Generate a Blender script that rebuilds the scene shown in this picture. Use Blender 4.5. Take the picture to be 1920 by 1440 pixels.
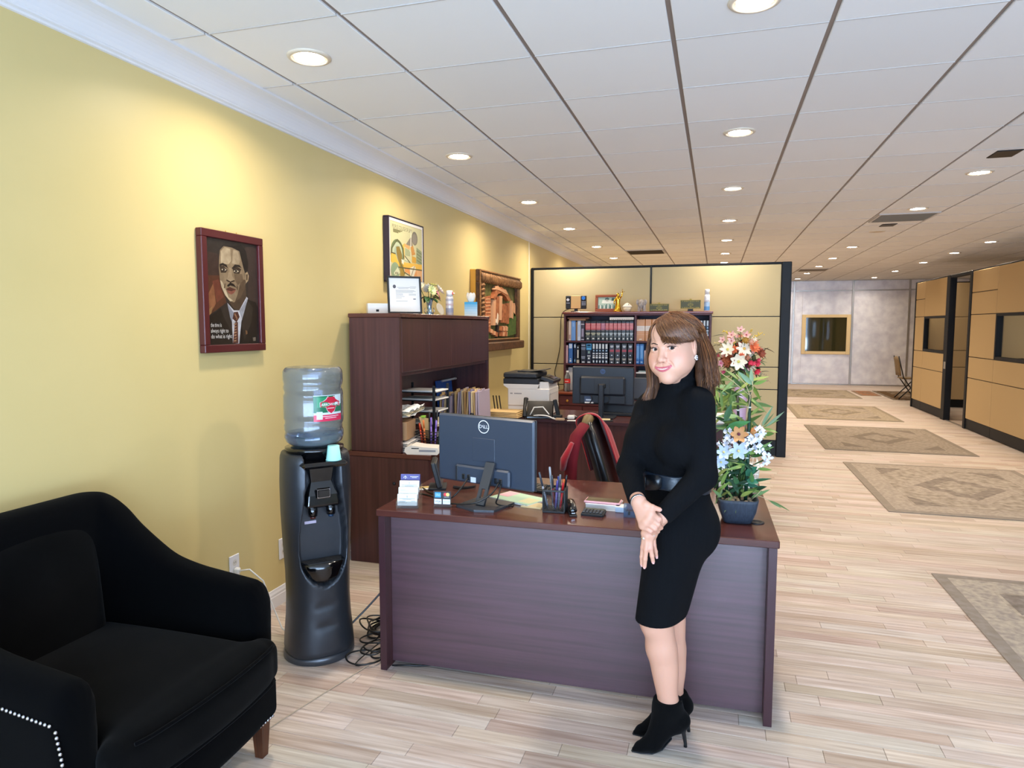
import bpy, bmesh, math, random
import numpy as np
from mathutils import Vector, Matrix
for o in list(bpy.data.objects): bpy.data.objects.remove(o)
S=bpy.context.scene; COL=S.collection
rnd=random.Random(7)
# ---------------------------------------------------------------- camera, world, daylight, exposure
YAW=math.radians(16.6913); PITCH=math.radians(4.8825)
cd=bpy.data.cameras.new('camera'); cam=bpy.data.objects.new('camera',cd); COL.objects.link(cam)
cam.location=(0,0,1.58); cam.rotation_euler=(math.pi/2-PITCH,0,YAW)
cd.sensor_width=36; cd.lens=36*1276/1920; cd.clip_start=.05; cd.clip_end=200
S.camera=cam
w=bpy.data.worlds.new('sky'); S.world=w; w.use_nodes=True
bg=w.node_tree.nodes['Background']; bg.inputs[0].default_value=(.50,.70,1,1); bg.inputs[1].default_value=1.6
def area(name,loc,rot,sx,sy,power,color,spread=180,shape='RECTANGLE'):
    l=bpy.data.lights.new(name,'AREA'); l.shape=shape; l.size=sx; l.size_y=sy; l.energy=power; l.color=color; l.spread=math.radians(spread)
    o=bpy.data.objects.new(name,l); COL.objects.link(o); o.location=loc; o.rotation_euler=rot; return o
DAY_POWER=500; CEILING_FILL_POWER=1300; LAMP_POWER=14.5; LAMP_COL=(1,.86,.68); LENS=60
area('daylight_through_storefront',(1.4,-2.0,1.45),(math.pi/2,0,0),7.2,2.5,DAY_POWER,(.50,.70,1))
area('added_ceiling_fill',(1.8,-3.2,.15),(math.radians(118),0,0),9,1.6,CEILING_FILL_POWER,(.56,.76,1))  # added area lamp low outside, tilted up to brighten the ceiling
vs=S.view_settings; vs.view_transform='Standard'; vs.look='None'; vs.gamma=1; vs.use_curve_mapping=False; vs.exposure=-0.02
S.cycles.max_bounces=8; S.cycles.diffuse_bounces=4; S.cycles.transparent_max_bounces=12; S.cycles.caustics_reflective=False; S.cycles.caustics_refractive=False
S.cycles.sample_clamp_indirect=6; S.cycles.use_denoising=True
# ---------------------------------------------------------------- materials
def lin(h):
    if isinstance(h,str):
        h=h.lstrip('#'); c=[int(h[i:i+2],16)/255 for i in (0,2,4)]
    else: c=h
    return tuple((x/12.92 if x<=.04045 else ((x+.055)/1.055)**2.4) for x in c)
def lin4(h): return lin(h)+(1,)
MATS={}
def mat(name,color='#808080',rough=.5,metal=0,spec=.5,emit=None,es=0,trans=0,ior=1.45,alpha=1,coat=0,sheen=0,bump=None,var=None,attr=False,sss=0,grain=None,aniso=0):
    """color: base; bump=(scale,strength[,stretch]) noise relief; var=(color2,scale[,stretch]) noise mix; attr: vertex colours tint"""
    if name in MATS: return MATS[name]
    m=bpy.data.materials.new(name); m.use_nodes=True; nt=m.node_tree; b=nt.nodes['Principled BSDF']; N=nt.nodes.new; L=nt.links.new
    b.inputs['Base Color'].default_value=lin4(color); b.inputs['Roughness'].default_value=rough; b.inputs['Metallic'].default_value=metal
    b.inputs['Specular IOR Level'].default_value=spec; b.inputs['IOR'].default_value=ior; b.inputs['Alpha'].default_value=alpha
    b.inputs['Transmission Weight'].default_value=trans; b.inputs['Coat Weight'].default_value=coat; b.inputs['Sheen Weight'].default_value=sheen
    b.inputs['Coat Roughness'].default_value=.12
    if aniso: b.inputs['Anisotropic'].default_value=aniso
    if sss: b.inputs['Subsurface Weight'].default_value=sss; b.inputs['Subsurface Radius'].default_value=(.010,.004,.002); b.inputs['Subsurface Scale'].default_value=1
    if emit: b.inputs['Emission Color'].default_value=lin4(emit); b.inputs['Emission Strength'].default_value=es
    src=None
    def coords(stretch):
        tc=N('ShaderNodeTexCoord'); mp=N('ShaderNodeMapping'); mp.inputs['Scale'].default_value=stretch; L(tc.outputs['Object'],mp.inputs[0]); return mp.outputs[0]
    if attr:
        a=N('ShaderNodeAttribute'); a.attribute_name='Col'; src=a.outputs[0]
    if var:
        st=var[2] if len(var)>2 else (1,1,1)
        n=N('ShaderNodeTexNoise'); n.inputs['Scale'].default_value=var[1]; n.inputs['Detail'].default_value=5; L(coords(st),n.inputs['Vector'])
        r=N('ShaderNodeMapRange'); r.inputs[1].default_value=.32; r.inputs[2].default_value=.68; L(n.outputs[0],r.inputs[0])
        mx=N('ShaderNodeMix'); mx.data_type='RGBA'; L(r.outputs[0],mx.inputs[0])
        if attr:
            mx.blend_type='MULTIPLY'; L(src,mx.inputs[6]); mx.inputs[7].default_value=lin4(var[0])
        else:
            mx.inputs[6].default_value=lin4(color); mx.inputs[7].default_value=lin4(var[0])
        src=mx.outputs[2]
    if src is not None: L(src,b.inputs['Base Color'])
    if bump:
        st=bump[2] if len(bump)>2 else (1,1,1)
        n=N('ShaderNodeTexNoise'); n.inputs['Scale'].default_value=bump[0]; n.inputs['Detail'].default_value=3; L(coords(st),n.inputs['Vector'])
        bp=N('ShaderNodeBump'); bp.inputs['Strength'].default_value=bump[1]; bp.inputs['Distance'].default_value=.002; L(n.outputs[0],bp.inputs['Height']); L(bp.outputs[0],b.inputs['Normal'])
    MATS[name]=m; return m
# ---------------------------------------------------------------- things
def props(o,label=None,cat=None,group=None,kind=None):
    if label: o['label']=label
    if cat: o['category']=cat
    if group: o['group']=group
    if kind: o['kind']=kind
    return o
def thing(name,label,cat,loc=(0,0,0),rz=0,group=None,rot=None):
    o=bpy.data.objects.new(name,None); COL.objects.link(o); o.location=loc; o.rotation_euler=rot or (0,0,rz); o.empty_display_size=.05
    return props(o,label,cat,group)
def link(name,me,parent=None,**k):
    o=bpy.data.objects.new(name,me); COL.objects.link(o)
    if parent is not None: o.parent=parent
    return props(o,**k)
def copy_tree(o,parent=None):
    c=o.copy(); COL.objects.link(c)
    if parent is not None: c.parent=parent
    for ch in list(o.children): copy_tree(ch,c)
    return c
def wmat(o):
    m=Matrix.LocRotScale(o.location,o.rotation_euler,o.scale)
    return wmat(o.parent)@m if o.parent else m
# ---------------------------------------------------------------- mesh builder
def rotm(rx=0,ry=0,rz=0): return Matrix.Rotation(rz,3,'Z')@Matrix.Rotation(ry,3,'Y')@Matrix.Rotation(rx,3,'X')
def frame(d,up=Vector((0,0,1))):
    d=Vector(d).normalized()
    if abs(d.dot(up))>.98: up=Vector((0,1,0)) if abs(d.y)<.9 else Vector((1,0,0))
    x=up.cross(d).normalized(); y=d.cross(x); return x,y,d
class MB:
    def __init__(s): s.v=[]; s.f=[]; s.sm=[]; s.c=[]; s.col=None; s.xf=None
    def add(s,vs,fs,smooth=False):
        n=len(s.v)
        if s.xf is not None: vs=[s.xf@Vector(v) for v in vs]
        s.v+= [tuple(v) for v in vs]; s.f+=[tuple(i+n for i in f) for f in fs]; s.sm+=[smooth]*len(fs); s.c+=[s.col]*len(fs); return s
    def box(s,x0,x1,y0,y1,z0,z1,bev=0,rot=None,piv=None):
        if x0>x1:x0,x1=x1,x0
        if y0>y1:y0,y1=y1,y0
        if z0>z1:z0,z1=z1,z0
        b=min(bev,.49*(x1-x0),.49*(y1-y0),.49*(z1-z0))
        if b<=0:
            vs=[(x,y,z) for x in (x0,x1) for y in (y0,y1) for z in (z0,z1)]
            fs=[(0,1,3,2),(4,6,7,5),(0,4,5,1),(2,3,7,6),(0,2,6,4),(1,5,7,3)]
        else:
            vs=[];idx={}
            for i,x in enumerate((x0,x1)):
                for j,y in enumerate((y0,y1)):
                    for k,z in enumerate((z0,z1)):
                        sx,sy,sz=(1-2*i),(1-2*j),(1-2*k)
                        idx[i,j,k,0]=len(vs);vs.append((x,y+sy*b,z+sz*b))
                        idx[i,j,k,1]=len(vs);vs.append((x+sx*b,y,z+sz*b))
                        idx[i,j,k,2]=len(vs);vs.append((x+sx*b,y+sy*b,z))
            fs=[]
            for a in range(3):
                o=[t for t in range(3) if t!=a]
                for e in (0,1):
                    q=[]
                    for p,r in ((0,0),(1,0),(1,1),(0,1)):
                        k=[0,0,0];k[a]=e;k[o[0]]=p;k[o[1]]=r;q.append(idx[k[0],k[1],k[2],a])
                    flip=(e==0)!=(a==1)
                    fs.append(tuple(q[::-1]) if flip else tuple(q))
                for p in (0,1):
                    for r in (0,1):
                        k0=[0,0,0];k1=[0,0,0];k0[o[0]]=k1[o[0]]=p;k0[o[1]]=k1[o[1]]=r;k1[a]=1
                        fs.append((idx[(*k0,o[0])],idx[(*k1,o[0])],idx[(*k1,o[1])],idx[(*k0,o[1])]))
            for i in (0,1):
                for j in (0,1):
                    for k in (0,1): fs.append((idx[i,j,k,0],idx[i,j,k,1],idx[i,j,k,2]))
        if rot is not None:
            p=Vector(piv or ((x0+x1)/2,(y0+y1)/2,(z0+z1)/2)); vs=[p+rot@(Vector(v)-p) for v in vs]
        return s.add(vs,fs)
    def tube(s,pts,r,n=8,caps=True,smooth=True,flat=1,up=Vector((0,0,1))):
        P=[Vector(p) for p in pts]; R=r if hasattr(r,'__len__') else [r]*len(P); vs=[];fs=[]
        x=None
        for i,p in enumerate(P):
            d=(P[min(i+1,len(P)-1)]-P[max(i-1,0)])
            if d.length<1e-9: d=Vector((0,0,1))
            d.normalize()
            if x is None: x,y,_=frame(d,up)
            else:
                x=x-d*x.dot(d)
                if x.length<1e-6: x,y,_=frame(d,up)
                x.normalize(); y=d.cross(x)
            for k in range(n):
                a=2*math.pi*k/n; vs.append(p+(x*math.cos(a)+y*math.sin(a)*flat)*R[i])
        for i in range(len(P)-1):
            for k in range(n):
                k2=(k+1)%n; fs.append((i*n+k,i*n+k2,(i+1)*n+k2,(i+1)*n+k))
        if caps: fs.append(tuple(range(n))[::-1]); fs.append(tuple((len(P)-1)*n+k for k in range(n)))
        return s.add(vs,fs,smooth)
    def lathe(s,prof,c=(0,0,0),n=24,smooth=True,sx=1,sy=1,caps=True,rot=None):
        c=Vector(c);vs=[];fs=[];m=len(prof)
        for r,z in prof:
            for k in range(n):
                a=2*math.pi*k/n; p=Vector((r*math.cos(a)*sx,r*math.sin(a)*sy,z)); vs.append(c+(rot@p if rot is not None else p))
        for i in range(m-1):
            for k in range(n):
                k2=(k+1)%n; fs.append((i*n+k,i*n+k2,(i+1)*n+k2,(i+1)*n+k))
        if caps:
            if prof[0][0]>1e-6: fs.append(tuple(range(n))[::-1])
            if prof[-1][0]>1e-6: fs.append(tuple((m-1)*n+k for k in range(n)))
        return s.add(vs,fs,smooth)
    def loft(s,rings,closed=True,caps=True,smooth=True):
        n=len(rings[0]);vs=[p for r in rings for p in r];fs=[]
        for i in range(len(rings)-1):
            for k in range(n if closed else n-1):
                k2=(k+1)%n; fs.append((i*n+k,i*n+k2,(i+1)*n+k2,(i+1)*n+k))
        if caps and closed: fs.append(tuple(range(n))[::-1]); fs.append(tuple((len(rings)-1)*n+k for k in range(n)))
        return s.add(vs,fs,smooth)
    def prism(s,poly,h,o=(0,0,0),ax=(1,0,0),ay=(0,1,0),smooth=False):
        """polygon in plane (ax,ay) at o extruded by h along ax x ay"""
        o=Vector(o);ax=Vector(ax);ay=Vector(ay);nz=ax.cross(ay).normalized();n=len(poly)
        a=[o+ax*p[0]+ay*p[1] for p in poly]; b=[p+nz*h for p in a]
        fs=[tuple(range(n))[::-1],tuple(range(n,2*n))]+[(i,(i+1)%n,n+(i+1)%n,n+i) for i in range(n)]
        return s.add(a+b,fs,smooth)
    def poly(s,pts,o=(0,0,0),ax=(1,0,0),ay=(0,1,0)):
        o=Vector(o);ax=Vector(ax);ay=Vector(ay); return s.add([o+ax*p[0]+ay*p[1] for p in pts],[tuple(range(len(pts)))])
    def grid(s,P,smooth=True,closed_u=False):
        """P[i][j] points"""
        m=len(P);n=len(P[0]);vs=[p for r in P for p in r];fs=[]
        for i in range(m-1):
            for j in range(n if closed_u else n-1):
                j2=(j+1)%n; fs.append((i*n+j,i*n+j2,(i+1)*n+j2,(i+1)*n+j))
        return s.add(vs,fs,smooth)
    def sphere(s,c,r,n=12,m=8,sx=1,sy=1,sz=1):
        prof=[(r*math.sin(math.pi*i/m)*1.0,-r*math.cos(math.pi*i/m)*sz) for i in range(m+1)]; prof[0]=(1e-7,prof[0][1]); prof[-1]=(1e-7,prof[-1][1])
        return s.lathe(prof,c,n,True,sx,sy,False)
    def mesh(s,name,mt):
        me=bpy.data.meshes.new(name); me.from_pydata(s.v,[],s.f)
        if s.f:
            me.polygons.foreach_set('use_smooth',s.sm)
            if any(c is not None for c in s.c):
                a=me.color_attributes.new('Col','FLOAT_COLOR','CORNER'); arr=[]
                for p,c in zip(s.f,s.c):
                    q=list(c)+[1] if c is not None else [1,1,1,1]
                    arr+=q*len(p)
                a.data.foreach_set('color',arr)
        me.materials.append(mt); me.update(); return me
    def obj(s,name,mt,parent=None,world=False,**k):
        if world and parent is not None:
            im=wmat(parent).inverted(); s.v=[tuple(im@Vector(v)) for v in s.v]
        return link(name,s.mesh(name,mt),parent,**k)
def bx(name,mt,parent,x0,x1,y0,y1,z0,z1,bev=.002,rot=None,world=False,**k):
    return MB().box(x0,x1,y0,y1,z0,z1,bev,rot).obj(name,mt,parent,world,**k)
_FC=[None]
def text_mesh(txt,size,align='CENTER'):
    c=bpy.data.curves.new('lettering','FONT'); c.body=txt; c.size=size; c.align_x=align; c.align_y='CENTER'; c.resolution_u=3
    o=bpy.data.objects.new('lettering',c); me=bpy.data.meshes.new_from_object(o); bpy.data.objects.remove(o); bpy.data.curves.remove(c); return me
def text(mb,txt,size,o,ax,ay,align='CENTER',squash=1,maxw=None):
    """flat lettering added to a builder"""
    me=text_mesh(txt,size,align); o=Vector(o);ax=Vector(ax).normalized();ay=Vector(ay).normalized()
    if maxw:
        xs=[v.co.x for v in me.vertices]
        if xs and (max(xs)-min(xs))>0: squash=min(squash,maxw/(max(xs)-min(xs)))
    vs=[o+ax*v.co.x*squash+ay*v.co.y for v in me.vertices]; fs=[tuple(p.vertices) for p in me.polygons]
    mb.add(vs,fs); bpy.data.meshes.remove(me); return mb
# ---------------------------------------------------------------- distance fields -> surface nets
class SDF:
    def __init__(s,lo,hi,h):
        s.h=h; s.lo=np.array(lo,np.float32); s.n=np.ceil((np.array(hi)-np.array(lo))/h).astype(int)+1
        s.f=np.full(s.n,.08,np.float32); s.ax=[(s.lo[i]+h*np.arange(s.n[i])).astype(np.float32) for i in range(3)]
    def _win(s,c0,c1,m):
        sl=[];g=[]
        for i in range(3):
            a=max(0,int((c0[i]-m-s.lo[i])/s.h)); b=min(s.n[i],int((c1[i]+m-s.lo[i])/s.h)+2)
            if b<=a: return None,None
            sl.append(slice(a,b)); g.append(s.ax[i][a:b])
        return tuple(sl),np.meshgrid(*g,indexing='ij',sparse=True)
    def _mix(s,sl,d,k,op):
        f=s.f[sl]
        if op=='+':
            if k>0: t=np.clip(.5+.5*(f-d)/k,0,1); s.f[sl]=f+(d-f)*t-k*t*(1-t)
            else: s.f[sl]=np.minimum(f,d)
        elif op=='-':
            d=-d
            if k>0: t=np.clip(.5-.5*(f-d)/k,0,1); s.f[sl]=f+(d-f)*t+k*t*(1-t)
            else: s.f[sl]=np.maximum(f,d)
    def cap(s,a,b,ra,rb,k=.02,op='+',sq=None):
        """round cone; sq=(axis,scale) squashes it along axis"""
        a=np.array(a,np.float32);b=np.array(b,np.float32);r=max(ra,rb)
        sl,g=s._win(np.minimum(a,b),np.maximum(a,b),r+max(k,.02)+.015)
        if sl is None: return s
        q=[g[i]-a[i] for i in range(3)]; ba=b-a
        if sq is not None:
            n=np.array(sq[0],np.float32);n/=np.linalg.norm(n);e=1/sq[1]-1
            dn=q[0]*n[0]+q[1]*n[1]+q[2]*n[2]; q=[q[i]+n[i]*dn*e for i in range(3)]; ba=ba+n*np.dot(ba,n)*e
        t=np.clip((q[0]*ba[0]+q[1]*ba[1]+q[2]*ba[2])/max(1e-9,float(ba@ba)),0,1)
        d=np.sqrt((q[0]-t*ba[0])**2+(q[1]-t*ba[1])**2+(q[2]-t*ba[2])**2)-(ra+(rb-ra)*t)
        if sq is not None: d=d*(.5+.5*sq[1])
        s._mix(sl,d,k,op); return s
    def ell(s,c,r,k=.02,op='+',R=None):
        """ellipsoid; R 3x3 with local axes as columns"""
        c=np.array(c,np.float32);r=np.array(r,np.float32);R=np.eye(3,dtype=np.float32) if R is None else np.array(R,np.float32)
        ext=np.sqrt(((R*r)**2).sum(1)); sl,g=s._win(c-ext,c+ext,max(k,.02)+.015)
        if sl is None: return s
        p=[g[i]-c[i] for i in range(3)]
        l=[p[0]*R[0,j]+p[1]*R[1,j]+p[2]*R[2,j] for j in range(3)]
        k0=np.sqrt((l[0]/r[0])**2+(l[1]/r[1])**2+(l[2]/r[2])**2); k1=np.sqrt((l[0]/r[0]**2)**2+(l[1]/r[1]**2)**2+(l[2]/r[2]**2)**2)+1e-9
        s._mix(sl,k0*(k0-1)/k1,k,op); return s
    def cut(s,p,n,k=0):
        """keep the side where (x-p).n<0"""
        p=np.array(p,np.float32);n=np.array(n,np.float32);n/=np.linalg.norm(n)
        g=np.meshgrid(*s.ax,indexing='ij',sparse=True); d=(g[0]-p[0])*n[0]+(g[1]-p[1])*n[1]+(g[2]-p[2])*n[2]
        if k>0:
            t=np.clip(.5-.5*(s.f-d)/k,0,1); s.f=s.f+(d-s.f)*t+k*t*(1-t)
        else: s.f=np.maximum(s.f,d)
        return s
    def net(s):
        f=s.f.copy(); f[0]=f[-1]=.05; f[:,0]=f[:,-1]=.05; f[:,:,0]=f[:,:,-1]=.05
        neg=f<0; n=s.n-1
        cnt=np.zeros(n,np.int8)
        for i in (0,1):
            for j in (0,1):
                for k in (0,1): cnt+=neg[i:i+n[0],j:j+n[1],k:k+n[2]]
        I=np.argwhere((cnt>0)&(cnt<8)); idx=np.full(n,-1,np.int64); idx[I[:,0],I[:,1],I[:,2]]=np.arange(len(I))
        C={}
        for i in (0,1):
            for j in (0,1):
                for k in (0,1): C[i,j,k]=f[I[:,0]+i,I[:,1]+j,I[:,2]+k]
        acc=np.zeros((len(I),3));w_=np.zeros(len(I))
        ks=list(C)
        for a in ks:
            for ax in range(3):
                if a[ax]==0:
                    b=list(a);b[ax]=1;b=tuple(b); x=(C[a]<0)!=(C[b]<0); t=C[a]/np.where(x,C[a]-C[b],1)
                    p=np.tile(np.array(a,float),(len(I),1)); p[:,ax]+=t; acc[x]+=p[x]; w_[x]+=1
        V=s.lo+s.h*(I+acc/w_[:,None]); F=[]
        for ax in range(3):
            o=[(ax+1)%3,(ax+2)%3]
            A=neg; sl0=[slice(None)]*3; sl1=[slice(None)]*3; sl0[ax]=slice(0,-1); sl1[ax]=slice(1,None)
            a0=A[tuple(sl0)];a1=A[tuple(sl1)]
            for sgn in (0,1):
                E=np.argwhere((a0 & ~a1) if sgn==0 else (~a0 & a1))
                if not len(E): continue
                q=[]
                for du,dv in ((0,0),(-1,0),(-1,-1),(0,-1)):
                    e=E.copy(); e[:,o[0]]+=du; e[:,o[1]]+=dv; q.append(idx[e[:,0],e[:,1],e[:,2]])
                q=np.stack(q,1); F.append(q if sgn==0 else q[:,::-1])
        return V,np.concatenate(F)
def np_mesh(name,V,F,mt,smooth=True,colors=None):
    me=bpy.data.meshes.new(name); V=np.ascontiguousarray(V,np.float32); n=F.shape[1]
    me.vertices.add(len(V)); me.vertices.foreach_set('co',V.ravel()); me.loops.add(F.size); me.loops.foreach_set('vertex_index',F.ravel().astype(np.int32))
    me.polygons.add(len(F)); me.polygons.foreach_set('loop_start',np.arange(0,F.size,n,dtype=np.int32)); me.polygons.foreach_set('loop_total',np.full(len(F),n,np.int32))
    me.polygons.foreach_set('use_smooth',np.full(len(F),smooth)); me.update(calc_edges=True); me.validate()
    if colors is not None:
        a=me.color_attributes.new('Col','FLOAT_COLOR','POINT'); c=np.ones((len(V),4),np.float32); c[:,:3]=colors; a.data.foreach_set('color',c.ravel())
    me.materials.append(mt); return me
def relax(V,F,it=2,lam=.5):
    for _ in range(it):
        acc=np.zeros_like(V);c=np.zeros(len(V))
        for i in range(4):
            a=F[:,i];b=F[:,(i+1)%4]; np.add.at(acc,a,V[b]);np.add.at(acc,b,V[a]);np.add.at(c,a,1);np.add.at(c,b,1)
        V=V+lam*(acc/c[:,None]-V)
    return V
# ================================================================ SETTING
M_wall=mat('yellow_paint','#D5C289',.42,spec=.35,bump=(60,.06),var=('#D1BE84',1.5))
M_white=mat('white_trim_paint','#E4E3E6',.4)
M_tile=mat('ceiling_tile','#F2F1F0',.9,bump=(500,.25),attr=True,var=('#FFFFFF',3))
M_tbar=mat('ceiling_grid_metal','#8A7D75',.5)
M_tbar2=mat('ceiling_cross_tee','#C2BEBC',.6)
M_floor=mat('floor_plank','#D8C0A0',.42,spec=.35,attr=True,var=('#D4CAC2',2.2,(1.2,26,1)),bump=(30,.06,(1,20,1)))
M_dark=mat('dark_metal','#131417',.5,spec=.25)
M_fabric=mat('panel_fabric','#BBAE8B',.95,bump=(900,.2),spec=.2)
M_fabric2=mat('cubicle_fabric','#BCA27A',.95,bump=(900,.2),spec=.2)
M_foil=mat('foil_insulation','#F4F3F6',.42,metal=.35,bump=(38,1.0,(1,1,2.2)),var=('#DAD8E0',5))
M_alu=mat('aluminium_tape','#B9B5B0',.35,metal=.8)
M_glass=mat('window_glass','#E8F0F4',.02,trans=1,ior=1.02,alpha=.25)
M_con=mat('concrete_apron','#8d8c88',.9,bump=(20,.3))
WX=-2.355; CZ=2.78; YE=19.95; XR=7.5; YF=-1.8
MB().box(WX-.15,WX,YF,YE+.1,0,CZ+.1).obj('wall_left',M_wall,kind='structure')
MB().box(XR,XR+.15,YF,YE+.1,0,CZ+.1).obj('wall_right',M_wall,kind='structure')
MB().box(-14,20,-16,YF-.05,-.25,-.1).obj('pavement_outside',M_con,kind='structure')
# back wall: foil panels between metal battens, one pass-through window
wb=MB().box(WX,XR,YE,YE+.15,0,CZ+.1).obj('wall_back',M_alu,kind='structure')
xs=[-2.35,-.9,.55,1.98,3.43,4.76,6.1,7.45]
for a,b in zip(xs,xs[1:]):
    for z0,z1 in ((.03,2.50),(2.53,2.77)):
        if a==1.98 and z0<1:
            for q in ((a+.02,2.20,.03,2.5),(3.40,b-.02,.03,2.5),(2.20,3.40,.03,.82),(2.20,3.40,1.86,2.5)):
                bx('foil_panel',M_foil,wb,q[0],q[1],YE-.02,YE+.001,q[2],q[3],.004)
        else: bx('foil_panel',M_foil,wb,a+.02,b-.02,YE-.02,YE+.001,z0,z1,.004)
    bx('batten',M_alu,wb,b-.025,b+.025,YE-.035,YE,0,2.78,.004)
wn=thing('window_2',None,None,(2.8,YE,1.35)); wn['kind']='structure'
M_cream=mat('cream_trim','#E6CFA0',.5)
for q in ((-.6,-.5,-.53,.53),(.5,.6,-.53,.53),(-.5,.5,.45,.53),(-.5,.5,-.53,-.45)): bx('window_frame',M_cream,wn,q[0],q[1],-.06,-.015,q[2],q[3],.006)
bx('pane',mat('dark_tinted_glass','#34331f',.04,spec=.9),wn,-.5,.5,-.03,-.022,-.45,.45,0)
# storefront behind the camera: glazing between mullions
wf=thing('wall_front',None,None,(0,YF,0)); wf['kind']='structure'
bx('sill_wall',M_wall,wf,WX,XR,-.1,.0,0,.25,0); bx('header',M_wall,wf,WX,XR,-.1,0,2.68,2.9,0)
for i,x in enumerate((-2.3,-.9,.9,2.7,4.5,6.0,7.45)): bx('mullion',M_dark,wf,x-.035,x+.035,-.1,0,.25,2.68,.004)
w1=thing('window_1',None,None,(0,YF,.25)); w1['kind']='structure'
for a,b in zip((-2.3,-.9,.9,2.7,4.5,6.0),(-.9,.9,2.7,4.5,6.0,7.45)): bx('pane',M_glass,w1,a+.035,b-.035,-.056,-.05,0,2.43,0)
# floor
fl=MB().box(WX-.1,XR+.1,YF-.1,YE+.1,-.12,-.004).obj('floor',mat('floor_joint','#8c7458',.8),kind='structure')
def tone(r):
    t=r.random(); a=np.array(lin('#D8C9BD'));b=np.array(lin('#C2AEA0'));c=np.array(lin('#E2D7CE'))
    if t<.68: q=a+(c-a)*r.random()*.8
    else: q=a+(b-a)*r.random()*.85
    return tuple(float(x)*(.97+.06*r.random()) for x in q)
PWD=.080; fr=random.Random(3)
far=MB(); nplank=0
y=-1.75; row=0
def hid(x0,x1,y0,y1):
    px=[]
    for X in (x0,x1):
        for Y in (y0,y1):
            dx=X*math.cos(YAW)+Y*math.sin(YAW); dy=-X*math.sin(YAW)+Y*math.cos(YAW); dz=-1.58
            zz=dy*math.cos(PITCH)-dz*math.sin(PITCH); yy=dz*math.cos(PITCH)+dy*math.sin(PITCH)
            if zz<.2: px.append((9e3,9e3)); continue
            px.append((960+1276*dx/zz,720-1276*yy/zz))
    return max(p[0] for p in px)<-10 or min(p[0] for p in px)>1930 or min(p[1] for p in px)>1460
while y<YE:
    x=WX-fr.random()*.7
    while x<(5.2 if y>4.4 else 4.2) and x<XR:
        Lp=.36+fr.random()*.62; x1=x+Lp; a=max(x,WX+.003); b=min(x1,XR)
        if b-a>.02:
            c=tone(fr)
            vis=not hid(a,b,y,y+PWD)
            if y<4.35 and vis:
                mb=MB();mb.col=c;mb.box(a+.0006,b-.0006,y+.0006,y+PWD-.0006,-.004,0,.0012); mb.obj('plank',M_floor,fl); nplank+=1
            else:
                far.col=c
                if y>=4.35: far.box(a+.0008,b-.0008,y+.0008,y+PWD-.0008,-.003,0,0)
                else: far.add([(a+.0008,y+.0008,0),(b-.0008,y+.0008,0),(b-.0008,y+PWD-.0008,0),(a+.0008,y+PWD-.0008,0)],[(0,1,2,3)])
        x=x1
    y+=PWD; row+=1
far.obj('distant_planks',M_floor,fl,kind='stuff')
# ceiling: tegular tiles hung in a grid
ce=MB().box(WX-.1,XR+.1,YF-.1,YE+.1,CZ+.022,CZ+.12).obj('ceiling',mat('plenum','#77726c',.9),kind='structure')
X0=-.205; TX=.614; Y0=2.44; TY=.6125
lines=[X0+TX*k for k in range(-4,14)]
tb=[]
for X in lines:
    if WX<X<XR: bx('main_runner',M_tbar,ce,X-.012,X+.012,YF,YE,CZ+.010,CZ+.024,0)
ct=MB()
for j in range(-8,31):
    Y=Y0+TY*j
    if YF<Y<YE:
        for k in range(-4,14):
            a=max(X0+TX*k,WX)+.011; b=min(X0+TX*(k+1),XR)-.011
            if b>a: ct.box(a,b,Y-.0036,Y+.0036,CZ-.0014,CZ+.018)
ct.obj('cross_tees',M_tbar2,ce,kind='stuff')  # tees sit proud of the tiles; their grey stands in for the shadow gap
rest=MB(); nt=0; tr=random.Random(5)
for k in range(-4,14):
    for j in range(-8,31):
        a=max(X0+TX*k,WX)+.010; b=min(X0+TX*(k+1),XR)-.010; c=max(Y0+TY*j,YF)+.0022; d=min(Y0+TY*(j+1),YE)-.0022
        if b-a<.05 or d-c<.05: continue
        g=.86+.05*tr.random(); col=(g*.93,g*.93,g*.945); z=CZ+tr.random()*.0012
        show=(1.2<c<9.4) and a<.37*d+.75
        if show:
            mb=MB();mb.col=col;mb.box(a,b,c,d,z,z+.016,.003).obj('ceiling_tile',M_tile,ce); nt+=1
        else: rest.col=col; rest.box(a,b,c,d,z,z+.016,0)
rest.obj('distant_tiles',M_tile,ce,kind='stuff')
# crown moulding and baseboard on the yellow wall
def profile_run(name,prof,y0,y1,m,parent=None,**k):
    P=[[(WX+p[0],y,p[1]) for p in prof] for y in (y0,y1)]
    mb=MB(); mb.loft([P[1],P[0]],closed=True,caps=True,smooth=False); return mb.obj(name,m,parent,**k)
arc=[(0,2.785),(.124,2.785),(.124,2.768),(.112,2.766)]+[(.112-.085*math.sin(t)*1.0-.0,2.764-.078*(1-math.cos(t))) for t in [math.pi/2*i/7 for i in range(1,8)]]+[(.024,2.684),(.024,2.676),(.012,2.672),(.010,2.664),(0,2.662)]
cm=thing('trim_1',None,None,(0,0,0)); cm['kind']='structure'
ys=[YF,4.75,8.62,14,YE]
for a,b in zip(ys,ys[1:]): profile_run('crown_moulding',arc,a+.0008,b-.0008,M_white,cm)
base=[(0,0),(.016,0),(.016,.062),(.013,.066),(.013,.078),(.008,.088),(.006,.098),(0,.1)]
profile_run('baseboard_left',base,YF,YE,M_white,kind='structure')
MB().box(WX,WX+.006,8.60,8.632,0,2.66,.002).obj('trim_2',mat('white_seam','#EFE7CF',.5),kind='structure')
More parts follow.
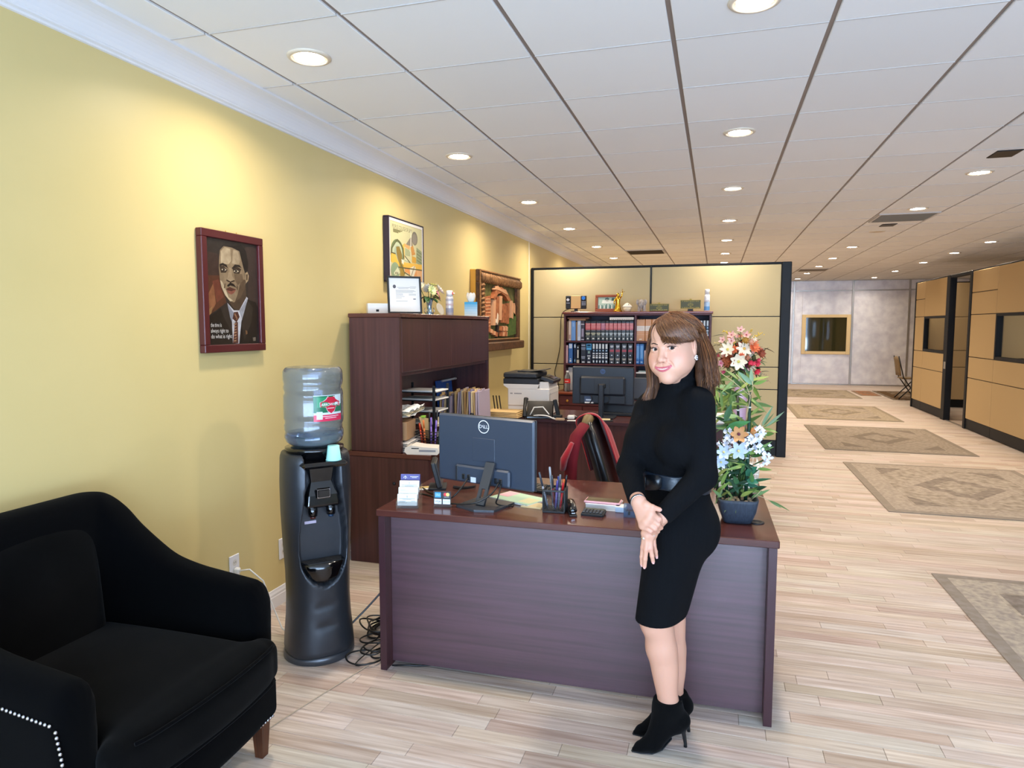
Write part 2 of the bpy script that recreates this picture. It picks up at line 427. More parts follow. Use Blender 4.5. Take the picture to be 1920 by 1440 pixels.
# ---------------------------------------------------------------- downlights
M_ring=mat('light_trim','#D9CDBB',.4); M_ringm=mat('light_baffle','#C9B79A',.35,metal=.6)
M_lens=mat('lit_lens','#FFFFFF',.5,emit='#FFF1DE',es=LENS)
dl=thing('downlight',None,'ceiling light',(0,0,CZ))
r=MB(); r.lathe([(.074,-.004),(.078,-.009),(.093,-.006),(.097,-.001),(.097,.004),(.074,.004)],n=32); r.obj('trim_ring',M_ring,dl)
r=MB(); r.lathe([(1e-4,-.0062),(.05,-.006),(.0735,-.003)],n=32,caps=False); r.obj('lens',M_lens,dl)
spots=[]
for n,(X,ys) in {'yellow wall':(-1.78,[2.77,4.63,6.5,8.4,10.4,12.2,14.0]),'reception desk':(.105,[2.78,4.57,6.38,8.27,10.14,11.98,13.66,15.5]),'rug aisle':(1.945,[6.28,8.0,11.56,13.37,15.1,17.0,18.9]),'cubicles':(3.72,[7.9,9.7,11.42,12.97,14.75,16.87,18.94])}.items():
    for i,Y in enumerate(ys): spots.append((n,i,X,Y))
ordn=['first','second','third','fourth','fifth','sixth','seventh','eighth']
for q,(n,i,X,Y) in enumerate(spots):
    o=dl if q==0 else copy_tree(dl); o.location=(X,Y,CZ)
    props(o,'lit round recessed ceiling downlight, %s from the front in the row over the %s'%(ordn[i],n),'ceiling light','recessed ceiling downlights')
    a=area('downlight_lamp',(X,Y,CZ-.012),(0,0,0),.15,.15,LAMP_POWER,LAMP_COL,150,'DISK')
o=copy_tree(dl); o.location=(1.93,9.78,CZ); o['label']='unlit recessed ceiling downlight in the aisle row behind the return grille'; o.name='downlight'
for c in o.children:
    if c.name.startswith('lens'): c.data=c.data.copy(); c.data.materials.clear(); c.data.materials.append(mat('unlit_lens','#C8B49C',.5))
# ceiling vents, sensor plates
M_grey=mat('grille_grey','#7d7264',.6); M_blk=mat('black_plastic','#101012',.45)
def grille(label,x0,x1,y0,y1,m):
    t=thing('ceiling_grille',label,'air vent',((x0+x1)/2,(y0+y1)/2,CZ))
    hx,hy=(x1-x0)/2,(y1-y0)/2
    for q in ((-hx,hx,-hy,-hy+.03),(-hx,hx,hy-.03,hy),(-hx,-hx+.03,-hy+.03,hy-.03),(hx-.03,hx,-hy+.03,hy-.03)): bx('frame',M_tbar2,t,q[0],q[1],q[2],q[3],-.010,.004,.002)
    n=14; mb=MB()
    for i in range(n):
        y=-hy+.04+(2*hy-.08)*i/(n-1); mb.box(-hx+.03,hx-.03,y-.013,y+.013,-.008,-.002,0,rotm(.6))
    mb.obj('louvres',m,t); bx('plenum_box',M_blk,t,-hx+.03,hx-.03,-hy+.03,hy-.03,-.001,.003,0)
grille('grey return air grille in the ceiling beside the aisle downlights',1.65,2.24,8.29,8.87,M_grey)
grille('dark supply vent in the ceiling close above the tan partition',-1.44,-.83,11.05,11.65,mat('dark_louvre','#4a3d2c',.6))
grille('small distant grey return grille in ceiling near the foil wall',1.65,2.24,15.7,16.3,M_grey)
for x,y,l in ((1.90,5.66,'black square plate on the ceiling ahead of the aisle downlight'),(1.93,9.2,'small black square plate on the ceiling behind the return grille')):
    t=thing('ceiling_plate',l,'ceiling plate',(x,y,CZ)); bx('plate',M_blk,t,-.075,.075,-.10,.10,-.006,.002,.002); bx('rim',M_dark,t,-.08,.08,-.105,.105,-.003,.002,.001)
# ---------------------------------------------------------------- partitions and cubicles
def panel_wall(t,ax,a0,a1,cols,rows,th,m,ztop,mdark=M_dark,basez=.16,skip=(),name='panel'):
    """t local: panel wall running along +ax ('x' or 'y') from a0 to a1, thickness th centred on 0"""
    def B(nm,mm,u0,u1,v0,v1,z0,z1,b=.004):
        return bx(nm,mm,t,u0,u1,v0,v1,z0,z1,b) if ax=='x' else bx(nm,mm,t,v0,v1,u0,u1,z0,z1,b)
    B('core',mdark,a0,a1,-th/2+.008,th/2-.008,.01,ztop-.002,0)
    for c0,c1,rr in cols:
        for z0,z1 in zip(rr,rr[1:]):
            if (c0,z0) in skip: continue
            for s in (-1,1): B(name,m,c0+.004,c1-.004,s*(th/2-.010),s*(th/2+.004),z0+.005,z1-.005,.004)
        for s in (-1,1): B('kick_plate',mdark,c0+.003,c1-.003,s*(th/2-.010),s*(th/2-.002),.012,basez-.004,.002)
    B('top_cap',mdark,a0,a1,-th/2,th/2,ztop-.012,ztop+.01,.003)
pt=thing('office_partition','tall tan fabric panel partition behind the bookcase','partition',(0,8.74,0))
rows=[.2,.815,1.085,1.69,2.31]
panel_wall(pt,'x',-2.34,.80,[(-2.32,-.805,rows),(-.795,.72,rows)],rows,.07,M_fabric,2.325,basez=.2)
bx('end_post',M_dark,pt,.72,.83,-.05,.05,0,2.335,.006); bx('end_post',M_dark,pt,-2.345,-2.31,-.05,.05,0,2.335,.006)
bx('slotted_upright',M_blk,pt,-.806,-.794,-.046,.04,1.69,2.32,.002)
R5=[.16,.79,1.11,1.75,2.08,2.405]; R4=[.16,.79,1.11,1.75,2.405]
cb=thing('office_cubicle','run of tan panel cubicles with windows at the right','cubicle',(3.735,0,0))
def side(t,a0,a1,cols):
    for c0,c1,kind in cols:
        if kind=='n': panel_wall(t,'y',c0,c1,[(c0,c1,R5)],R5,.07,M_fabric2,2.41)
        else:
            panel_wall(t,'y',c0,c1,[(c0,c1,[.16,.79,1.11])],0,.07,M_fabric2,1.115)
            for s in (-1,1): bx('panel',M_fabric2,t,s*.025,s*.039,c0+.004,c1-.004,1.755,2.40,.004)
            bx('core',M_dark,t,-.027,.027,c0,c1,1.75,2.405,0); bx('top_cap',M_dark,t,-.035,.035,c0,c1,2.398,2.42,.003)
            for q in ((c0,c0+.045,1.115,1.755),(c1-.045,c1,1.115,1.755),(c0+.045,c1-.045,1.115,1.155),(c0+.045,c1-.045,1.715,1.755)): bx('window_frame',M_dark,t,-.042,.042,q[0],q[1],q[2],q[3],.004)
            bx('pane',mat('cubicle_glass','#DDE4E0',.03,trans=1,ior=1.02,alpha=.3),t,-.004,.004,c0+.04,c1-.04,1.15,1.72,0)
side(cb,9,15,[(14.40,15.0,'n'),(13.14,14.40,'w'),(10.98,11.96,'n'),(9.4,10.98,'w'),(8.4,9.4,'n')])
for y0,y1 in ((12.97,13.14),(11.96,12.05),(14.98,15.03)): bx('post',M_dark,cb,-.05,.05,y0,y1,0,2.42,.006)
bx('door_header',M_dark,cb,-.04,.04,12.03,13.0,2.37,2.42,.004); bx('door_track',M_alu,cb,-.02,.02,12.05,12.97,0,.006,.001)
bx('lock_plate',mat('brushed_nickel','#A9A49B',.35,metal=.8),cb,-.056,-.048,12.99,13.08,.86,.98,.003)
cb2=thing('cubicle_end_wall','tan panel end wall seen through the cubicle door opening','partition',(0,15.0,0))
panel_wall(cb2,'x',3.79,7.4,[(3.79,4.30,R5),(4.30,5.2,R4),(5.2,6.3,R4),(6.3,7.4,R4)],R5,.07,M_fabric2,2.41)
cb3=thing('cubicle_divider','tan panel divider wall between two cubicles at right','partition',(0,11.45,0))
panel_wall(cb3,'x',3.79,7.4,[(3.79,4.6,R4),(4.6,5.5,R4),(5.5,6.4,R4),(6.4,7.4,R4)],R4,.07,M_fabric2,2.41)
# ---------------------------------------------------------------- rugs
def rug(name,label,x0,x1,y0,y1,seed,tint='#B4A697',bord='#998c80'):
    t=thing('area_rug',label,'rug',((x0+x1)/2,(y0+y1)/2,0),0,None)
    hx,hy=(x1-x0)/2,(y1-y0)/2; k='rug_%d'%seed
    mf=mat(k+'_field',tint,.98,spec=.1,bump=(160,.5),var=('#8b7f72',14+seed)); mb2=mat(k+'_border',bord,.98,spec=.1,bump=(160,.5),var=('#8d8377',20))
    mm=mat(k+'_medallion',bord,.98,spec=.1,bump=(160,.5),var=('#7b7066',18)); mo=mat(k+'_cream',tint,.98,spec=.1,bump=(160,.5),var=(bord,30))
    bx('binding',mb2,t,-hx,hx,-hy,hy,.001,.008,.003)
    bx('border_band',mo,t,-hx+.07,hx-.07,-hy+.07,hy-.07,.007,.0095,.001)
    bx('field',mf,t,-hx+.26,hx-.26,-hy+.26,hy-.26,.009,.0105,.001)
    def dia(a,b,z,m,nm,n=10):
        P=[]
        for q in range(4):
            A=[(a,0),(0,b),(-a,0),(0,-b)][q];B=[(0,b),(-a,0),(0,-b),(a,0)][q]
            for i in range(n):
                u=i/n; w=.035*math.sin(u*math.pi*5)*(1 if i%2 else .6); P.append((A[0]+(B[0]-A[0])*u+w*.6,A[1]+(B[1]-A[1])*u+w*.6))
        MB().prism(P,.001,(0,0,z)).obj(nm,m,t)
    dia(hx*.62,hy*.62,.0103,mo,'outer_medallion'); dia(hx*.46,hy*.46,.0111,mm,'medallion'); dia(hx*.28,hy*.28,.0119,mf,'inner_medallion')
    for sx in (-1,1):
        for sy in (-1,1):
            MB().prism([(0,0),(sx*.30*hx,0),(0,sy*.30*hy)] if sx*sy>0 else [(0,0),(0,sy*.30*hy),(sx*.30*hx,0)],.001,(-sx*(hx-.28),-sy*(hy-.28),.0103)).obj('corner_motif',mm,t)
    mb=MB()
    rr=random.Random(seed)
    for i in range(26):
        a=rr.random()*2-1; e=i%4
        X,Y=((a*(hx-.17),(hy-.165)) if e==0 else (a*(hx-.17),-(hy-.165)) if e==1 else ((hx-.165),a*(hy-.17)) if e==2 else (-(hx-.165),a*(hy-.17)))
        mb.prism([(.03*math.cos(q*1.57),.012*math.sin(q*1.57)) for q in range(4)],.0008,(X,Y,.0094))
    mb.obj('border_flecks',mat(k+'_fleck',bord,.98,var=(tint,15)),t,kind='stuff')
rug('rug','faded grey medallion rug nearest to the camera at right',1.35,3.55,2.75,4.82,1,'#BCB0A0','#9A9088')
rug('rug','faded grey and cream medallion rug, second from the camera',1.44,3.15,6.37,8.58,2)
rug('rug','brownish grey medallion rug level with the open cubicle',1.37,3.09,9.42,11.68,3,'#A5988A','#85796b')
rug('rug','tan medallion rug, fourth along the aisle from the camera',1.36,3.0,12.5,14.7,4,'#B0A190','#94866f')
rug('rug','tan rug farthest along the aisle before the foil wall',1.5,3.08,16.3,18.25,5,'#B0A190','#94866f')
rug('rug','small rust red rug beside the last tan aisle rug',3.17,3.6,17.0,18.2,6,'#A9775A','#936a4e')
rug('rug','dark brown mat under the folding chair',3.65,4.6,16.2,18.3,8,'#6b5238','#5a4530')
# folding chair by the cubicle end
fc=thing('folding_chair','tan and black folding chair standing past the cubicle end','chair',(3.98,16.5,.013),math.radians(8))
M_tanp=mat('tan_plastic','#7c6544',.6)
P=[];
for i in range(5):
    u=i/4; P.append([(-.17-.06*u,-.2+.4*j/4,.50+.42*u-.02*abs(j-2)*(u>.9)) for j in range(5)])
mb=MB();mb.grid(P);o=mb.obj('backrest',M_tanp,fc); sm=o.modifiers.new('s','SOLIDIFY'); sm.thickness=.02
bx('seat',M_tanp,fc,-.16,.24,-.2,.2,.43,.46,.012)
for s in (-1,1):
    MB().tube([(-.24,s*.21,.92),(-.13,s*.21,.46),(.18,s*.21,.0)],.012).obj('leg',M_blk,fc); MB().tube([(.2,s*.19,.44),(-.20,s*.19,0)],.012).obj('leg',M_blk,fc)
for ch in fc.children: pass
fc.rotation_euler.z=0
# outlets
for i,(y,z,l) in enumerate(((2.86,.345,'white wall outlet with a white plug, beside the armchair'),(3.27,.312,'white wall outlet half hidden behind the water cooler'))):
    t=thing('wall_outlet',l,'outlet',(WX,y,z)); bx('cover_plate',M_white,t,0,.007,-.037,.037,-.06,.06,.003)
    for k in (-1,1):
        MB().lathe([(1e-4,.0),(.017,.0)],(.0075,0,k*.02),16,rot=rotm(0,math.pi/2),caps=False).obj('socket',mat('socket_white','#d8d4cc',.4),t)
        for q in (-.006,.006): bx('slot',M_blk,t,.0074,.0082,q-.001,q+.001,k*.02-.003,k*.02+.006,0)
    if i==0:
        bx('plug',mat('white_plastic','#E8E6E2',.35),t,.008,.035,-.014,.014,-.035,-.005,.006)
mb=MB(); mb.tube([(WX+.034,2.86,.325),(WX+.08,2.88,.33),(WX+.13,2.92,.26),(WX+.18,2.93,.12),(WX+.25,2.9,.03),(WX+.30,2.89,.008),(-1.957,2.908,.007)],.004,6)
CORD=mb
# ================================================================ OFFICE FURNITURE
_cp,_sp=math.cos(PITCH),math.sin(PITCH); _F=Vector((-math.sin(YAW)*_cp,math.cos(YAW)*_cp,-_sp)); _R=Vector((math.cos(YAW),math.sin(YAW),0)); _U=_R.cross(_F); _C=Vector((0,0,1.58))
def ray(u,v): return _F+_R*((u-960)/1276)-_U*((v-720)/1276)
def PZ(u,v,z): d=ray(u,v); return _C+d*((z-1.58)/d.z)
def PY(u,v,y): d=ray(u,v); return _C+d*(y/d.y)
def PX(u,v,x): d=ray(u,v); return _C+d*(x/d.x)
def wood(name,c1,c2,st,rough=.34):
    return mat(name,c1,rough,spec=.5,var=(c2,3.2,st),bump=(26,.10,st),coat=.12)
M_wv=wood('mahogany_vertical','#3B1F20','#4E2C2C',(14,14,.5))
M_wx=wood('mahogany_across','#36191F','#4A2A34',(.5,10,16),.46); M_wx.node_tree.nodes['Principled BSDF'].inputs['Specular IOR Level'].default_value=1.0
M_wt=wood('mahogany_top','#472420','#5C332B',(.6,12,4),.24)
M_edge=mat('mahogany_edge','#3A2026',.35)
M_blk2=mat('black_matte','#17181B',.55); M_gloss=mat('black_gloss','#08080A',.12,coat=.6); M_paper=mat('white_paper','#ECE9E4',.8)
M_manila=mat('manila','#DDBB82',.8); M_brass=mat('brass','#C79A4B',.28,metal=1); M_chrome=mat('chrome','#D0D0D4',.12,metal=1); M_col=mat('flat_print','#FFFFFF',.6,attr=True)
M_colg=mat('glossy_print','#FFFFFF',.3,attr=True); M_clear=mat('clear_acrylic','#EEF3F6',.04,trans=.9,ior=1.2,alpha=.35); M_wplas=mat('white_plastic')
DZ=.755
desk=thing('reception_desk','mahogany laminate reception desk that the woman leans against','desk',(-.60,2.722,0),math.radians(1.1))
bx('desktop',M_wt,desk,-.853,.853,0,.83,DZ-.03,DZ,.003)
bx('desktop_return',M_wt,desk,.60,.853,.832,1.40,DZ-.03,DZ,.003)
for s in (-1,1):
    bx('side_panel',M_wv,desk,s*.845,s*.815,.012,.815,.0,DZ-.031,.002)
    bx('edge_strip',M_edge,desk,s*.846,s*.814,.009,.0125,.0,DZ-.031,.001)
bx('modesty_panel',M_wx,desk,-.815,.815,.072,.09,.018,DZ-.031,.001)
bx('return_end_panel',M_wv,desk,.61,.84,1.35,1.38,0,DZ-.031,.002); bx('return_side_panel',M_wv,desk,.80,.825,.85,1.35,.02,DZ-.031,.002)
bx('pedestal',M_wv,desk,-.81,-.40,.2,.8,.03,DZ-.032,.002)
g=MB(); g.lathe([(.028,-.004),(.032,.001),(.03,.004),(.022,.004),(.02,.001)],(.785,.245,DZ),24); g.obj('grommet',M_blk2,desk)
for x in (-.83,.83):
    for yy in (.03,.78): MB().lathe([(.012,0),(.012,.004)],(x,yy,-.0005),10).obj('glide',M_blk,desk)
# credenza along the wall + hutch on it
crd=thing('credenza','low mahogany credenza against the yellow wall, under the hutch','cabinet',(-2.05,4.9,0))
bx('top',M_wt,crd,-.295,.31,-.925,.94,.72,.75,.003)
bx('side_panel',M_wv,crd,-.28,.30,-.92,-.89,0,.72,.002); bx('side_panel',M_wv,crd,-.28,.30,.905,.935,0,.72,.002); bx('back_panel',M_wv,crd,-.285,-.27,-.89,.905,.03,.72,0)
bx('plinth',M_wv,crd,.20,.25,-.89,.905,0,.08,0)
for i,(a,b) in enumerate(((-.885,-.45),(-.445,0),(.005,.45),(.455,.9))):
    d=bx('door',M_wv,crd,.275,.298,a,b,.09,.715,.003); bx('handle',M_chrome,d,.298,.312,b-.05,b-.04,.5,.6,.002)
MB().lathe([(.012,0),(.010,.004),(1e-4,.005)],(.05,-.921,.55),12,rot=rotm(math.pi/2)).obj('cable_cap',M_blk2,crd)
hut=thing('hutch','tall mahogany hutch with closed doors over an open bay','cabinet',(-2.137,4.9,.75))
bx('top',M_wt,hut,-.188,.188,-.905,.90,.885,.912,.003)
for y in (-.90,.87): bx('side_panel',M_wv,hut,-.183,.18,y,y+.03,0,.885,.002)
bx('back_panel',M_wv,hut,-.183,-.17,-.87,.87,0,.885,0); bx('shelf',M_wv,hut,-.17,.16,-.87,.87,.50,.53,.002)
for a,b in ((-.868,-.417),(-.413,-.003),(.001,.432),(.436,.868)):
    bx('door',M_wv,hut,.162,.182,a,b,.525,.880,.003)
# back desk
bd=thing('back_desk','mahogany desk at the back, bearing the printer and black monitor','desk',(-.87,5.84,0),math.radians(-3))
bx('desktop',M_wt,bd,-1.10,1.16,0,.72,.72,.75,.003); bx('modesty_panel',M_wv,bd,-1.06,1.12,.03,.05,.02,.72,.001)
for s in (-1.07,1.12): bx('side_panel',M_wv,bd,s-.015,s+.015,.02,.70,0,.72,.002)
bx('edge_strip',M_edge,bd,-1.10,1.16,-.003,.001,.721,.749,.001)
# ---------------------------------------------------------------- office chair with cardigan
oc=thing('office_chair','black leather swivel chair behind the desk, back toward the camera','chair',(-.385,4.15,0),math.radians(4))
oc.scale=(1,1,.935)
M_leather=mat('black_leather','#15171B',.32,bump=(120,.12),coat=.2); M_tanl=mat('worn_tan_leather','#6e5a35',.5)
def padded(cx,w,h,t,lean,z0,bulge):
    R=[]
    n=20
    for i in range(11):
        u=i/10; z=z0+h*u; ww=w*(1-.10*u-.45*max(0,u-.85)/.15*.5); tt=t*(1-.25*u)*(1 if u<.9 else 1-.5*(u-.9)/.1)
        xo=cx-lean*u**1.2; ring=[]
        for k in range(n):
            a=2*math.pi*k/n; c_,s_=math.cos(a),math.sin(a)
            ring.append((xo+tt/2*(abs(c_)**.6)*(1 if c_>0 else -1)+bulge*(1-(2*abs(s_)**.7-1)**2)*0-.05*(1-abs(s_)**2)*-1*0-.06*abs(s_)**2*-1*.5,ww/2*(abs(s_)**.7)*(1 if s_>0 else -1),z))
        R.append(ring)
    return R
mb=MB();mb.loft(padded(-.20,.50,.62,.085,.16,.46,0));bk=mb.obj('backrest',M_leather,oc)
mb=MB();mb.loft(padded(-.225,.47,.58,.06,.16,.48,0));mb.obj('back_shell',M_blk2,oc)
R=[]
for i in range(7):
    u=i/6; q=1-abs(2*u-1)**4*.12; R.append([((.27*q)*(abs(math.cos(a))**.5)*(1 if math.cos(a)>0 else -1),(.26*q)*(abs(math.sin(a))**.5)*(1 if math.sin(a)>0 else -1),.40+.11*u) for a in [2*math.pi*k/24 for k in range(24)]])
mb=MB();mb.loft(R);mb.obj('seat',M_leather,oc)
mb=MB();mb.tube([(-.36+.0,-.16,1.062),(-.362,0,1.078),(-.36,.16,1.062)],[.03,.034,.03],10);mb.obj('headrest_piping',M_tanl,oc)
MB().lathe([(.03,.12),(.03,.3),(.05,.3),(.05,.4)],n=16).obj('gas_lift',M_blk2,oc)
for k in range(5):
    a=2*math.pi*k/5; d=(math.cos(a),math.sin(a)); MB().tube([(0,0,.12),(d[0]*.15,d[1]*.15,.11),(d[0]*.3,d[1]*.3,.075)],[.03,.024,.018],8).obj('base_arm',M_blk2,oc)
    MB().lathe([(.02,-.018),(.029,-.012),(.029,.012),(.02,.018)],(d[0]*.3,d[1]*.3,.0295),14,rot=rotm(math.pi/2,0,a)).obj('caster',M_blk,oc)
M_red=mat('red_knit','#9E1522',.9,bump=(300,.4),sheen=.3); M_red2=mat('red_knit_dark','#6E0F1E',.9,bump=(300,.4))
cg=thing('cardigan','red knit cardigan draped over the back of the black chair','clothing',(-.385,4.15,0),math.radians(4))
cg.scale=(1,1,.935)
def drape(y0,y1,zf,zb,seed,out=.0,n=12):
    """cloth strip over the top of the chair back between y0,y1: hangs to zf in front (+x), zb behind"""
    rr=random.Random(seed); P=[]
    for j in range(n+1):
        v=j/n; y=y0+(y1-y0)*v; ztop=1.10-.10*(abs(y)/.25)**3; row=[]
        fo=.014*math.sin(v*9+seed)
        prof=[]
        for i in range(8): u=i/7; z=zb+(ztop-.03-zb)*u; prof.append((-.245-.165*max(0,min(1.05,(z-.46)/.62))**1.2-.03-fo,z))
        prof+=[(-.39,ztop+.005),(-.35,ztop+.012),(-.31,ztop+.0)]
        for i in range(8): u=i/7; z=ztop-.03-(ztop-.03-zf)*u; prof.append((-.135-.16*max(0,min(1.05,(z-.46)/.62))**1.2+fo+.02*u,z))
        P.append([(x+out,y+.01*math.sin(z*14+seed),z) for x,z in prof])
    return P
def cloth(name,P,m,th=.012):
    mb=MB();mb.grid(P);o=mb.obj(name,m,cg);s=o.modifiers.new('s','SOLIDIFY');s.thickness=th;s.offset=0;s=o.modifiers.new('b','SUBSURF');s.levels=1;s.render_levels=1;return o
cloth('body',drape(.02,.29,.58,.72,1),M_red)
mb=MB();mb.tube([(-.36,-.20,1.07),(-.405,-.25,1.0),(-.43,-.27,.86),(-.435,-.26,.72),(-.42,-.25,.58)],[.04,.045,.05,.048,.040],12,flat=.55);mb.obj('sleeve',M_red2,cg)
mb=MB();mb.tube([(-.42,-.30,.97),(-.465,-.30,.87),(-.475,-.29,.80)],[.025,.045,.035],10,flat=.5);mb.obj('cuff',M_red,cg)
# ---------------------------------------------------------------- desk things
def at(u,v,z=DZ): p=PZ(u,v,z); return (p.x,p.y,z)
M_dell=mat('monitor_graphite','#3A4352',.32,bump=(400,.05)); M_dell2=mat('monitor_recess','#24272d',.45); M_stand=mat('monitor_stand_grey','#3A3D43',.35)  # graphite tinted blue: window reflection put into the cover's base colour
mon=thing('desktop_monitor','graphite desktop monitor seen from behind on the reception desk','monitor',(-1.028,2.99,DZ),math.radians(-16))
# local: -y is toward the camera (its back), screen faces +y
mb=MB(); mb.box(-.272,.272,-.012,.012,.077,.402,.008); mb.obj('back_cover',M_dell,mon)
bx('bezel',M_blk,mon,-.273,.273,.010,.018,.076,.403,.003); bx('screen',M_gloss,mon,-.262,.262,.0175,.0186,.09,.395,0)
bx('electronics_bulge',M_dell,mon,-.155,.155,-.034,-.010,.085,.165,.008); bx('mount_plate',M_dell,mon,-.062,.062,-.0135,-.011,.19,.30,.003)
for x in (-.10,-.07,.05,.085,.11): bx('port_connector',M_blk,mon,x-.009,x+.009,-.040,-.034,.10,.125,.002)
bx('side_slot',M_dell2,mon,-.150,-.138,-.036,-.033,.088,.16,.001); bx('port_label',mat('port_label_white','#cfd6e2',.6),mon,-.06,-.03,-.0352,-.0342,.09,.115,0)
mb=MB(); mb.col=(.85,.87,.9)
P=[(.031*math.cos(2*math.pi*k/48),.031*math.sin(2*math.pi*k/48)) for k in range(48)];Q=[(p[0]*.88,p[1]*.88) for p in P]
mb.add([(p[0],-.0125,.355+p[1]) for p in P]+[(p[0],-.0125,.355+p[1]) for p in Q],[(k,(k+1)%48,48+(k+1)%48,48+k) for k in range(48)])
text(mb,'D',.023,(-.0175,-.0125,.355),(1,0,0),(0,0,1)); text(mb,'LL',.023,(.0145,-.0125,.355),(1,0,0),(0,0,1))
mb2=MB(); mb2.col=(.85,.87,.9); text(mb2,'E',.021,(0,0,0),(1,0,0),(0,1,0)); r2=rotm(0,0,math.radians(32))
for vv,ff in [(mb2.v,mb2.f)]: mb.add([Vector((-.0005,-.0125,.355))+Vector(((r2@Vector(p)).x,0,(r2@Vector(p)).y)) for p in vv],ff)
mb.obj('logo',M_col,mon)
st=MB(); st.prism([(-.10,-.16),(.02,-.19),(.10,-.15),(.10,.02),(-.10,.02)],.011,(.05,0,0)); st.obj('stand_base',M_stand,mon)
mb=MB()
for q in ((.015,.05),(.065,.05)):
    pass
mb.prism([(-.025,0),(-.010,0),(-.010,.125),(-.025,.125)],.012,(.05,-.11,.011),(1,0,0),(0,.45,.89)); mb.prism([(.010,0),(.025,0),(.025,.125),(.010,.125)],.012,(.05,-.11,.011),(1,0,0),(0,.45,.89))
mb.prism([(-.025,.075),(.025,.075),(.025,.20),(-.025,.20)],.0125,(.05,-.11,.011),(1,0,0),(0,.45,.89)); mb.prism([(-.025,0),(.025,0),(.025,.030),(-.025,.030)],.0125,(.05,-.11,.011),(1,0,0),(0,.45,.89))
mb.obj('stand_column',M_stand,mon)
M_cable=mat('black_cable','#0c0c0e',.4)
def cable(name,label,pts,r=.0035,m=None,parent=None,n=6,sub=6):
    P=[Vector(p) for p in pts];Q=[]
    for i in range(len(P)-1):
        p0=P[max(i-1,0)];p1=P[i];p2=P[i+1];p3=P[min(i+2,len(P)-1)]
        for k in range(sub):
            t=k/sub; Q.append(.5*((2*p1)+(p2-p0)*t+(2*p0-5*p1+4*p2-p3)*t*t+(3*p1-p0-3*p2+p3)*t**3))
    Q.append(P[-1]); mb=MB();mb.tube(Q,r,n)
    if parent is not None: return mb.obj(name,m or M_cable,parent)
    return props(mb.obj(name,m or M_cable),label,'cable')
cable('video_cable',None,[(-.07,-.042,.11),(-.075,-.09,.07),(-.10,-.125,.03),(-.16,-.11,.006),(-.24,-.06,.0045),(-.33,-.02,.0045),(-.41,.03,.0045)],.004,None,mon)
cable('power_cable',None,[(.105,-.042,.11),(.105,-.10,.07),(.06,-.148,.036),(0,-.165,.022),(-.065,-.172,.016),(-.11,-.160,.007),(-.18,-.12,.0045),(-.25,-.08,.0045),(-.34,-.07,.0045)],.004,None,mon)
cable('signal_lead',None,[(.118,-.042,.10),(.137,-.095,.06),(.12,-.08,.02),(.165,-.02,.0045),(.10,.04,.0045)],.0035,None,mon)
# coiled phone cord
pts=[]
a=Vector(at(850,913,DZ+.012)); b=Vector(at(892,912,DZ+.012))
for k in range(240):
    u=k/239; c=a+(b-a)*u; t=k*.75; pts.append(c+Vector((math.cos(t)*.002,math.sin(t)*.008-.03*math.sin(u*3.1),math.cos(t)*.008)))
mb=MB();mb.tube(pts,.0014,5);props(mb.obj('coiled_cord',M_cable),'coiled black telephone cord lying behind the monitor stand','cord')
# slim black phone standing at the left end
ph=thing('desk_phone','black desk telephone seen edge on at the left of the monitor','telephone',at(818,919),math.radians(20))
bx('body',M_blk2,ph,-.012,.012,-.02,.15,.01,.145,.005,rotm(0,math.radians(-14))); bx('screen_face',mat('phone_grey','#42474f',.3),ph,.009,.016,-.015,.145,.015,.14,.003,rotm(0,math.radians(-14))); bx('foot',M_blk2,ph,-.04,.05,-.01,.12,0,.012,.003)
nt=thing('note_card','folded cream and white note card under the black telephone','paper',at(806,915),math.radians(35))
bx('card',M_paper,nt,-.06,.05,-.03,.03,0.0,.002,.0005); bx('card_edge',mat('cream_card','#E0C07A',.7),nt,-.07,.03,-.005,.03,.002,.004,.0005)
# card holder with four tiers
ch=thing('card_holder','clear four tier business card holder on the left desk corner','card holder',at(763,954),math.radians(14))
M_card=mat('white_card','#F3F4EF',.6); M_navy=mat('violet_card','#4B4A86',.5)
for k in range(4):
    y=.012+.026*k; z=.012+.025*k
    bx('tray',M_clear,ch,-.049,.049,y-.009,y-.007,0 if k==0 else z-.012,z+.02,.0005); bx('shelf',M_clear,ch,-.049,.049,y-.007,y+.017,z-.004,z-.002,0)
    c=bx('card_stack',M_card if k<3 else M_navy,ch,-.045,.045,y-.004,y+.009,z,z+.052,.0008,rotm(math.radians(-6)))
    mb=MB(); mb.col=(.35,.38,.36) if k<3 else (.85,.85,.92)
    yy=y-.0072-(.002); zz=z+.052
    def L(x0,x1,dz,h=.0012): mb.box(x0,x1,y-.0078,y-.0070,zz-dz-h,zz-dz,0,rotm(math.radians(-6)),(0,y+.0025,z+.026))
    if k in (0,2): L(-.001,.001,.006,.010); L(-.005,.005,.008,.001); L(-.036,.036,.019,.002); L(-.02,.02,.023); 
    if k==0: L(-.038,-.005,.030); L(-.038,-.01,.034); L(.018,.038,.030); L(-.038,0,.038)
    if k==1: L(-.036,-.012,.010); L(-.036,.01,.016)
    if k==3:
        L(-.024,-.022,.006,.016); L(-.030,-.016,.010,.0012); L(-.031,-.028,.014,.003); L(-.018,-.015,.014,.003); L(.0,.038,.010,.002); L(.008,.03,.015)
    mb.obj('printed_text',M_col,ch)
for s in (-1,1): MB().prism([(0,0),(.105,0),(.105,.10),(.0,.03)],.0015,(s*.0495,.0,0),(0,1,0),(0,0,1)).obj('side_wall',M_clear,ch)
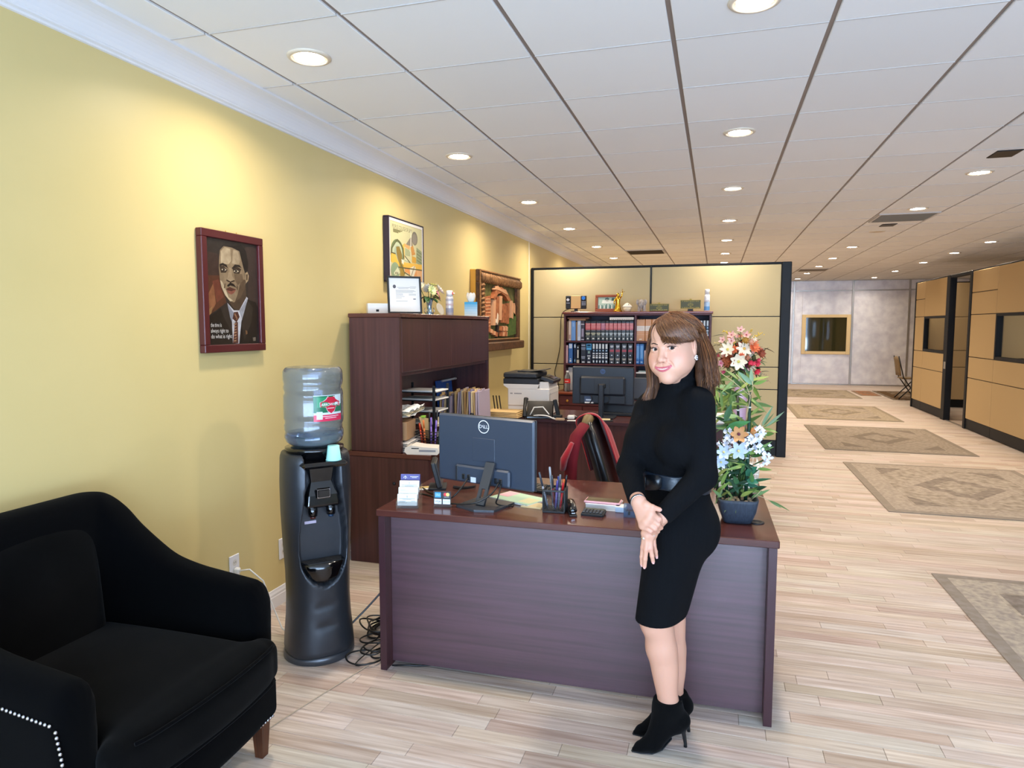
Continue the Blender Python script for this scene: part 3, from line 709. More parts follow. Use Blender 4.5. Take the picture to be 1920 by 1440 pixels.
# payment sign
pay=thing('payment_sign','small clear sign of four card payment logos on the desk','sign',at(829,951),math.radians(8))
bx('acrylic',M_clear,pay,-.041,.041,.004,.012,.0,.073,.001); bx('backing',M_blk2,pay,-.0395,.0395,.0025,.004,.012,.0715,.0003); bx('foot',M_clear,pay,-.041,.041,-.012,.03,0,.003,.001)
mb=MB()
def R2(c,x0,x1,z0,z1,y=.0022): mb.col=lin(c); mb.add([(x0,y,z0),(x1,y,z0),(x1,y,z1),(x0,y,z1)],[(0,1,2,3)])
def dsk(c,x,z,r,y): mb.col=lin(c); mb.add([(x+r*math.cos(2*math.pi*k/24),y,z+r*math.sin(2*math.pi*k/24)) for k in range(24)],[tuple(range(24))])
R2('#3A9BD8',-.034,-.006,.044,.068); R2('#33373A',.004,.036,.043,.069); R2('#EEF2F6',-.037,-.003,.014,.037); R2('#EEF2F6',.003,.037,.014,.037)
dsk('#E0303A',.015,.059,.0085,.0020); dsk('#E9D37A',.026,.059,.0085,.0018)
mb.col=lin('#E8D8D8'); text(mb,'mastercard',.005,(.020,.0018,.047),(1,0,0),(0,0,1),maxw=.026)
mb.col=lin('#EAF4FC'); text(mb,'AMERICAN',.006,(-.020,.002,.059),(1,0,0),(0,0,1),maxw=.022); text(mb,'EXPRESS',.006,(-.020,.002,.053),(1,0,0),(0,0,1),maxw=.022)
mb.col=lin('#22304F'); text(mb,'VISA',.0135,(-.020,.002,.025),(1,0,0),(0,0,1),maxw=.027)
mb.col=lin('#7E93AE'); text(mb,'DISCOVER',.007,(.020,.002,.025),(1,0,0),(0,0,1),maxw=.029)
mb.obj('logos',M_colg,pay)
# notebooks, keyboard, pad
kb=thing('keyboard','black keyboard on the desk behind the monitor','keyboard',at(985,915),math.radians(-16))
bx('case',M_blk2,kb,-.20,.2,-.06,.06,.002,.018,.004)
mb=MB()
for i in range(14):
    for j in range(5): mb.box(-.19+.027*i,-.167+.027*i,-.052+.021*j,-.034+.021*j,.018,.022,.002)
mb.obj('keys',M_blk,kb)
nb=thing('spiral_notebook','spiral notebook with pink and mint cover under the monitor','notebook',at(972,937),math.radians(-25))
bx('pages',M_paper,nb,-.12,.12,-.075,.075,.0005,.008,.001); mb=MB(); mb.col=lin('#BFDDBE'); mb.box(-.12,.12,-.076,.076,.008,.0095,.0005); mb.col=lin('#F0B8C2'); mb.box(-.115,-.05,-.02,.07,.0095,.0102,0); mb.col=lin('#E8E1B0'); mb.box(.04,.11,-.05,.03,.0095,.01,0); mb.obj('cover',M_col,nb)
mb=MB()
for k in range(26): mb.lathe([(.0052,-.0006),(.0058,0),(.0052,.0006)],(-.115+.0092*k,-.077,.007),8,rot=rotm(0,math.pi/2),caps=False)
mb.obj('wire_binding',M_chrome,nb)
pd=thing('note_pad','cream paper pad beside the pen cup on the desk','notepad',at(1003,948),math.radians(-8)); bx('sheets',mat('cream_paper','#E6CF9E',.8),pd,-.05,.05,-.05,.03,0,.006,.001); bx('backing_card',M_manila,pd,-.051,.051,-.051,.031,-.0002,.0012,.0003)
# pen cup
pc=thing('pen_cup','square black wire mesh pen cup on the desk','pen cup',at(1041,957),math.radians(4))
mb=MB();h=.048
for s in range(4):
    R_=rotm(0,0,s*math.pi/2)
    for i in range(13):
        t=-h+2*h*i/12
        mb.xf=None
        a=R_@Vector((t,-h,.008));b=R_@Vector((t,-h,.098)); mb.tube([a,b],.0007,4,False)
        a=R_@Vector((-h,-h,.01+.007*i));b=R_@Vector((h,-h,.01+.007*i)); mb.tube([a,b],.0007,4,False)
mb.obj('mesh_sides',M_blk2,pc,kind='stuff'); bx('base',M_blk2,pc,-h-.002,h+.002,-h-.002,h+.002,0,.010,.002)
mb=MB()
for q in ((-h-.002,h+.002,-h-.002,-h+.003),(-h-.002,h+.002,h-.003,h+.002),(-h-.002,-h+.003,-h,h),(h-.003,h+.002,-h,h)): mb.box(q[0],q[1],q[2],q[3],.096,.103,.001)
for sx in (-1,1):
    for sy in (-1,1): mb.box(sx*h-.002,sx*h+.002,sy*h-.002,sy*h+.002,.005,.1,.0005)
mb.obj('rim_and_corners',M_blk2,pc)
pens=[('clear blue barrel pen with grey cap','#8D95A5','#3B4048',(-.035,-.03),(-.07,-.02),.175),('tall grey marker','#777B84','#A5A9B0',(-.01,.0),(-.028,.01),.195),('dark red ball pen','#6B1F2A','#3a3a3e',(.0,-.02),(-.012,-.025),.165),('blue capped pen','#4C5BB5','#33418e',(.012,.02),(.01,.03),.15),('silver grey pen','#9CA3B5','#60646e',(.02,-.01),(.022,.0),.165),('orange highlighter','#F08A4B','#D86A2C',(.03,.01),(.036,.02),.14),('bright red marker','#D9222E','#B0161F',(.032,-.025),(.04,-.03),.135),('violet pen','#7A6BB0','#4c4283',(.006,-.035),(.015,-.034),.145),('black fine pen','#2b2d33','#15161a',(.036,.032),(.046,.036),.155)]
for l,c1,c2,a,b,hh in pens:
    t=thing('pen',l+' standing in the mesh pen cup','pen',pc.location,pc.rotation_euler.z,'pens in the mesh cup')
    A=Vector((a[0]*.8,a[1]*.8,.012));B=Vector((b[0],b[1],hh)); D=(B-A)
    MB().tube([A,A+D*.1],[.001,.004],8).obj('tip',mat('pen_'+c2,c2,.35),t); MB().tube([A+D*.1,A+D*.62],.0046,8).obj('barrel',mat('pen_'+c1,c1,.3),t); MB().tube([A+D*.62,A+D*.97,B],[.0052,.0052,.004],8).obj('cap',mat('pen_'+c2,c2,.35),t)
# stapler
sp=thing('stapler','black stapler standing beside the mesh pen cup','stapler',at(1075,969),math.radians(108))
bx('base',M_blk2,sp,-.005,.135,-.017,.017,0,.008,.003)
mb=MB();mb.loft([[(x,w*math.cos(a),z+hh*math.sin(a)) for a in [2*math.pi*k/14 for k in range(14)]] for x,w,z,hh in ((0,.008,.024,.006),(.006,.017,.026,.013),(.05,.019,.034,.014),(.11,.017,.040,.012),(.135,.012,.036,.012),(.138,.006,.034,.006))]);mb.obj('arm',M_gloss,sp)
bx('magazine',M_chrome,sp,.002,.12,-.008,.008,.012,.018,.001); bx('hinge',M_blk2,sp,.115,.134,-.014,.014,.008,.035,.003)
# calculator
ca=thing('calculator','black desktop calculator on the desk front edge','calculator',at(1112,966),math.radians(-3))
bx('case',M_blk2,ca,-.05,.05,-.025,.045,0,.016,.004,rotm(math.radians(6))); bx('display',mat('lcd','#4b5148',.2),ca,-.042,.042,.022,.038,.019,.021,.001,rotm(math.radians(6)))
for i in range(6):
    for j in range(3): bx('key',mat('key_grey','#3d4046',.45),ca,-.045+.0155*i,-.034+.0155*i,-.018+.013*j,-.009+.013*j,.0145+.0014*j,.0185+.0014*j,.001)
# books with phone
wbk=thing('white_book','thick white book lying under the pink smartphone','book',at(1130,957),math.radians(-2)); bx('pages',M_paper,wbk,-.078,.073,.0,.10,.003,.023,.001); bx('cover',mat('white_cover','#F2F0EE',.45),wbk,-.08,.075,-.002,.102,.0,.003,.0008); bx('cover',mat('white_cover'),wbk,-.08,.075,-.002,.102,.023,.026,.0008)
bl=thing('blue_white_box','small white and pale blue box under the smartphone right end','box',at(1163,961),math.radians(-2)); bx('box_body',mat('paleblue','#B7CDE6',.5),bl,-.022,.022,-.004,.05,0,.022,.002); bx('lid',M_wplas,bl,-.022,.022,-.004,.05,.022,.026,.002)
sm=thing('smartphone','pink cased smartphone lying face up on the white book','phone',(wbk.location.x-.005,wbk.location.y+.045,DZ+.0265),math.radians(-2)); bx('case',mat('pink_case','#DDA9B5',.4),sm,-.082,.082,-.039,.039,0,.010,.004); bx('screen',M_gloss,sm,-.076,.076,-.034,.034,.0098,.0106,.001)
hd=thing('acrylic_holder','small blue tinted acrylic holder on the desk beside the woman','holder',at(1180,971),math.radians(5)); M_bacr=mat('blue_acrylic','#7FA3CE',.08,trans=.7,ior=1.2,alpha=.6)
bx('front_wall',M_bacr,hd,-.025,.025,0,.003,0,.028,.001); bx('back_wall',M_bacr,hd,-.025,.025,.03,.033,0,.055,.001); bx('side_wall',M_bacr,hd,-.025,-.022,.003,.03,0,.05,.001); bx('side_wall',M_bacr,hd,.022,.025,.003,.03,0,.05,.001); bx('clip',M_blk2,hd,-.005,.003,-.002,0,.012,.03,.001)
# ================================================================ ON AND IN THE HUTCH
HT=.75+.912
def onx(u,x): return PX(u,588,x).y
def C4(m,c): return mat(m,c,.6)
def ln(mb,c,o,ax,az,x0,x1,z,h): mb.col=lin(c); mb.poly([(x0,z-h),(x1,z-h),(x1,z),(x0,z)],o,ax,az)
wbx=thing('white_box','white cardboard box behind the framed certificate on the hutch','box',(-2.24,onx(709,-2.24),HT),math.radians(35))
bx('box_body',M_paper,wbx,-.075,.075,-.05,.05,0,.068,.002); bx('lid',M_wplas,wbx,-.076,.076,-.051,.051,.06,.071,.002); bx('barcode',M_dark,wbx,-.02,0,-.0506,-.0500,.015,.03,0)
fl_=thing('paper_tray_stand','dark folded paper leaning behind the certificate frame on the hutch','paper',(-2.28,onx(700,-2.28),HT),.3); bx('sheet',C4('kraft','#b28c56'),fl_,-.02,.05,-.06,.06,0,.012,.002); bx('sheet',C4('kraft2','#97724a'),fl_,-.01,.06,-.05,.07,.012,.02,.002)
cf=thing('certificate_frame','black framed certificate leaning on top of the hutch','picture frame',(-2.06,onx(760,-2.06),HT),math.radians(38),rot=(math.radians(-9),0,math.radians(38)))
w_,h_=.118,.262
for q in ((-w_,w_,0,.014),(-w_,w_,h_-.012,h_),(-w_,-w_+.012,.014,h_-.012),(w_-.012,w_,.014,h_-.012)): bx('frame',M_blk2,cf,q[0],q[1],-.012,.008,q[2],q[3],.002)
bx('paper',M_paper,cf,-w_+.012,w_-.012,-.002,.002,.014,h_-.012,0); bx('easel_leg',M_blk2,cf,-.03,.03,.008,.07,.0,.02,.003)
mb=MB(); r=random.Random(2)
for i,(x0,x1,z) in enumerate([(-.05,.04,.185),(-.04,.03,.178),(.04,.085,.19),(.04,.08,.182),(-.06,.07,.165),(-.06,.08,.158),(-.06,.06,.15),(-.06,-.01,.14),(.03,.08,.14),(-.06,-.01,.132),(.03,.08,.132),(-.06,.0,.122),(-.06,-.02,.112),(-.06,.02,.09)]): ln(mb,'#9a9a9c',(0,-.0024,0),(1,0,0),(0,0,1),x0,x1,z,.0025)
mb.col=lin('#5a5a60'); mb.poly([(-.068+.011*math.cos(q),.19+.013*math.sin(q)) for q in [2*math.pi*k/16 for k in range(16)]],(0,-.0024,0),(1,0,0),(0,0,1)); ln(mb,'#7a7a80',(0,-.0024,0),(1,0,0),(0,0,1),.06,.078,.108,.008)
mb.obj('printed_text',M_col,cf)
# small flower vase
def petals(mb,c,nrm,n,rad,wid,col,col2=None,cup=.35,layers=1,seg=3):
    c=Vector(c);x,y,d=frame(nrm)
    for l in range(layers):
        for k in range(n):
            a=2*math.pi*(k+.5*l)/n; e=x*math.cos(a)+y*math.sin(a); s=d.cross(e); R=rad*(1-.28*l); q=cup*(1+.9*l)
            P=[]
            for i in range(seg+1):
                u=i/seg; wdt=wid*math.sin(math.pi*min(.97,.12+.80*u))*(1-.2*l); ctr=c+e*R*u*(1-.25*q*u)+d*R*(q*u*u)
                P.append([ctr-s*wdt,ctr+d*wdt*-.25,ctr+s*wdt])
            cc=lin(col) if col2 is None else tuple(np.array(lin(col))*(1-.0)); mb.col=cc; mb.grid(P)
    mb.col=None
def leaf(mb,a,d,L_,W_,col,droop=.3,up=Vector((0,0,1)),fold=.25,seg=5):
    a=Vector(a);d=Vector(d).normalized(); s=d.cross(up)
    if s.length<.05: s=Vector((1,0,0))
    s.normalize(); n_=s.cross(d); P=[]
    for i in range(seg+1):
        u=i/seg; wdt=W_*.5*(math.sin(math.pi*min(1,u**.75))**.9 if 0<u<1 else .02); c=a+d*L_*u-Vector((0,0,1))*L_*droop*u*u
        P.append([c-s*wdt+n_*wdt*fold,c,c+s*wdt+n_*wdt*fold])
    mb.col=lin(col); mb.grid(P); mb.col=None
M_pet=mat('petals','#FFFFFF',.7,attr=True,sss=0); M_leaf=mat('leaves','#FFFFFF',.45,attr=True); M_stem=mat('green_stem','#3d5a2c',.5)
yv=onx(805,-2.10)
va=thing('flower_vase','silver blue vase of white chrysanthemums on top of the hutch','vase',(-2.10,yv,HT))
mb=MB();mb.lathe([(.03,0),(.034,.006),(.018,.03),(.02,.07),(.027,.11),(.036,.125),(.033,.125),(.022,.1),(.015,.03),(1e-4,.02)],n=24);mb.obj('vase_body',mat('silver_blue','#9DB9D6',.12,metal=.8),va)
for k in range(4): MB().tube([(.028*math.cos(k*1.57),.028*math.sin(k*1.57),.01),(.042*math.cos(k*1.57),.042*math.sin(k*1.57),.03),(.034*math.cos(k*1.57),.034*math.sin(k*1.57),.055)],.003,6).obj('foot_scroll',M_chrome,va)
r=random.Random(9)
fl3=[((-.05,-.05,.20),(-.3,-.5,.6),'#F6F3E2',.055),((.05,.075,.195),(.6,.3,.5),'#FBF8F0',.06),((.03,-.02,.185),(.8,-.4,.3),'#DDE3A8',.045),((.02,.03,.225),(.2,.1,.9),'#E9E79A',.04),((.055,.02,.17),(.8,.1,.3),'#E29AA0',.03),((-.03,.05,.2),(-.4,.5,.6),'#F4F2E6',.05),((.06,.05,.135),(.8,.4,.2),'#D98890',.024)]
for c,n_,col,rd in fl3:
    mb=MB();petals(mb,c,n_,13,rd,rd*.17,col,layers=3,cup=.25);mb.obj('bloom',M_pet,va); MB().tube([(0,0,.06),(c[0]*.5,c[1]*.5,.13),c],.0025,6).obj('stem',M_stem,va)
for i in range(9):
    a=r.random()*6.28; mb=MB();leaf(mb,(.02*math.cos(a),.02*math.sin(a),.125+.03*r.random()),(math.cos(a)+.5,math.sin(a)+.3,-.15),.075,.04,'#244A22',.4);mb.obj('leaf',M_leaf,va)
wd=thing('oval_dish','small translucent white oval dish leaning behind the silver vase','dish',(-2.15,onx(824,-2.15),HT),math.radians(75))
mb=MB();mb.lathe([(1e-4,0),(.03,.002),(.042,.008),(.044,.010),(.041,.011),(.03,.006),(1e-4,.005)],(0,0,.050),24,sy=1.15,rot=rotm(math.radians(68),0,0));mb.obj('dish',mat('milky','#D8D2C4',.4,trans=.3),wd)
MB().box(-.02,.02,.01,.03,0,.01,.003).obj('rest',M_clear,wd)
def spray(name,label,loc,h,r_,body,cap,bands,txt=None,tcol='#20305a'):
    t=thing(name,label,'spray can',loc)
    mb=MB();mb.lathe([(r_*.94,0),(r_,.004),(r_,h*.70),(r_*.97,h*.715),(r_*.8,h*.76)],n=24);mb.obj('can',body,t)
    for z0,z1,c in bands: MB().lathe([(r_*1.004,h*z0),(r_*1.004,h*z1)],n=24,caps=False).obj('label_band',mat('band_'+c,c,.4),t)
    mb=MB();mb.lathe([(r_*.82,h*.75),(r_*.82,h*.97),(r_*.7,h),(1e-4,h)],n=24);mb.obj('cap',cap,t)
    return t
M_lgrey=mat('can_grey','#C9C9D2',.35,metal=.3); M_canw=mat('can_white','#E9EAEE',.35)
dc=spray('duster_can','grey and white air duster can on the hutch top','' or (-2.09,onx(843,-2.09),HT),.205,.032,M_lgrey,M_canw,[(.12,.30,'#8f93a8'),(.40,.48,'#b8a8b0'),(.58,.66,'#9fa4b6')])
bx('trigger',mat('red_tab','#C4554a',.4),dc,.02,.034,-.006,.006,.17,.19,.002); MB().tube([(.02,0,.185),(.045,.0,.18)],.004,8).obj('nozzle',M_canw,dc)
tb_=thing('tissue_box','sky blue tissue box with white tissue on the hutch','tissue box',(-2.07,onx(883,-2.07),HT),math.radians(20))
mb=MB();
for i in range(6): mb.col=tuple(np.array(lin('#CFE3EE'))*(1-i/5)+np.array(lin('#3F9CCB'))*(i/5)); mb.box(-.056,.056,-.056,.056,.125*i/6,.125*(i+1)/6,0)
mb.obj('box_body',M_col,tb_)
P=[]
for i in range(7):
    u=i/6; P.append([(( .018+.032*u*(1.2-u)*1.6)*math.cos(a)*(1+.25*math.sin(5*a)*u),(.012+.03*u*(1.2-u)*1.6)*math.sin(a)*(1+.25*math.cos(4*a)*u),.122+.075*u+.012*math.sin(3*a)*u) for a in [2*math.pi*k/28 for k in range(28)]])
mb=MB();mb.grid(P,closed_u=True);mb.obj('tissue',M_paper,tb_)
# --- inside the open bay
BZ=.75
def pin(u,v,x): p=PX(u,v,x); return (x,p.y,BZ)
lt=thing('letter_tray','black tiered letter tray with white papers in the hutch bay','letter tray',(-2.08,4.63,BZ))
for k,z in enumerate((.02,.11,.20,.285,.345)):
    bx('shelf',M_blk2,lt,-.15,.15,-.13,.13,z,z+.006,.002)
    bx('paper_stack',M_paper,lt,-.13,.158,-.11,.115,z+.006,z+.016,.002,rotm(0,0,.05*(k%3-1)))
for sx in (-.14,.148):
    for sy in (-.134,.128): bx('post',M_blk2,lt,sx-.012,sx+.008,sy-.006,sy+.006,0,.40,.002)
# upright folders in two groups
M_cols=['#D9B681','#C9A875','#E0C496','#9C93B5','#CDB9C4','#D2A46A','#E6D0A4','#B7A8B8']
for g,(x0,n,dx,y0,hh,lab) in enumerate(((-2.245,6,.018,5.36,.25,'worn file folders left of the tabbed folders'),(-2.115,11,.021,5.38,.285,'tabbed file folders'))):
    for i in range(n):
        t=thing('file_folder','%s file folder, %s in the %s bundle in the hutch bay'%(['tan','buff','cream','violet','pale pink','orange tan','light manila','grey lilac'][(i*3+g)%8],['first','second','third','fourth','fifth','sixth','seventh','eighth','ninth','tenth','eleventh'][i],['left','right'][g]),'folder',(x0+i*dx,y0+.15,BZ),0,lab)
        mt=mat('folder_%d'%((i*3+g)%8),M_cols[(i*3+g)%8],.8); q=rotm(0,math.radians(4-8*rnd.random()),0); h_=hh-.02*rnd.random()
        bx('cover',mt,t,-.007,.007,-.15-.01*rnd.random(),.13,0,h_,.002,q); bx('tab',mt,t,-.004,.004,-.12+.05*(i%3),-.05+.05*(i%3),h_-.012,h_+.016,.001,q)
cl=thing('calendar','blue wall planner with white spiral binding behind the folders','calendar',(-2.27,5.54,BZ),0); bx('cover',mat('planner_blue','#1F4E9C',.5),cl,-.01,.005,-.17,.17,0,.36,.002,rotm(0,math.radians(-6)))
mb=MB()
for k in range(14): mb.lathe([(.008,-.003),(.010,0),(.008,.003)],(.01+.022,-.155+.024*k,.36),10,rot=rotm(math.pi/2),caps=False)
mb.obj('spiral',M_wplas,cl)
jr=thing('white_jar','white jar with a silver lid in front of the folders','jar',pin(849,776,-1.93)); mb=MB();mb.lathe([(.045,0),(.048,.005),(.048,.075),(.042,.085)],n=24);mb.obj('jar_body',M_canw,jr); MB().lathe([(.047,.083),(.048,.086),(.048,.097),(.045,.1),(1e-4,.1)],n=24).obj('lid',M_chrome,jr)
jr.location.z=.752
bo=thing('small_bottle','small clear bottle with black cap before the folders','bottle',pin(885,780,-1.90)); mb=MB();mb.lathe([(.022,0),(.024,.004),(.024,.06),(.015,.085),(.013,.095)],n=20);mb.obj('glass',mat('clear_bottle','#E9D8BC',.08,trans=.8,ior=1.2),bo); MB().lathe([(.017,.092),(.017,.118),(.015,.12),(1e-4,.12)],n=16).obj('cap',M_blk,bo)
# crumpled papers, carton, label machine, organiser
kx=thing('carton','small brown carton under loose papers in the hutch bay','box',(-2.03,4.15,BZ+.075),math.radians(8)); bx('box_body',mat('cardboard','#B08C68',.8),kx,-.06,.075,-.10,.10,0,.12,.002); bx('tape',mat('packing_tape','#c3a27d',.4),kx,-.02,.025,-.101,.101,.0,.121,.0005)
def crumple(t,name,m,x0,x1,y0,y1,z,amp,seed,nx=8,ny=8,tilt=(0,0)):
    r=random.Random(seed); P=[[(x0+(x1-x0)*i/nx,y0+(y1-y0)*j/ny,z+amp*(r.random()-.3)+tilt[0]*i/nx+tilt[1]*j/ny) for j in range(ny+1)] for i in range(nx+1)]
    mb=MB();mb.grid(P,False);o=mb.obj(name,m,t); s=o.modifiers.new('s','SOLIDIFY'); s.thickness=.002; return o
pp=thing('loose_papers','crumpled cream papers heaped on the small brown carton','paper',(-2.02,4.17,BZ+.20)); 
for k in range(4): crumple(pp,'sheet',[M_paper,mat('cream_sheet','#E6D6B0',.8),mat('newsprint','#CFC6AE',.85),M_paper][k],-.10,.10,-.12,.13,.008+.012*k,.02,k,tilt=(.02,.02))
env=thing('manila_envelope','manila envelope corner hanging off the brown carton','envelope',(-1.925,4.27,BZ+.13)); MB().prism([(-.03,.08),(.06,.06),(.075,-.02),(.05,-.09),(.02,-.06)],.004,(0,0,0),(.5,.86,0),(0,0,1)).obj('paper',M_manila,env); bx('clip',mat('lime','#9BD04a',.5),env,-.01,.02,-.01,.02,.07,.085,.002)
st2=thing('paper_stack','stack of curling white papers at the near end of the bay','paper',(-2.05,4.15,BZ)); 
for k in range(5): crumple(st2,'sheet',M_paper,-.11,.12,-.11,.12,.002+.013*k,.008,20+k,tilt=(0,.012))
lm=thing('label_machine','white and grey desktop machine on the credenza corner','office machine',(-1.815,4.055,BZ),math.radians(10))
prof=[(-.10,0),(.10,0),(.115,.018),(.10,.045),(.0,.05),(-.07,.06),(-.11,.045),(-.118,.02)]
MB().prism([(p[0],p[1]) for p in prof],.13,(0,.065,0),(1,0,0),(0,0,1)).obj('housing',mat('machine_white','#E4DED6',.4),lm); bx('grey_stripe',mat('machine_grey','#8d8f98',.4),lm,-.02,.09,-.0665,-.0655,.02,.032,.001); bx('slot',M_blk,lm,-.07,-.02,-.0668,-.0655,.038,.044,.001); bx('base',M_blk2,lm,-.105,.1,-.062,.062,-.0,.004,.001)
og=thing('desk_organiser','black wire organiser full of pens in the hutch bay','organiser',(-1.865,4.27,BZ)); 
for q in ((-.09,.09,-.06,-.056),(-.09,.09,.056,.06),(-.09,-.086,-.06,.06),(.086,.09,-.06,.06),(-.09,.09,-.002,.002)): 
    for k in range(6): bx('rail',M_blk,og,q[0],q[1],q[2],q[3],.008+.02*k,.014+.02*k,.001)
bx('tray_floor',M_blk,og,-.09,.09,-.06,.06,0,.006,.001)
for i,(x,y,c,hh) in enumerate(((-.06,-.03,'#D9502E',.17),(-.03,-.035,'#E07A3c',.19),(.02,-.03,'#8B6FC9',.21),(.05,-.02,'#9478d8',.19),(.06,.03,'#49A7A0',.22),(-.02,.03,'#1d1e22',.24),(.03,.04,'#26272c',.25),(-.07,.02,'#c23b2e',.15))):
    t=thing('pen','%s pen standing in the black wire organiser'%['red','orange','violet','light violet','teal','black','tall black','dark red'][i],'pen',og.location,0,'pens in the wire organiser'); A=Vector((x*.8,y*.8,.008));B=Vector((x*1.1,y*1.2,hh)); m=mat('pen_'+c,c,.4)
    MB().tube([A,A+(B-A)*.7],.006,8).obj('barrel',m,t); MB().tube([A+(B-A)*.7,B],[.007,.006],8).obj('cap',m,t)
mug=thing('paper_note','cream note card propped on the letter tray post','paper',(-1.93,4.55,BZ+.12)); MB().prism([(-.02,0),(.02,0),(.012,.07),(-.012,.07)],.003,(0,0,-.02),(.3,.95,0),(0,0,1)).obj('card',mat('cream_sheet'),mug)
# ================================================================ BACK DESK
B2=.75
def bk(u,y): return PY(u,700,y).x
px0,px1=bk(953,6.2),bk(1036,6.2)
pr=thing('printer','white and black multifunction printer on the back desk by the wall','printer',((px0+px1)/2,6.28,B2)); hw=(px1-px0)/2
M_prw=mat('printer_white','#DAD5D0',.45); M_prb=mat('printer_black','#26272B',.4)
bx('paper_tray',M_prw,pr,-hw+.03,hw,-.19,.19,.0,.09,.006); bx('body',M_prw,pr,-hw+.03,hw-.005,-.20,.20,.085,.25,.008)
MB().prism([(-hw-.01,.275),(-hw+.035,.245),(hw-.12,.245),(hw-.10,.29),(-hw-.01,.29)],.40,(0,.20,0),(1,0,0),(0,0,1)).obj('shoulder',M_prw,pr)
bx('scanner',M_prb,pr,-hw-.012,hw-.10,-.205,.205,.288,.34,.006); bx('document_feeder',M_prb,pr,-hw-.012,hw-.12,-.205,.205,.343,.395,.012); bx('feeder_tray',M_prb,pr,-.08,hw-.06,-.12,.12,.40,.408,.003,rotm(0,math.radians(-8))); bx('feeder_cover',M_prb,pr,-.12,.02,-.1,.1,.395,.408,.004)
MB().prism([(hw-.11,.20),(hw-.0,.20),(hw-.02,.31),(hw-.10,.31)],.34,(0,.17,0),(1,0,0),(0,0,1)).obj('front_panel',M_prw,pr); bx('control_panel',M_prb,pr,hw-.10,hw+.03,-.15,.15,.31,.345,.006,rotm(0,math.radians(18))); bx('touch_screen',M_gloss,pr,hw-.05,hw+.02,-.10,.06,.338,.347,.001,rotm(0,math.radians(18)))
mb=MB();mb.col=lin('#77747a')
for x in (-.16,-.148,-.12,-.108,-.096,-.084,-.072,-.06): mb.poly([(x,0),(x+.009,0),(x+.009,.011),(x,.011)],(0,-.2006,.195),(1,0,0),(0,0,1))
mb.obj('printed_name',M_col,pr)
ro=thing('router','black router with three upright antennas by the yellow wall','router',(bk(938,6.0),6.02,B2+.02)); bx('case',M_blk2,ro,-.10,.12,-.05,.05,.0,.03,.006); bx('foot',M_blk2,ro,-.09,.10,-.04,.04,-.02,0,.002)
for k in range(3): bx('antenna',M_blk,ro,-.085+.03*k,-.075+.03*k,.03,.04,.03,.16,.003,rotm(0,math.radians(-8)))
fs=thing('envelope_stack','stack of thick manila envelopes on the back desk left end','envelope',(bk(948,5.93),5.96,B2),math.radians(-6))
for k in range(4): bx('envelope',M_manila,fs,-.19+.01*(k%2),.17-.012*k,-.11,.11+.006*k,.002+.013*k,.013+.013*k,.003,rotm(0,0,.04*(k-1.5)))
nc=thing('name_card','small silver name card on the near edge of the back desk','card',(bk(941,5.86),5.875,B2),-.05); bx('card',mat('silver_card','#8f8a92',.4),nc,-.05,.05,-.006,.0,.0,.035,.001,rotm(math.radians(25))); bx('base',M_blk2,nc,-.05,.05,-.01,.02,0,.006,.002)
dp=thing('telephone','black desk telephone with raised screen beside the printer','telephone',(bk(1012,5.92),5.935,B2),math.radians(10))
bx('stand',M_blk2,dp,-.05,.05,.0,.09,0,.06,.006); bx('body',M_gloss,dp,-.12,.12,-.10,.12,.055,.085,.008,rotm(math.radians(38))); bx('screen',mat('phone_screen','#1c1f1d',.2),dp,-.09,.06,.04,.10,.084,.088,.001,rotm(math.radians(38),0,0),)
mb=MB();mb.tube([(-.13,-.09,.02),(-.14,.0,.09),(-.135,.09,.165)],[.022,.014,.022],10,flat=.7);mb.obj('handset',M_blk,dp); MB().tube([(-.10,-.06,.0),(-.05,-.05,.10),(.03,-.05,.105),(.1,-.05,.02),(.13,-.05,.005)],.006,6).obj('white_cord',M_wplas,dp)
d2=thing('cordless_handset','black cordless handset leaning beside the desk telephone','telephone',(bk(1044,5.95),5.96,B2)); bx('body',M_blk,d2,-.018,.018,-.012,.012,.0,.17,.006,rotm(0,math.radians(-14))); bx('cradle',M_blk2,d2,-.035,.045,-.04,.04,0,.03,.006)
cable('phone_cable','tangled black and white cords lying in front of the desk telephone',[(bk(985,5.85),5.855,B2+.006),(bk(1005,5.85),5.865,B2+.03),(bk(1025,5.85),5.86,B2+.03),(bk(1040,5.85),5.86,B2+.006),(bk(1058,5.86),5.88,B2+.006)],.006,M_wplas)
cable('black_cable','black cord along the back desk between telephone and monitor',[(bk(1030,5.9),5.86,B2+.005),(bk(1050,5.9),5.9,B2+.006),(bk(1075,5.9),5.96,B2+.006),(bk(1095,6.),6.1,B2+.006),(bk(1110,6.),6.2,B2+.006)],.007)
ad=thing('power_adapter','white square adapter on the back desk beside the red cardigan','adapter',(bk(1070,5.9),5.93,B2),.1); bx('case',M_wplas,ad,-.032,.032,-.025,.025,0,.035,.008); MB().tube([(0,.024,.02),(.02,.05,.03),(.05,.09,.006)],.004,6).obj('lead',M_wplas,ad)
tk=thing('tan_wallet','tan folded card case on the near edge of the back desk','case',(bk(1050,5.82),5.83,B2),-.05); bx('flap',mat('tan_case','#b79a7c',.6),tk,-.04,.04,-.018,.018,0,.012,.003); bx('flap',mat('tan_case'),tk,-.038,.038,-.016,.016,.0125,.018,.002)
t2=thing('paper_slip','white paper slip beside the tan card case','paper',(bk(1072,5.80),5.812,B2),.1); bx('slip',M_paper,t2,-.04,.04,-.015,.015,0,.003,.0005); bx('slip',M_paper,t2,-.03,.045,-.012,.018,.003,.005,.0005,rotm(0,0,.2))
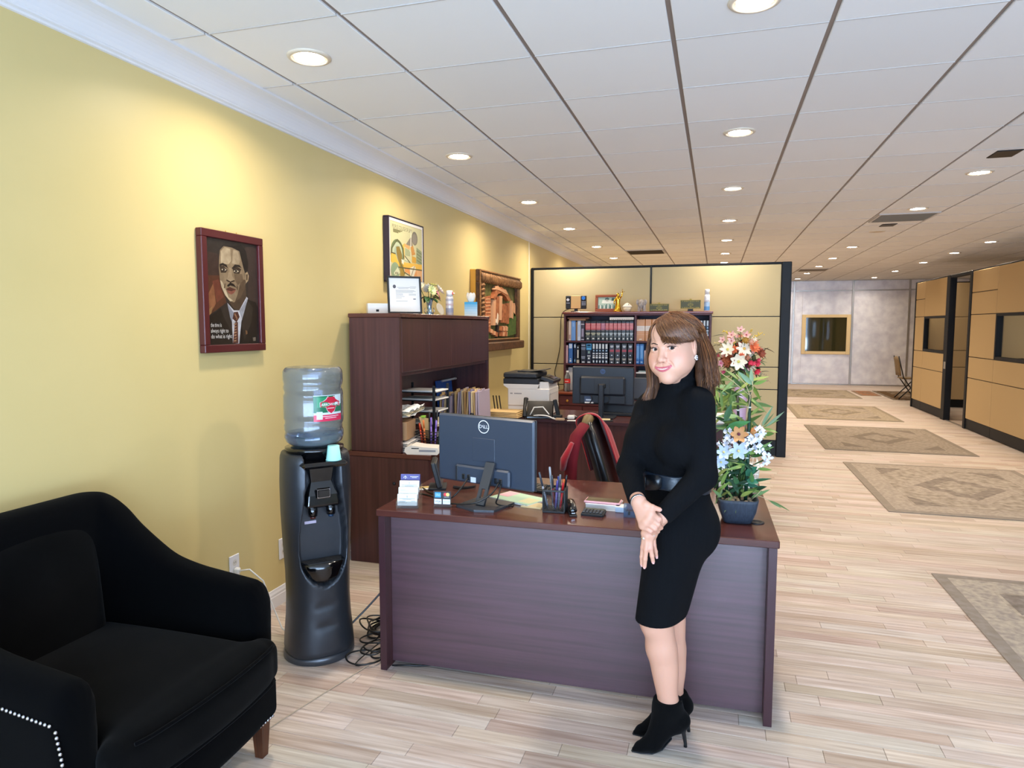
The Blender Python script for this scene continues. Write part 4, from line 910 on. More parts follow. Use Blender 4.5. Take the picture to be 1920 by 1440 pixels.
hp=thing('office_monitor','black office monitor seen from behind on the back desk','monitor',(bk(1131,6.15),6.15,B2),math.radians(-2)); M_hp=mat('hp_black','#22262E',.36); hh0,hh1=.115,.46; w2=.283
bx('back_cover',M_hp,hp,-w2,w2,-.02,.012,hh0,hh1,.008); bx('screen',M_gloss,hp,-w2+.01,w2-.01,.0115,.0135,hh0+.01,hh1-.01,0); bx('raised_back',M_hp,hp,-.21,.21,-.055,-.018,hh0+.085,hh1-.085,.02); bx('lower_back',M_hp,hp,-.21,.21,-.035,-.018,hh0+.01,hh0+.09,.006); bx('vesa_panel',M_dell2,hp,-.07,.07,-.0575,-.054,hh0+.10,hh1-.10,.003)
bx('label_recess',mat('recess','#3a4a66',.5),hp,-.165,-.09,-.0365,-.0345,hh0+.012,hh0+.075,.001); bx('barcode_label',M_paper,hp,-.16,-.08,-.0375,-.036,hh0+.012,hh0+.024,0); bx('serial_label',mat('serial','#b8c4d6',.6),hp,-.15,-.10,-.0372,-.036,hh0+.035,hh0+.05,0)
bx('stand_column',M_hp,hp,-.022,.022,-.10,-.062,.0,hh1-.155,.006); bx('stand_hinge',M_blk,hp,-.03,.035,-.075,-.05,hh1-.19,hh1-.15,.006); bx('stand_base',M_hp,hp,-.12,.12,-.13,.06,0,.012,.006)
mb=MB();mb.col=lin('#3F547A'); P=[(.024*math.cos(2*math.pi*k/32),.024*math.sin(2*math.pi*k/32)) for k in range(32)];zz=hh1-.042
mb.poly(P,(0,-.0204,zz),(1,0,0),(0,0,1)); mb.col=lin('#222630'); text(mb,'hp',.034,(0,-.0208,zz+.001),(1,0,0),(.18,0,1)); mb.obj('logo',M_col,hp)
cable('c',None,[(-.10,-.045,hh0+.085),(-.09,-.06,hh0+.05),(-.11,-.05,hh0+.01)],.005,None,hp).name='signal_cable'; cable('c',None,[(.03,-.06,hh0+.085),(.07,-.06,hh0+.075),(.06,-.07,hh0+.03),(.0,-.06,hh0-.01)],.005,None,hp).name='power_cable'
bm=thing('black_box','low black office machine behind the black monitor stand','office machine',(bk(1163,6.33),6.36,B2)); bx('case',M_prb,bm,-.16,.16,-.10,.10,.02,.125,.006); bx('front_lip',M_blk2,bm,-.165,.165,-.115,-.09,.0,.03,.006); bx('ledge',M_gloss,bm,-.16,.16,-.108,-.10,.034,.040,.001)
sn=thing('sticky_notes','cream sticky notes on a black pad before the black monitor','notepad',(bk(1138,5.86),5.88,B2),.15); bx('pad',M_blk2,sn,-.06,.055,-.035,.04,0,.012,.003); bx('notes',mat('cream_paper'),sn,-.05,.03,-.028,.03,.012,.02,.001)
dk=thing('grey_display','dark grey display half hidden behind the woman on the back desk','display',(bk(1212,6.5),6.52,B2)); bx('shell',mat('grey_shell','#45454a',.5),dk,-.16,.16,-.01,.012,.14,.34,.006); bx('lower_edge',M_blk,dk,-.165,.165,-.014,.014,.125,.145,.004); bx('stand',M_blk2,dk,-.02,.02,-.01,.02,.0,.13,.003); bx('stand_foot',M_blk2,dk,-.1,.1,-.06,.06,0,.01,.003)
bx('rear_post',M_blk2,dk,-.015,.015,.012,.022,.0,.2,.002)
# papers at the right end of the back desk
for i,(u,z,l) in enumerate(((1345,0,'white paper stack on the back desk right end behind the plants'),(1368,0,'lilac striped paper cup beside the white paper stack'))):
    if i==0:
        t=thing('paper_stack',l,'paper',(bk(u,6.1),6.1,B2)); bx('sheets',M_paper,t,-.09,.09,-.1,.1,0,.05,.003); bx('sheets',M_paper,t,-.08,.1,-.1,.09,.05,.07,.003,rotm(0,0,.1))
# ================================================================ BOOKCASE
bc=thing('bookcase','mahogany bookcase full of law books against the tan partition','bookcase',(-.945,8.36,0))
M_bk=mat('bookcase_wood','#4B2429',.4,var=('#5A3033',4,(1,1,8)),spec=.4); M_bkin=mat('bookcase_back','#2F2836',.6); M_red_top=wood('cherry_top','#6E2D1E','#84402A',(.6,10,4),.3)
bx('cornice',M_red_top,bc,-.90,.90,-.03,.32,1.725,1.752,.004); bx('cornice_lip',M_bk,bc,-.885,.885,-.015,.31,1.705,1.725,.003)
for x in (-.885,-.012,.86): bx('upright',M_bk,bc,x,x+.025,0,.30,.765,1.705,.002)
bx('back_panel',M_bkin,bc,-.86,.86,.29,.305,.765,1.705,0)
for z in (1.375,1.092):
    for a,b in ((-.86,-.012),(.013,.86)): bx('shelf',M_bk,bc,a,b,.005,.29,z,z+.02,.002)
bx('base_top',M_red_top,bc,-.955,.955,-.17,.32,.738,.765,.006); bx('base_carcass',M_bk,bc,-.92,.92,-.13,.31,.05,.738,.003); bx('plinth',M_bk,bc,-.93,.93,-.14,.31,0,.05,.003)
for i,(a,b) in enumerate(((-.90,-.62),(-.61,-.31),(-.30,0),(.01,.31),(.32,.62),(.63,.90))):
    for j,(z0,z1) in enumerate(((.60,.72),(.455,.59),(.1,.445))):
        if j==0 and i%2: continue
        bb=b if (j or i>5) else min(b+.30,.90)
        d=bx('drawer',M_bk,bc,a,bb,-.145,-.128,z0,z1,.006)
        for xk in ((a+bb)/2,) if j else (a+.10,bb-.10): MB().lathe([(.006,0),(.006,.01),(.016,.02),(.014,.028),(1e-4,.031)],(xk,-.145,(z0+z1)/2 if j<2 else z1-.05),12,rot=rotm(math.pi/2)).obj('knob',M_brass,d)
def wx(cx): return PY(1040+cx/9,600,8.40).x
ORD=['first','second','third','fourth','fifth','sixth','seventh','eighth','ninth','tenth','eleventh','twelfth']
def book(label,x0,x1,zb,h,base,bands=(),group=None,dep=.20,y=8.39,pages='#D8CDB8',marks=()):
    mb=MB(); w_=x1-x0; mb.col=lin(base); mb.box(x0+.001,x1-.001,y,y+dep,zb,zb+h,.004)
    mb.col=lin(pages); mb.box(x0+.004,x1-.004,y+.012,y+dep-.002,zb+h-.002,zb+h+.001,0)
    for z0,z1,c in bands: mb.col=lin(c); mb.box(x0+.002,x1-.002,y-.0016,y+.006,zb+h*z0,zb+h*z1,.001)
    for z0,z1,f,c in marks: mb.col=lin(c); xm=(x0+x1)/2; mb.box(xm-w_*f/2,xm+w_*f/2,y-.0024,y,zb+h*z0,zb+h*z1,0)
    return props(mb.obj('book',M_colg),label,'book',group)
Zu,Zl=1.395,1.112
b=[205,235,283,357,385,443,510]
for i,(c,h,l,mk) in enumerate((('#7b5a42',.24,'thin brown book',()),('#D9C3B4',.25,'cream pink book',((.1,.3,.5,'#b58e84'),)),('#6E9BD6',.25,'pale blue book',((.7,.9,.4,'#8fb4e4'),)),('#8A6A4B',.235,'narrow tan brown book',()),('#C9D3E6',.25,'white blue book',((.2,.8,.3,'#9fb4d8'),)),('#3A3440',.25,'charcoal book with white bands',((.80,.84,.8,'#d8d4da'),(.2,.6,.5,'#9a8fa4'),(.04,.08,.7,'#cfc9d0'))))): book(l+' at the left end of the upper left shelf',wx(b[i]),wx(b[i+1]),Zu,h,c,(),None,marks=mk)
b=[520,610,705,785,858,918,995,1060,1130,1205,1265,1335]
for i in range(11):
    pk='#B8303C' if i!=3 else '#A04070'
    book('black and red bound law book, %s of eleven on the upper left shelf'%ORD[i],wx(b[i]),wx(b[i+1]),Zu,.243,'#15191A',((.56,.90,pk),),'red and black law books on the upper shelf',marks=((.86,.88,.8,'#E8C9C0'),(.80,.82,.7,'#E8C9C0'),(.74,.76,.8,'#E8C9C0'),(.66,.69,.8,'#e2b8b0'),(.60,.61,.85,'#E8C9C0'),(.52,.53,.7,'#cfd0c8'),(.36,.41,.8,'#C9C6A8' if i<3 else '#CBD6DA'),(.29,.33,.55,'#C9C6A8' if i<3 else '#DDE6EA'),(.22,.23,.9,'#b8bcae'),(.08,.15,.35,'#e6e2d8')))
for k,(x0,x1,z,c,l) in enumerate(((250,530,Zu+.252,'#A07A5A','tan paperback lying across the row at upper left shelf'),(225,585,Zu+.272,'#6E4A38','brown book lying topmost at the upper left shelf'))): props(MB().box(wx(x0),wx(x1),8.37,8.56,z,z+.017,.002).obj('book',mat('flatbook_%d'%k,c,.6)),l,'book')
wn_=thing('white_ring_binder','white spiral bound book lying on the red law books','notebook',(wx(1135),8.46,Zu+.245)); hwn=(wx(1340)-wx(930))/2; bx('pages',M_paper,wn_,-hwn,hwn,-.09,.1,.012,.045,.003); bx('base_cover',M_blk2,wn_,-hwn+.005,hwn,-.085,.1,0,.011,.001)
mb=MB()
for k in range(18): mb.lathe([(.006,-.002),(.008,0),(.006,.002)],(-hwn+.03+.022*k,-.092,.018),8,rot=rotm(0,math.pi/2),caps=False)
mb.obj('spiral',M_blk,wn_)
W='#E4EBF4'
for x0,x1,c,h,l,mk in ((195,230,'#D9B0B4',.225,'thin pink paper bound book',()),(240,310,'#3E6FB5',.25,'blue and white book',((.75,.97,.7,'#C7D8EE'),(.08,.16,.4,W),(.2,.24,.3,W))),(325,372,'#16233f',.25,'narrow navy book with white top',((.78,.95,.5,'#bcd0e6'),(.08,.2,.4,'#7fb0d0'))),(372,428,'#1A1A1E',.225,'black book with white lettering',((.3,.75,.4,'#d8d6d0'),(.02,.2,.8,'#b8b2a8'),(.86,.92,.3,W))),(445,536,'#2b2f3c',.25,'wide charcoal book with grey lettering',((.88,.94,.7,'#9aa4b8'),(.74,.8,.8,'#7f8ba6'),(.68,.71,.7,'#8f9ab2'),(.3,.36,.7,'#8f9ab2'),(.24,.28,.6,'#8f9ab2'),(.04,.10,.5,W))),(540,632,'#20263a',.25,'book with sky blue top band',((.68,.98,.95,'#4F9FD8'),(.88,.94,.7,W),(.8,.84,.8,W),(.5,.62,.35,'#7fa0a0'),(.36,.4,.6,W),(.22,.3,.3,W),(.04,.1,.5,W)))): book(l+' at the left of the lower left shelf',wx(x0),wx(x1),Zl,h,c,(),None,marks=mk)
b=[640,695,748,800,855,912]
mk=((.74,.98,.62,'#C9D2D8'),(.62,.68,.4,'#a9cdea'),(.48,.53,.75,W),(.38,.42,.6,W),(.27,.34,.75,W),(.06,.16,.45,'#cfe0f0'))
for i in range(5): book('navy book with pale top label, %s of five on the lower left shelf'%ORD[i],wx(b[i]),wx(b[i+1])-.002,Zl,.25,'#10192E',(),'navy set on the lower left shelf',marks=mk)
for i,(x0,x1) in enumerate(((925,1020),(1025,1120),(1135,1230),(1240,1332))): book('black law book with red bands, %s of four on the lower left shelf'%ORD[i],wx(x0),wx(x1),Zl,.25,'#1D1B20',(),'black law books with red bands',marks=((.86,.90,.55,W),(.80,.83,.45,W),(.60,.70,.75,'#A63A48'),(.56,.565,.75,'#c9a0a8'),(.72,.725,.75,'#c9a0a8'),(.40,.45,.22,W),(.24,.27,.7,'#c8beb4'),(.19,.22,.5,'#c8beb4'),(.05,.11,.3,W)))
for i,(x0,x1) in enumerate(((1380,1530),(1532,1640),(1642,1745))): book('orange tan reporter volume with pale label, %s of three on the upper right shelf'%ORD[i],wx(x0),wx(x1),Zu,.265,'#C98A50',((.46,.70,'#DCCFC4'),),'orange volumes on the upper right shelf',marks=((.40,.405,.9,'#e8d0b0'),(.3,.305,.9,'#e8d0b0'),(.62,.635,.5,'#a8a0a0'),(.56,.57,.6,'#a8a0a0'),(.06,.10,.3,'#f0e0c8')))
b=[2330,2395,2452,2505,2558,2612]
for i in range(5): book('navy volume with pale top label, %s of five on the upper right shelf'%ORD[i],wx(b[i]),wx(b[i+1])-.002,Zu,.25,'#10192E',(),'navy set on the upper right shelf',marks=mk)
for i,(x0,x1) in enumerate(((1375,1445),(1446,1512))): book('bright blue law volume, %s of two on the lower right shelf'%ORD[i],wx(x0),wx(x1),Zl,.25,'#2A66B0',((.25,.92,'#4787CC'),),'bright blue volumes',marks=((.3,.9,.35,'#79a8dc'),(.08,.14,.5,'#9fc4ea')))
book('pale pink pamphlet beside the bright blue law volumes',wx(1520),wx(1545),Zl,.17,'#D9C4CC')
for i in range(4): book('dark navy binder, %s of four at the right end of the lower right shelf'%ORD[i],wx(2370+i*60),wx(2428+i*60),Zl,.235,'#1c2740',(),'binders on the lower right shelf',marks=((.6,.8,.5,'#5c6f94'),(.2,.3,.3,W)))
for k,(x0,x1,z,c,l) in enumerate(((1375,1590,.765+.235,'#E9ECF0','white journal on the stack in the right lower bay'),(1430,1585,.765+.252,'#9fb4b8','grey green journal topmost of the stack in the right lower bay'))): props(MB().box(wx(x0),wx(x1),8.38,8.56,z,z+.016,.002).obj('journal',mat('journal_%d'%k,c,.6)),l,'journal')
mr=thing('magazine_rack','dark box file carrying the journals in the right lower bay','box file',(wx(1480),8.5,.765)); bx('box_body',M_blk2,mr,-.14,.14,-.12,.1,0,.233,.003); bx('spine_label',M_dell2,mr,-.05,.05,-.122,-.119,.08,.16,.001)
pb=thing('soda_bottle','clear plastic soda bottle with red label on the bookcase base','bottle',(wx(250),8.30,.7655)); mb=MB();mb.lathe([(.026,0),(.036,.006),(.037,.03),(.034,.06),(.037,.1),(.037,.16),(.034,.19),(.018,.225),(.0145,.24)],n=22);mb.obj('bottle',mat('clear_plastic','#D9DEE0',.06,trans=.85,ior=1.25),pb); MB().lathe([(.0375,.105),(.0375,.158)],n=22,caps=False).obj('label',mat('red_label','#CF2B2B',.4),pb)
mb=MB();mb.col=lin('#f2e6e2'); mb.box(-.022,.022,-.0395,-.037,.125,.132,0); mb.obj('label_lettering',M_col,pb); MB().lathe([(.0165,.236),(.0165,.258),(1e-4,.26)],n=14).obj('cap',M_canw,pb)
bx_=thing('white_case','white flat case above the soda bottle in the bookcase','case',(wx(270),8.5,.765)); bx('case',M_wplas,bx_,-.045,.045,-.02,.06,0,.29,.004); bx('lid_line',M_lgrey,bx_,-.046,.046,-.021,.061,.26,.264,0)
cable('wall_cable','black cord hanging down the partition beside the bookcase',[PY(1070,578,8.55),PY(1054,588,8.66),PY(1051,620,8.68),PY(1050,650,8.68),PY(1044,680,8.68),PY(1040,700,8.68),PY(1046,715,8.68),PY(1048,729,8.68)],.005)
# --- top of the bookcase
TZ=1.7525
def tpx(u,y=8.5): return PY(u,575,y).x
sr=thing('desk_stereo','small black desk stereo with tan panel on the bookcase top','stereo',(tpx(1080),8.5,TZ),0); 
bx('body',M_blk2,sr,-.13,.13,-.02,.03,.04,.205,.006); bx('disc_door',mat('tan_panel','#D9B277',.5),sr,-.06,.065,-.028,-.02,.045,.205,.003); bx('neck',M_blk2,sr,-.02,.02,-.01,.02,.012,.045,.003); bx('foot',M_gloss,sr,-.06,.06,-.04,.05,0,.013,.004)
mb=MB();mb.col=lin('#E4E6F2'); mb.poly([(-.10,.135),(-.078,.155),(-.10,.178),(-.122,.155)],(0,-.0205,0),(1,0,0),(0,0,1)); mb.col=lin('#2F80E0'); mb.poly([(.098+.023*math.cos(q*.4),.175+.023*math.sin(q*.4)) for q in range(16)],(0,-.0205,0),(1,0,0),(0,0,1)); mb.col=lin('#b9bdd0')
for i in range(3):
    for j in range(3): mb.poly([(.078+.018*i,.085+.018*j),(.088+.018*i,.085+.018*j),(.088+.018*i,.096+.018*j),(.078+.018*i,.096+.018*j)],(0,-.0206,0),(1,0,0),(0,0,1))
for i in range(4): mb.poly([(-.118+.011*i,.11),(-.110+.011*i,.11),(-.110+.011*i,.118),(-.118+.011*i,.118)],(0,-.0206,0),(1,0,0),(0,0,1))
mb.obj('buttons_and_dial',M_col,sr)
pf=thing('photo_frame','cherry wood photo frame with a group photograph on the bookcase','picture frame',(tpx(1138),8.52,TZ),0,rot=(math.radians(-8),0,math.radians(4))); M_ch=mat('cherry','#8A4526',.4)
for q in ((-.15,.15,0,.04),(-.15,.15,.185,.215),(-.15,-.115,.04,.185),(.115,.15,.04,.185)): bx('frame',M_ch,pf,q[0],q[1],-.01,.012,q[2],q[3],.004)
mb=MB(); mb.col=lin('#A9C2B4'); mb.poly([(-.115,.04),(.115,.04),(.115,.185),(-.115,.185)],(0,-.002,0),(1,0,0),(0,0,1)); r=random.Random(4)
for c,pts in (('#E4E8DE',[(-.07,.11),(.09,.105),(.1,.14),(-.06,.15)]),('#3d5a56',[(-.03,.15),(.01,.145),(.025,.165),(.005,.18),(-.025,.175)]),('#3d5a56',[(.05,.14),(.085,.14),(.085,.175),(.055,.175)]),('#E9ECE2',[(-.02,.135),(.015,.13),(.018,.155),(-.02,.158)])): mb.col=lin(c); mb.poly(pts,(0,-.0024,0),(1,0,0),(0,0,1))
for i in range(14): x=-.11+.0158*i; z=.06+.02*r.random(); mb.col=lin(['#4A6B66','#DDE4DA','#6F8F86'][i%3]); mb.poly([(x,.042),(x+.016,.042),(x+.014,z+.02),(x+.003,z+.022)],(0,-.0026,0),(1,0,0),(0,0,1))
mb.obj('photograph',M_colg,pf)
M_gold=mat('gold','#D9A93A',.25,metal=1)
gs=thing('gold_statuette','gold robed justice statuette holding scales on the bookcase','statuette',(tpx(1160),8.42,TZ))
mb=MB();mb.lathe([(.055,0),(.055,.012),(.045,.02),(.04,.03),(.035,.06),(.026,.11),(.03,.135),(.034,.16),(.022,.178),(.012,.188),(.014,.2),(.017,.212),(.012,.226),(1e-4,.23)],n=18,sy=.8);mb.obj('figure',M_gold,gs); MB().tube([(.025,0,.165),(.05,-.01,.19),(.058,-.01,.24)],[.01,.008,.006],8).obj('raised_arm',M_gold,gs); MB().tube([(-.03,0,.16),(-.045,-.01,.12),(-.04,-.02,.09)],[.01,.008,.006],8).obj('lowered_arm',M_gold,gs); MB().tube([(.03,-.01,.235),(.085,-.01,.245)],.003,6).obj('scale_beam',M_gold,gs); MB().tube([(.058,-.01,.24),(.056,-.01,.275)],.004,6).obj('scale_post',M_gold,gs)
ck=thing('ceramic_cupcake','cream ceramic cupcake ornament on the bookcase','ornament',(tpx(1177.5),8.42,TZ)); mb=MB();mb.lathe([(.04,0),(.055,.055),(.052,.056)],n=24);mb.obj('cup',mat('cream_ceramic','#EBDDBE',.35),ck); mb=MB();mb.lathe([(.058,.054),(.06,.064),(.05,.078),(.035,.09),(.018,.104),(1e-4,.112)],n=20);mb.obj('icing',mat('white_ceramic','#F0EBDD',.3),ck); mb=MB()
for q in ((.02,-.035,.085),(-.025,-.03,.08),(.03,-.01,.082)): mb.sphere(q,.006,8,6)
mb.obj('berries',M_blk2,ck)
ef=thing('elephant_figurine','grey stone elephant figurine on the bookcase','ornament',(tpx(1204),8.44,TZ)); M_st=mat('grey_stone','#B3ABA6',.6,var=('#8d8580',40))
sd=SDF((-.08,-.08,-.005),(.08,.1,.17),.0035)
sd.ell((0,.02,.085),(.048,.06,.048),.01); sd.ell((0,-.035,.115),(.032,.03,.036),.015)
for sx in (-1,1):
    sd.cap((sx*.028,-.01,.08),(sx*.03,-.015,.0),.018,.02,.012); sd.cap((sx*.028,.055,.08),(sx*.03,.06,0),.018,.02,.012); sd.ell((sx*.045,-.022,.115),(.022,.008,.036),.006); sd.cap((sx*.014,-.06,.1),(sx*.02,-.072,.07),.005,.003,.004)
sd.cap((0,-.06,.115),(0,-.075,.06),.014,.010,.012); sd.cap((0,-.075,.06),(0,-.065,.015),.010,.007,.006)
V,F=sd.net();V=relax(V,F,1); V[:,2]=np.maximum(V[:,2],0); link('figure',np_mesh('elephant',V,F,M_st),ef)
M_pl=mat('bronze_plaque','#3B331B',.35,metal=.6); M_pg=mat('plaque_gold','#8A7232',.4,metal=.7)
def plaque(label,u,hw,z0,z1,stand):
    t=thing('desk_plaque',label,'plaque',(tpx(u),8.45,TZ),0); bx('plate',M_pl,t,-hw,hw,-.006,.006,z0,z1,.002)
    for q in ((-hw,hw,z0,z0+.005),(-hw,hw,z1-.005,z1),(-hw,-hw+.005,z0,z1),(hw-.005,hw,z0,z1)): bx('border',M_pg,t,q[0],q[1],-.009,-.005,q[2],q[3],.001)
    mb=MB(); zc=(z0+z1)/2
    mb.box(-.002,.002,-.0085,-.0055,zc-.024,zc+.022,0); mb.box(-.026,.026,-.0085,-.0055,zc+.012,zc+.015,0); mb.box(-.012,.012,-.0085,-.0055,zc-.027,zc-.023,0)
    for sx in (-1,1):
        mb.prism([(.012*math.cos(q),.009*math.sin(q)) for q in [math.pi+math.pi*k/8 for k in range(9)]],.003,(sx*.022,-.006,zc-.004),(1,0,0),(0,0,1)); mb.tube([(sx*.022-.010,-.0075,zc-.004),(sx*.022,-.0075,zc+.013),(sx*.022+.010,-.0075,zc-.004)],.0008,4)
    for z,h in ((z1-.016,.006),(z0+.014,.007)):
        for i in range(9): mb.box(-hw*.85+i*hw*.19,-hw*.85+i*hw*.19+hw*(.15 if i%3 else .10),-.0085,-.0055,z-h/2,z+h/2,0)
    mb.obj('emblem_and_lettering',M_pg,t); MB().prism([(.014*math.cos(q*.4),.012*math.sin(q*.4)) for q in range(16)],.006,(0,.003,z1+.004),(1,0,0),(0,0,1)).obj('crest',M_pg,t)
    if stand: MB().prism([(-.035,0),(.035,0),(.028,.02),(.032,.03),(-.032,.03),(-.028,.02)],.05,(0,.02,0),(1,0,0),(0,0,1)).obj('easel',M_blk2,t)
    else: bx('foot',M_blk2,t,-hw*.9,hw*.9,-.015,.03,0,.008,.002)
plaque('low bronze plaque standing directly on the bookcase top',1236.5,.118,.006,.093,False); plaque('bronze scales plaque raised on a small black easel',1295,.118,.032,.135,True)
M_lys=mat('spray_blue','#8FB6E0',.35)
ly=spray('disinfectant_can','tall white and blue disinfectant spray can on the bookcase','' or (tpx(1325.5),8.45,TZ),.26,.033,M_canw,M_canw,[(.04,.22,'#5F9BD6'),(.22,.42,'#A9C8E8'),(.42,.62,'#E4E9F2')])
mb=MB();mb.col=lin('#1d2b55'); text(mb,'LYSOL',.035,(0,-.0345,.115),(1,0,.35),(-.15,0,1),maxw=.062); mb.obj('lettering',M_col,ly)
# ================================================================ PICTURES ON THE YELLOW WALL
def wall_frame(name,label,y0,y1,z0,z1,depth,bar,m,bar2=None):
    t=thing(name,label,'picture',(WX,(y0+y1)/2,(z0+z1)/2)); hy,hz=(y1-y0)/2,(z1-z0)/2
    for a,b,c,d in ((-hy,hy,hz-bar,hz),(-hy,hy,-hz,-hz+bar),(-hy,-hy+bar,-hz+bar,hz-bar),(hy-bar,hy,-hz+bar,hz-bar)): bx('frame',m,t,.002,depth,a,b,c,d,.003)
    return t,hy,hz
class Pic:
    """flat picture: polygons given in s (0..1 left to right as seen) and t (0..1 bottom to top), each a hair above the last"""
    def __init__(s,hy,hz,x): s.mb=MB();s.hy=hy;s.hz=hz;s.x=x;s.k=0
    def p(s,c,pts): s.k+=1; s.mb.col=lin(c); s.mb.add([(s.x+s.k*.00003,(q[0]-.5)*2*s.hy,(q[1]-.5)*2*s.hz) for q in pts],[tuple(range(len(pts)))])
    def e(s,c,cx,cy,rx,ry,n=20,a0=0): s.p(c,[(cx+rx*math.cos(2*math.pi*k/n)*math.cos(a0)-ry*math.sin(2*math.pi*k/n)*math.sin(a0),cy+rx*math.cos(2*math.pi*k/n)*math.sin(a0)+ry*math.sin(2*math.pi*k/n)*math.cos(a0)) for k in range(n)])
    def l(s,c,pts,w):
        P=[Vector((q[0]*s.hy,q[1]*s.hz)) for q in pts];n=len(P);A=[];B=[]
        for i in range(n):
            d=P[min(i+1,n-1)]-P[max(i-1,0)]; d.normalize(); q=Vector((-d.y,d.x))*w*s.hy; A.append(P[i]+q);B.append(P[i]-q)
        for i in range(n-1): s.p(c,[(v.x/s.hy,v.y/s.hz) for v in (A[i],A[i+1],B[i+1],B[i])])
    def t(s,c,txt,size,x,y,align='LEFT',maxw=None): s.k+=1; s.mb.col=lin(c); text(s.mb,txt,size,(s.x+s.k*.00003,(x-.5)*2*s.hy,(y-.5)*2*s.hz),(0,1,0),(0,0,1),align,maxw=maxw)
M_pf=mat('dark_red_frame','#4A1418',.4,coat=.2); M_paint=mat('painting','#FFFFFF',.35,attr=True,var=('#D8D4D0',30),coat=.3)
t,hy,hz=wall_frame('portrait_painting','dark red framed painted portrait of a man in suit and tie',2.675,3.13,1.45,2.04,.036,.038,M_pf)
bx('backing',M_blk2,t,.003,.022,-hy+.03,hy-.03,-hz+.03,hz-.03,0)
p=Pic(hy-.038,hz-.038,.0225)
def cv(q):
    x,y=q; s=(x-150)/555; v=.5
    for _ in range(3):
        v=(y-(150+85*s))/((1310-30*s)-(150+85*s)); s=(x-(140+35*v))/((697+43*v)-(140+35*v))
    return (s,1-v)
def pp_(c,*pts): p.p(c,[cv(q) for q in pts])
p.p('#2B2522',[(0,0),(1,0),(1,1),(0,1)])
pp_('#54301F',(150,560),(290,560),(350,800),(360,850),(180,990),(165,800)); pp_('#8A5A3C',(165,780),(225,640),(250,860),(200,960),(172,990)); pp_('#6E3A2B',(215,620),(280,600),(330,790),(260,850)); pp_('#3B2A24',(150,300),(270,330),(290,560),(150,560)); pp_('#A07A50',(172,930),(215,890),(205,960),(176,1000))
pp_('#3A2E2A',(560,260),(697,240),(720,900),(600,800),(600,560))
pp_('#17130F',(178,1010),(300,910),(370,850),(420,1000),(430,1290),(188,1305)); pp_('#17130F',(590,810),(690,840),(722,900),(742,1278),(490,1290),(520,1050))
pp_('#2C2622',(300,910),(370,850),(420,1050),(425,1180),(330,1000)); pp_('#2E2823',(590,820),(660,900),(640,1060),(560,1250),(520,1060))
pp_('#C9CBD3',(368,850),(440,960),(420,1060),(430,1285),(500,1288),(525,1050),(600,800),(580,780),(500,930),(440,930))
pp_('#8E929E',(440,960),(420,1060),(400,1010),(368,850)); pp_('#9a9ea8',(500,940),(530,1020),(598,810),(585,800))
pp_('#4A2A22',(440,950),(485,945),(505,1000),(470,1060),(425,1020)); pp_('#5A342A',(452,1060),(485,1055),(490,1284),(430,1287))
for i in range(7): pp_('#B08A68',(440+6*(i%3),1075+30*i),(470+4*(i%2),1070+30*i),(466,1082+30*i),(442,1088+30*i))
for i in range(3): pp_('#9C7355',(445+12*i,965+22*i),(455+12*i,960+22*i),(462+9*i,985+22*i),(450+9*i,990+22*i))
pp_('#4A3B2E',(420,830),(570,650),(580,790),(500,930),(445,915),(380,840))
pp_('#15110F',(300,250),(330,235),(430,245),(520,230),(575,300),(600,420),(595,530),(565,560),(540,420),(500,300),(420,260),(330,250))
pp_('#8D7A60',(290,290),(330,245),(420,262),(500,300),(530,420),(560,520),(570,640),(550,720),(510,800),(440,845),(390,830),(350,770),(310,690),(290,600),(280,480),(282,380))
pp_('#B8A688',(300,300),(340,255),(400,275),(410,400),(380,440),(300,430)); pp_('#A8967A',(430,285),(480,300),(510,400),(490,440),(420,430)); pp_('#C4B394',(310,620),(345,690),(380,790),(430,825),(400,835),(345,770),(305,680),(292,610)); pp_('#5C4A38',(520,600),(570,600),(560,700),(510,800),(450,840),(480,760)); pp_('#6E5B46',(440,540),(530,540),(545,610),(480,660),(455,620))
pp_('#3a2d22',(285,460),(330,455),(370,500),(350,530),(300,530)); pp_('#3a2d22',(420,470),(470,460),(520,490),(500,540),(440,535))
pp_('#1c1511',(285,440),(320,425),(360,445),(375,480),(320,450),(288,462)); pp_('#1c1511',(415,480),(450,440),(500,445),(525,475),(470,462),(430,490))
pp_('#CFC5AC',(305,495),(335,482),(360,498),(335,512)); pp_('#CFC5AC',(435,510),(465,495),(495,512),(465,528))
for cx,cy in ((332,497),(463,511)): pp_('#14100d',*[(cx+12*math.cos(k*.6),cy+14*math.sin(k*.6)) for k in range(10)])
pp_('#A59174',(385,470),(410,480),(420,560),(445,600),(400,622),(365,600),(375,560)); pp_('#3b2c22',(360,600),(400,622),(445,605),(450,620),(400,635),(355,615))
pp_('#1a120d',(365,665),(400,630),(440,650),(470,690),(430,672),(400,665),(375,680)); pp_('#5b3328',(350,705),(395,680),(415,690),(465,705),(430,725),(390,722)); pp_('#8A5344',(360,715),(410,722),(462,712),(440,745),(410,762),(380,748)); pp_('#2a1c15',(350,704),(410,718),(466,706),(410,724))
pp_('#A89272',(565,530),(590,515),(607,560),(600,610),(575,640),(568,590)); pp_('#4b3929',(575,545),(595,540),(592,600),(578,610)); pp_('#6b5a44',(340,640),(352,650),(340,700),(330,690)); pp_('#5a4836',(470,650),(485,680),(480,720),(466,690))
pp_('#7a5a3c',(570,1140),(590,1150),(595,1180),(575,1190)); pp_('#6b6258',(655,1220),(690,1215),(692,1255),(660,1258))
for k,(tx,yy) in enumerate((('the time is',.186),('always right to',.132),('do what is right',.078))): p.t('#E8E6E2',tx,.0285,.045,yy,maxw=(.075,.122,.146)[k])
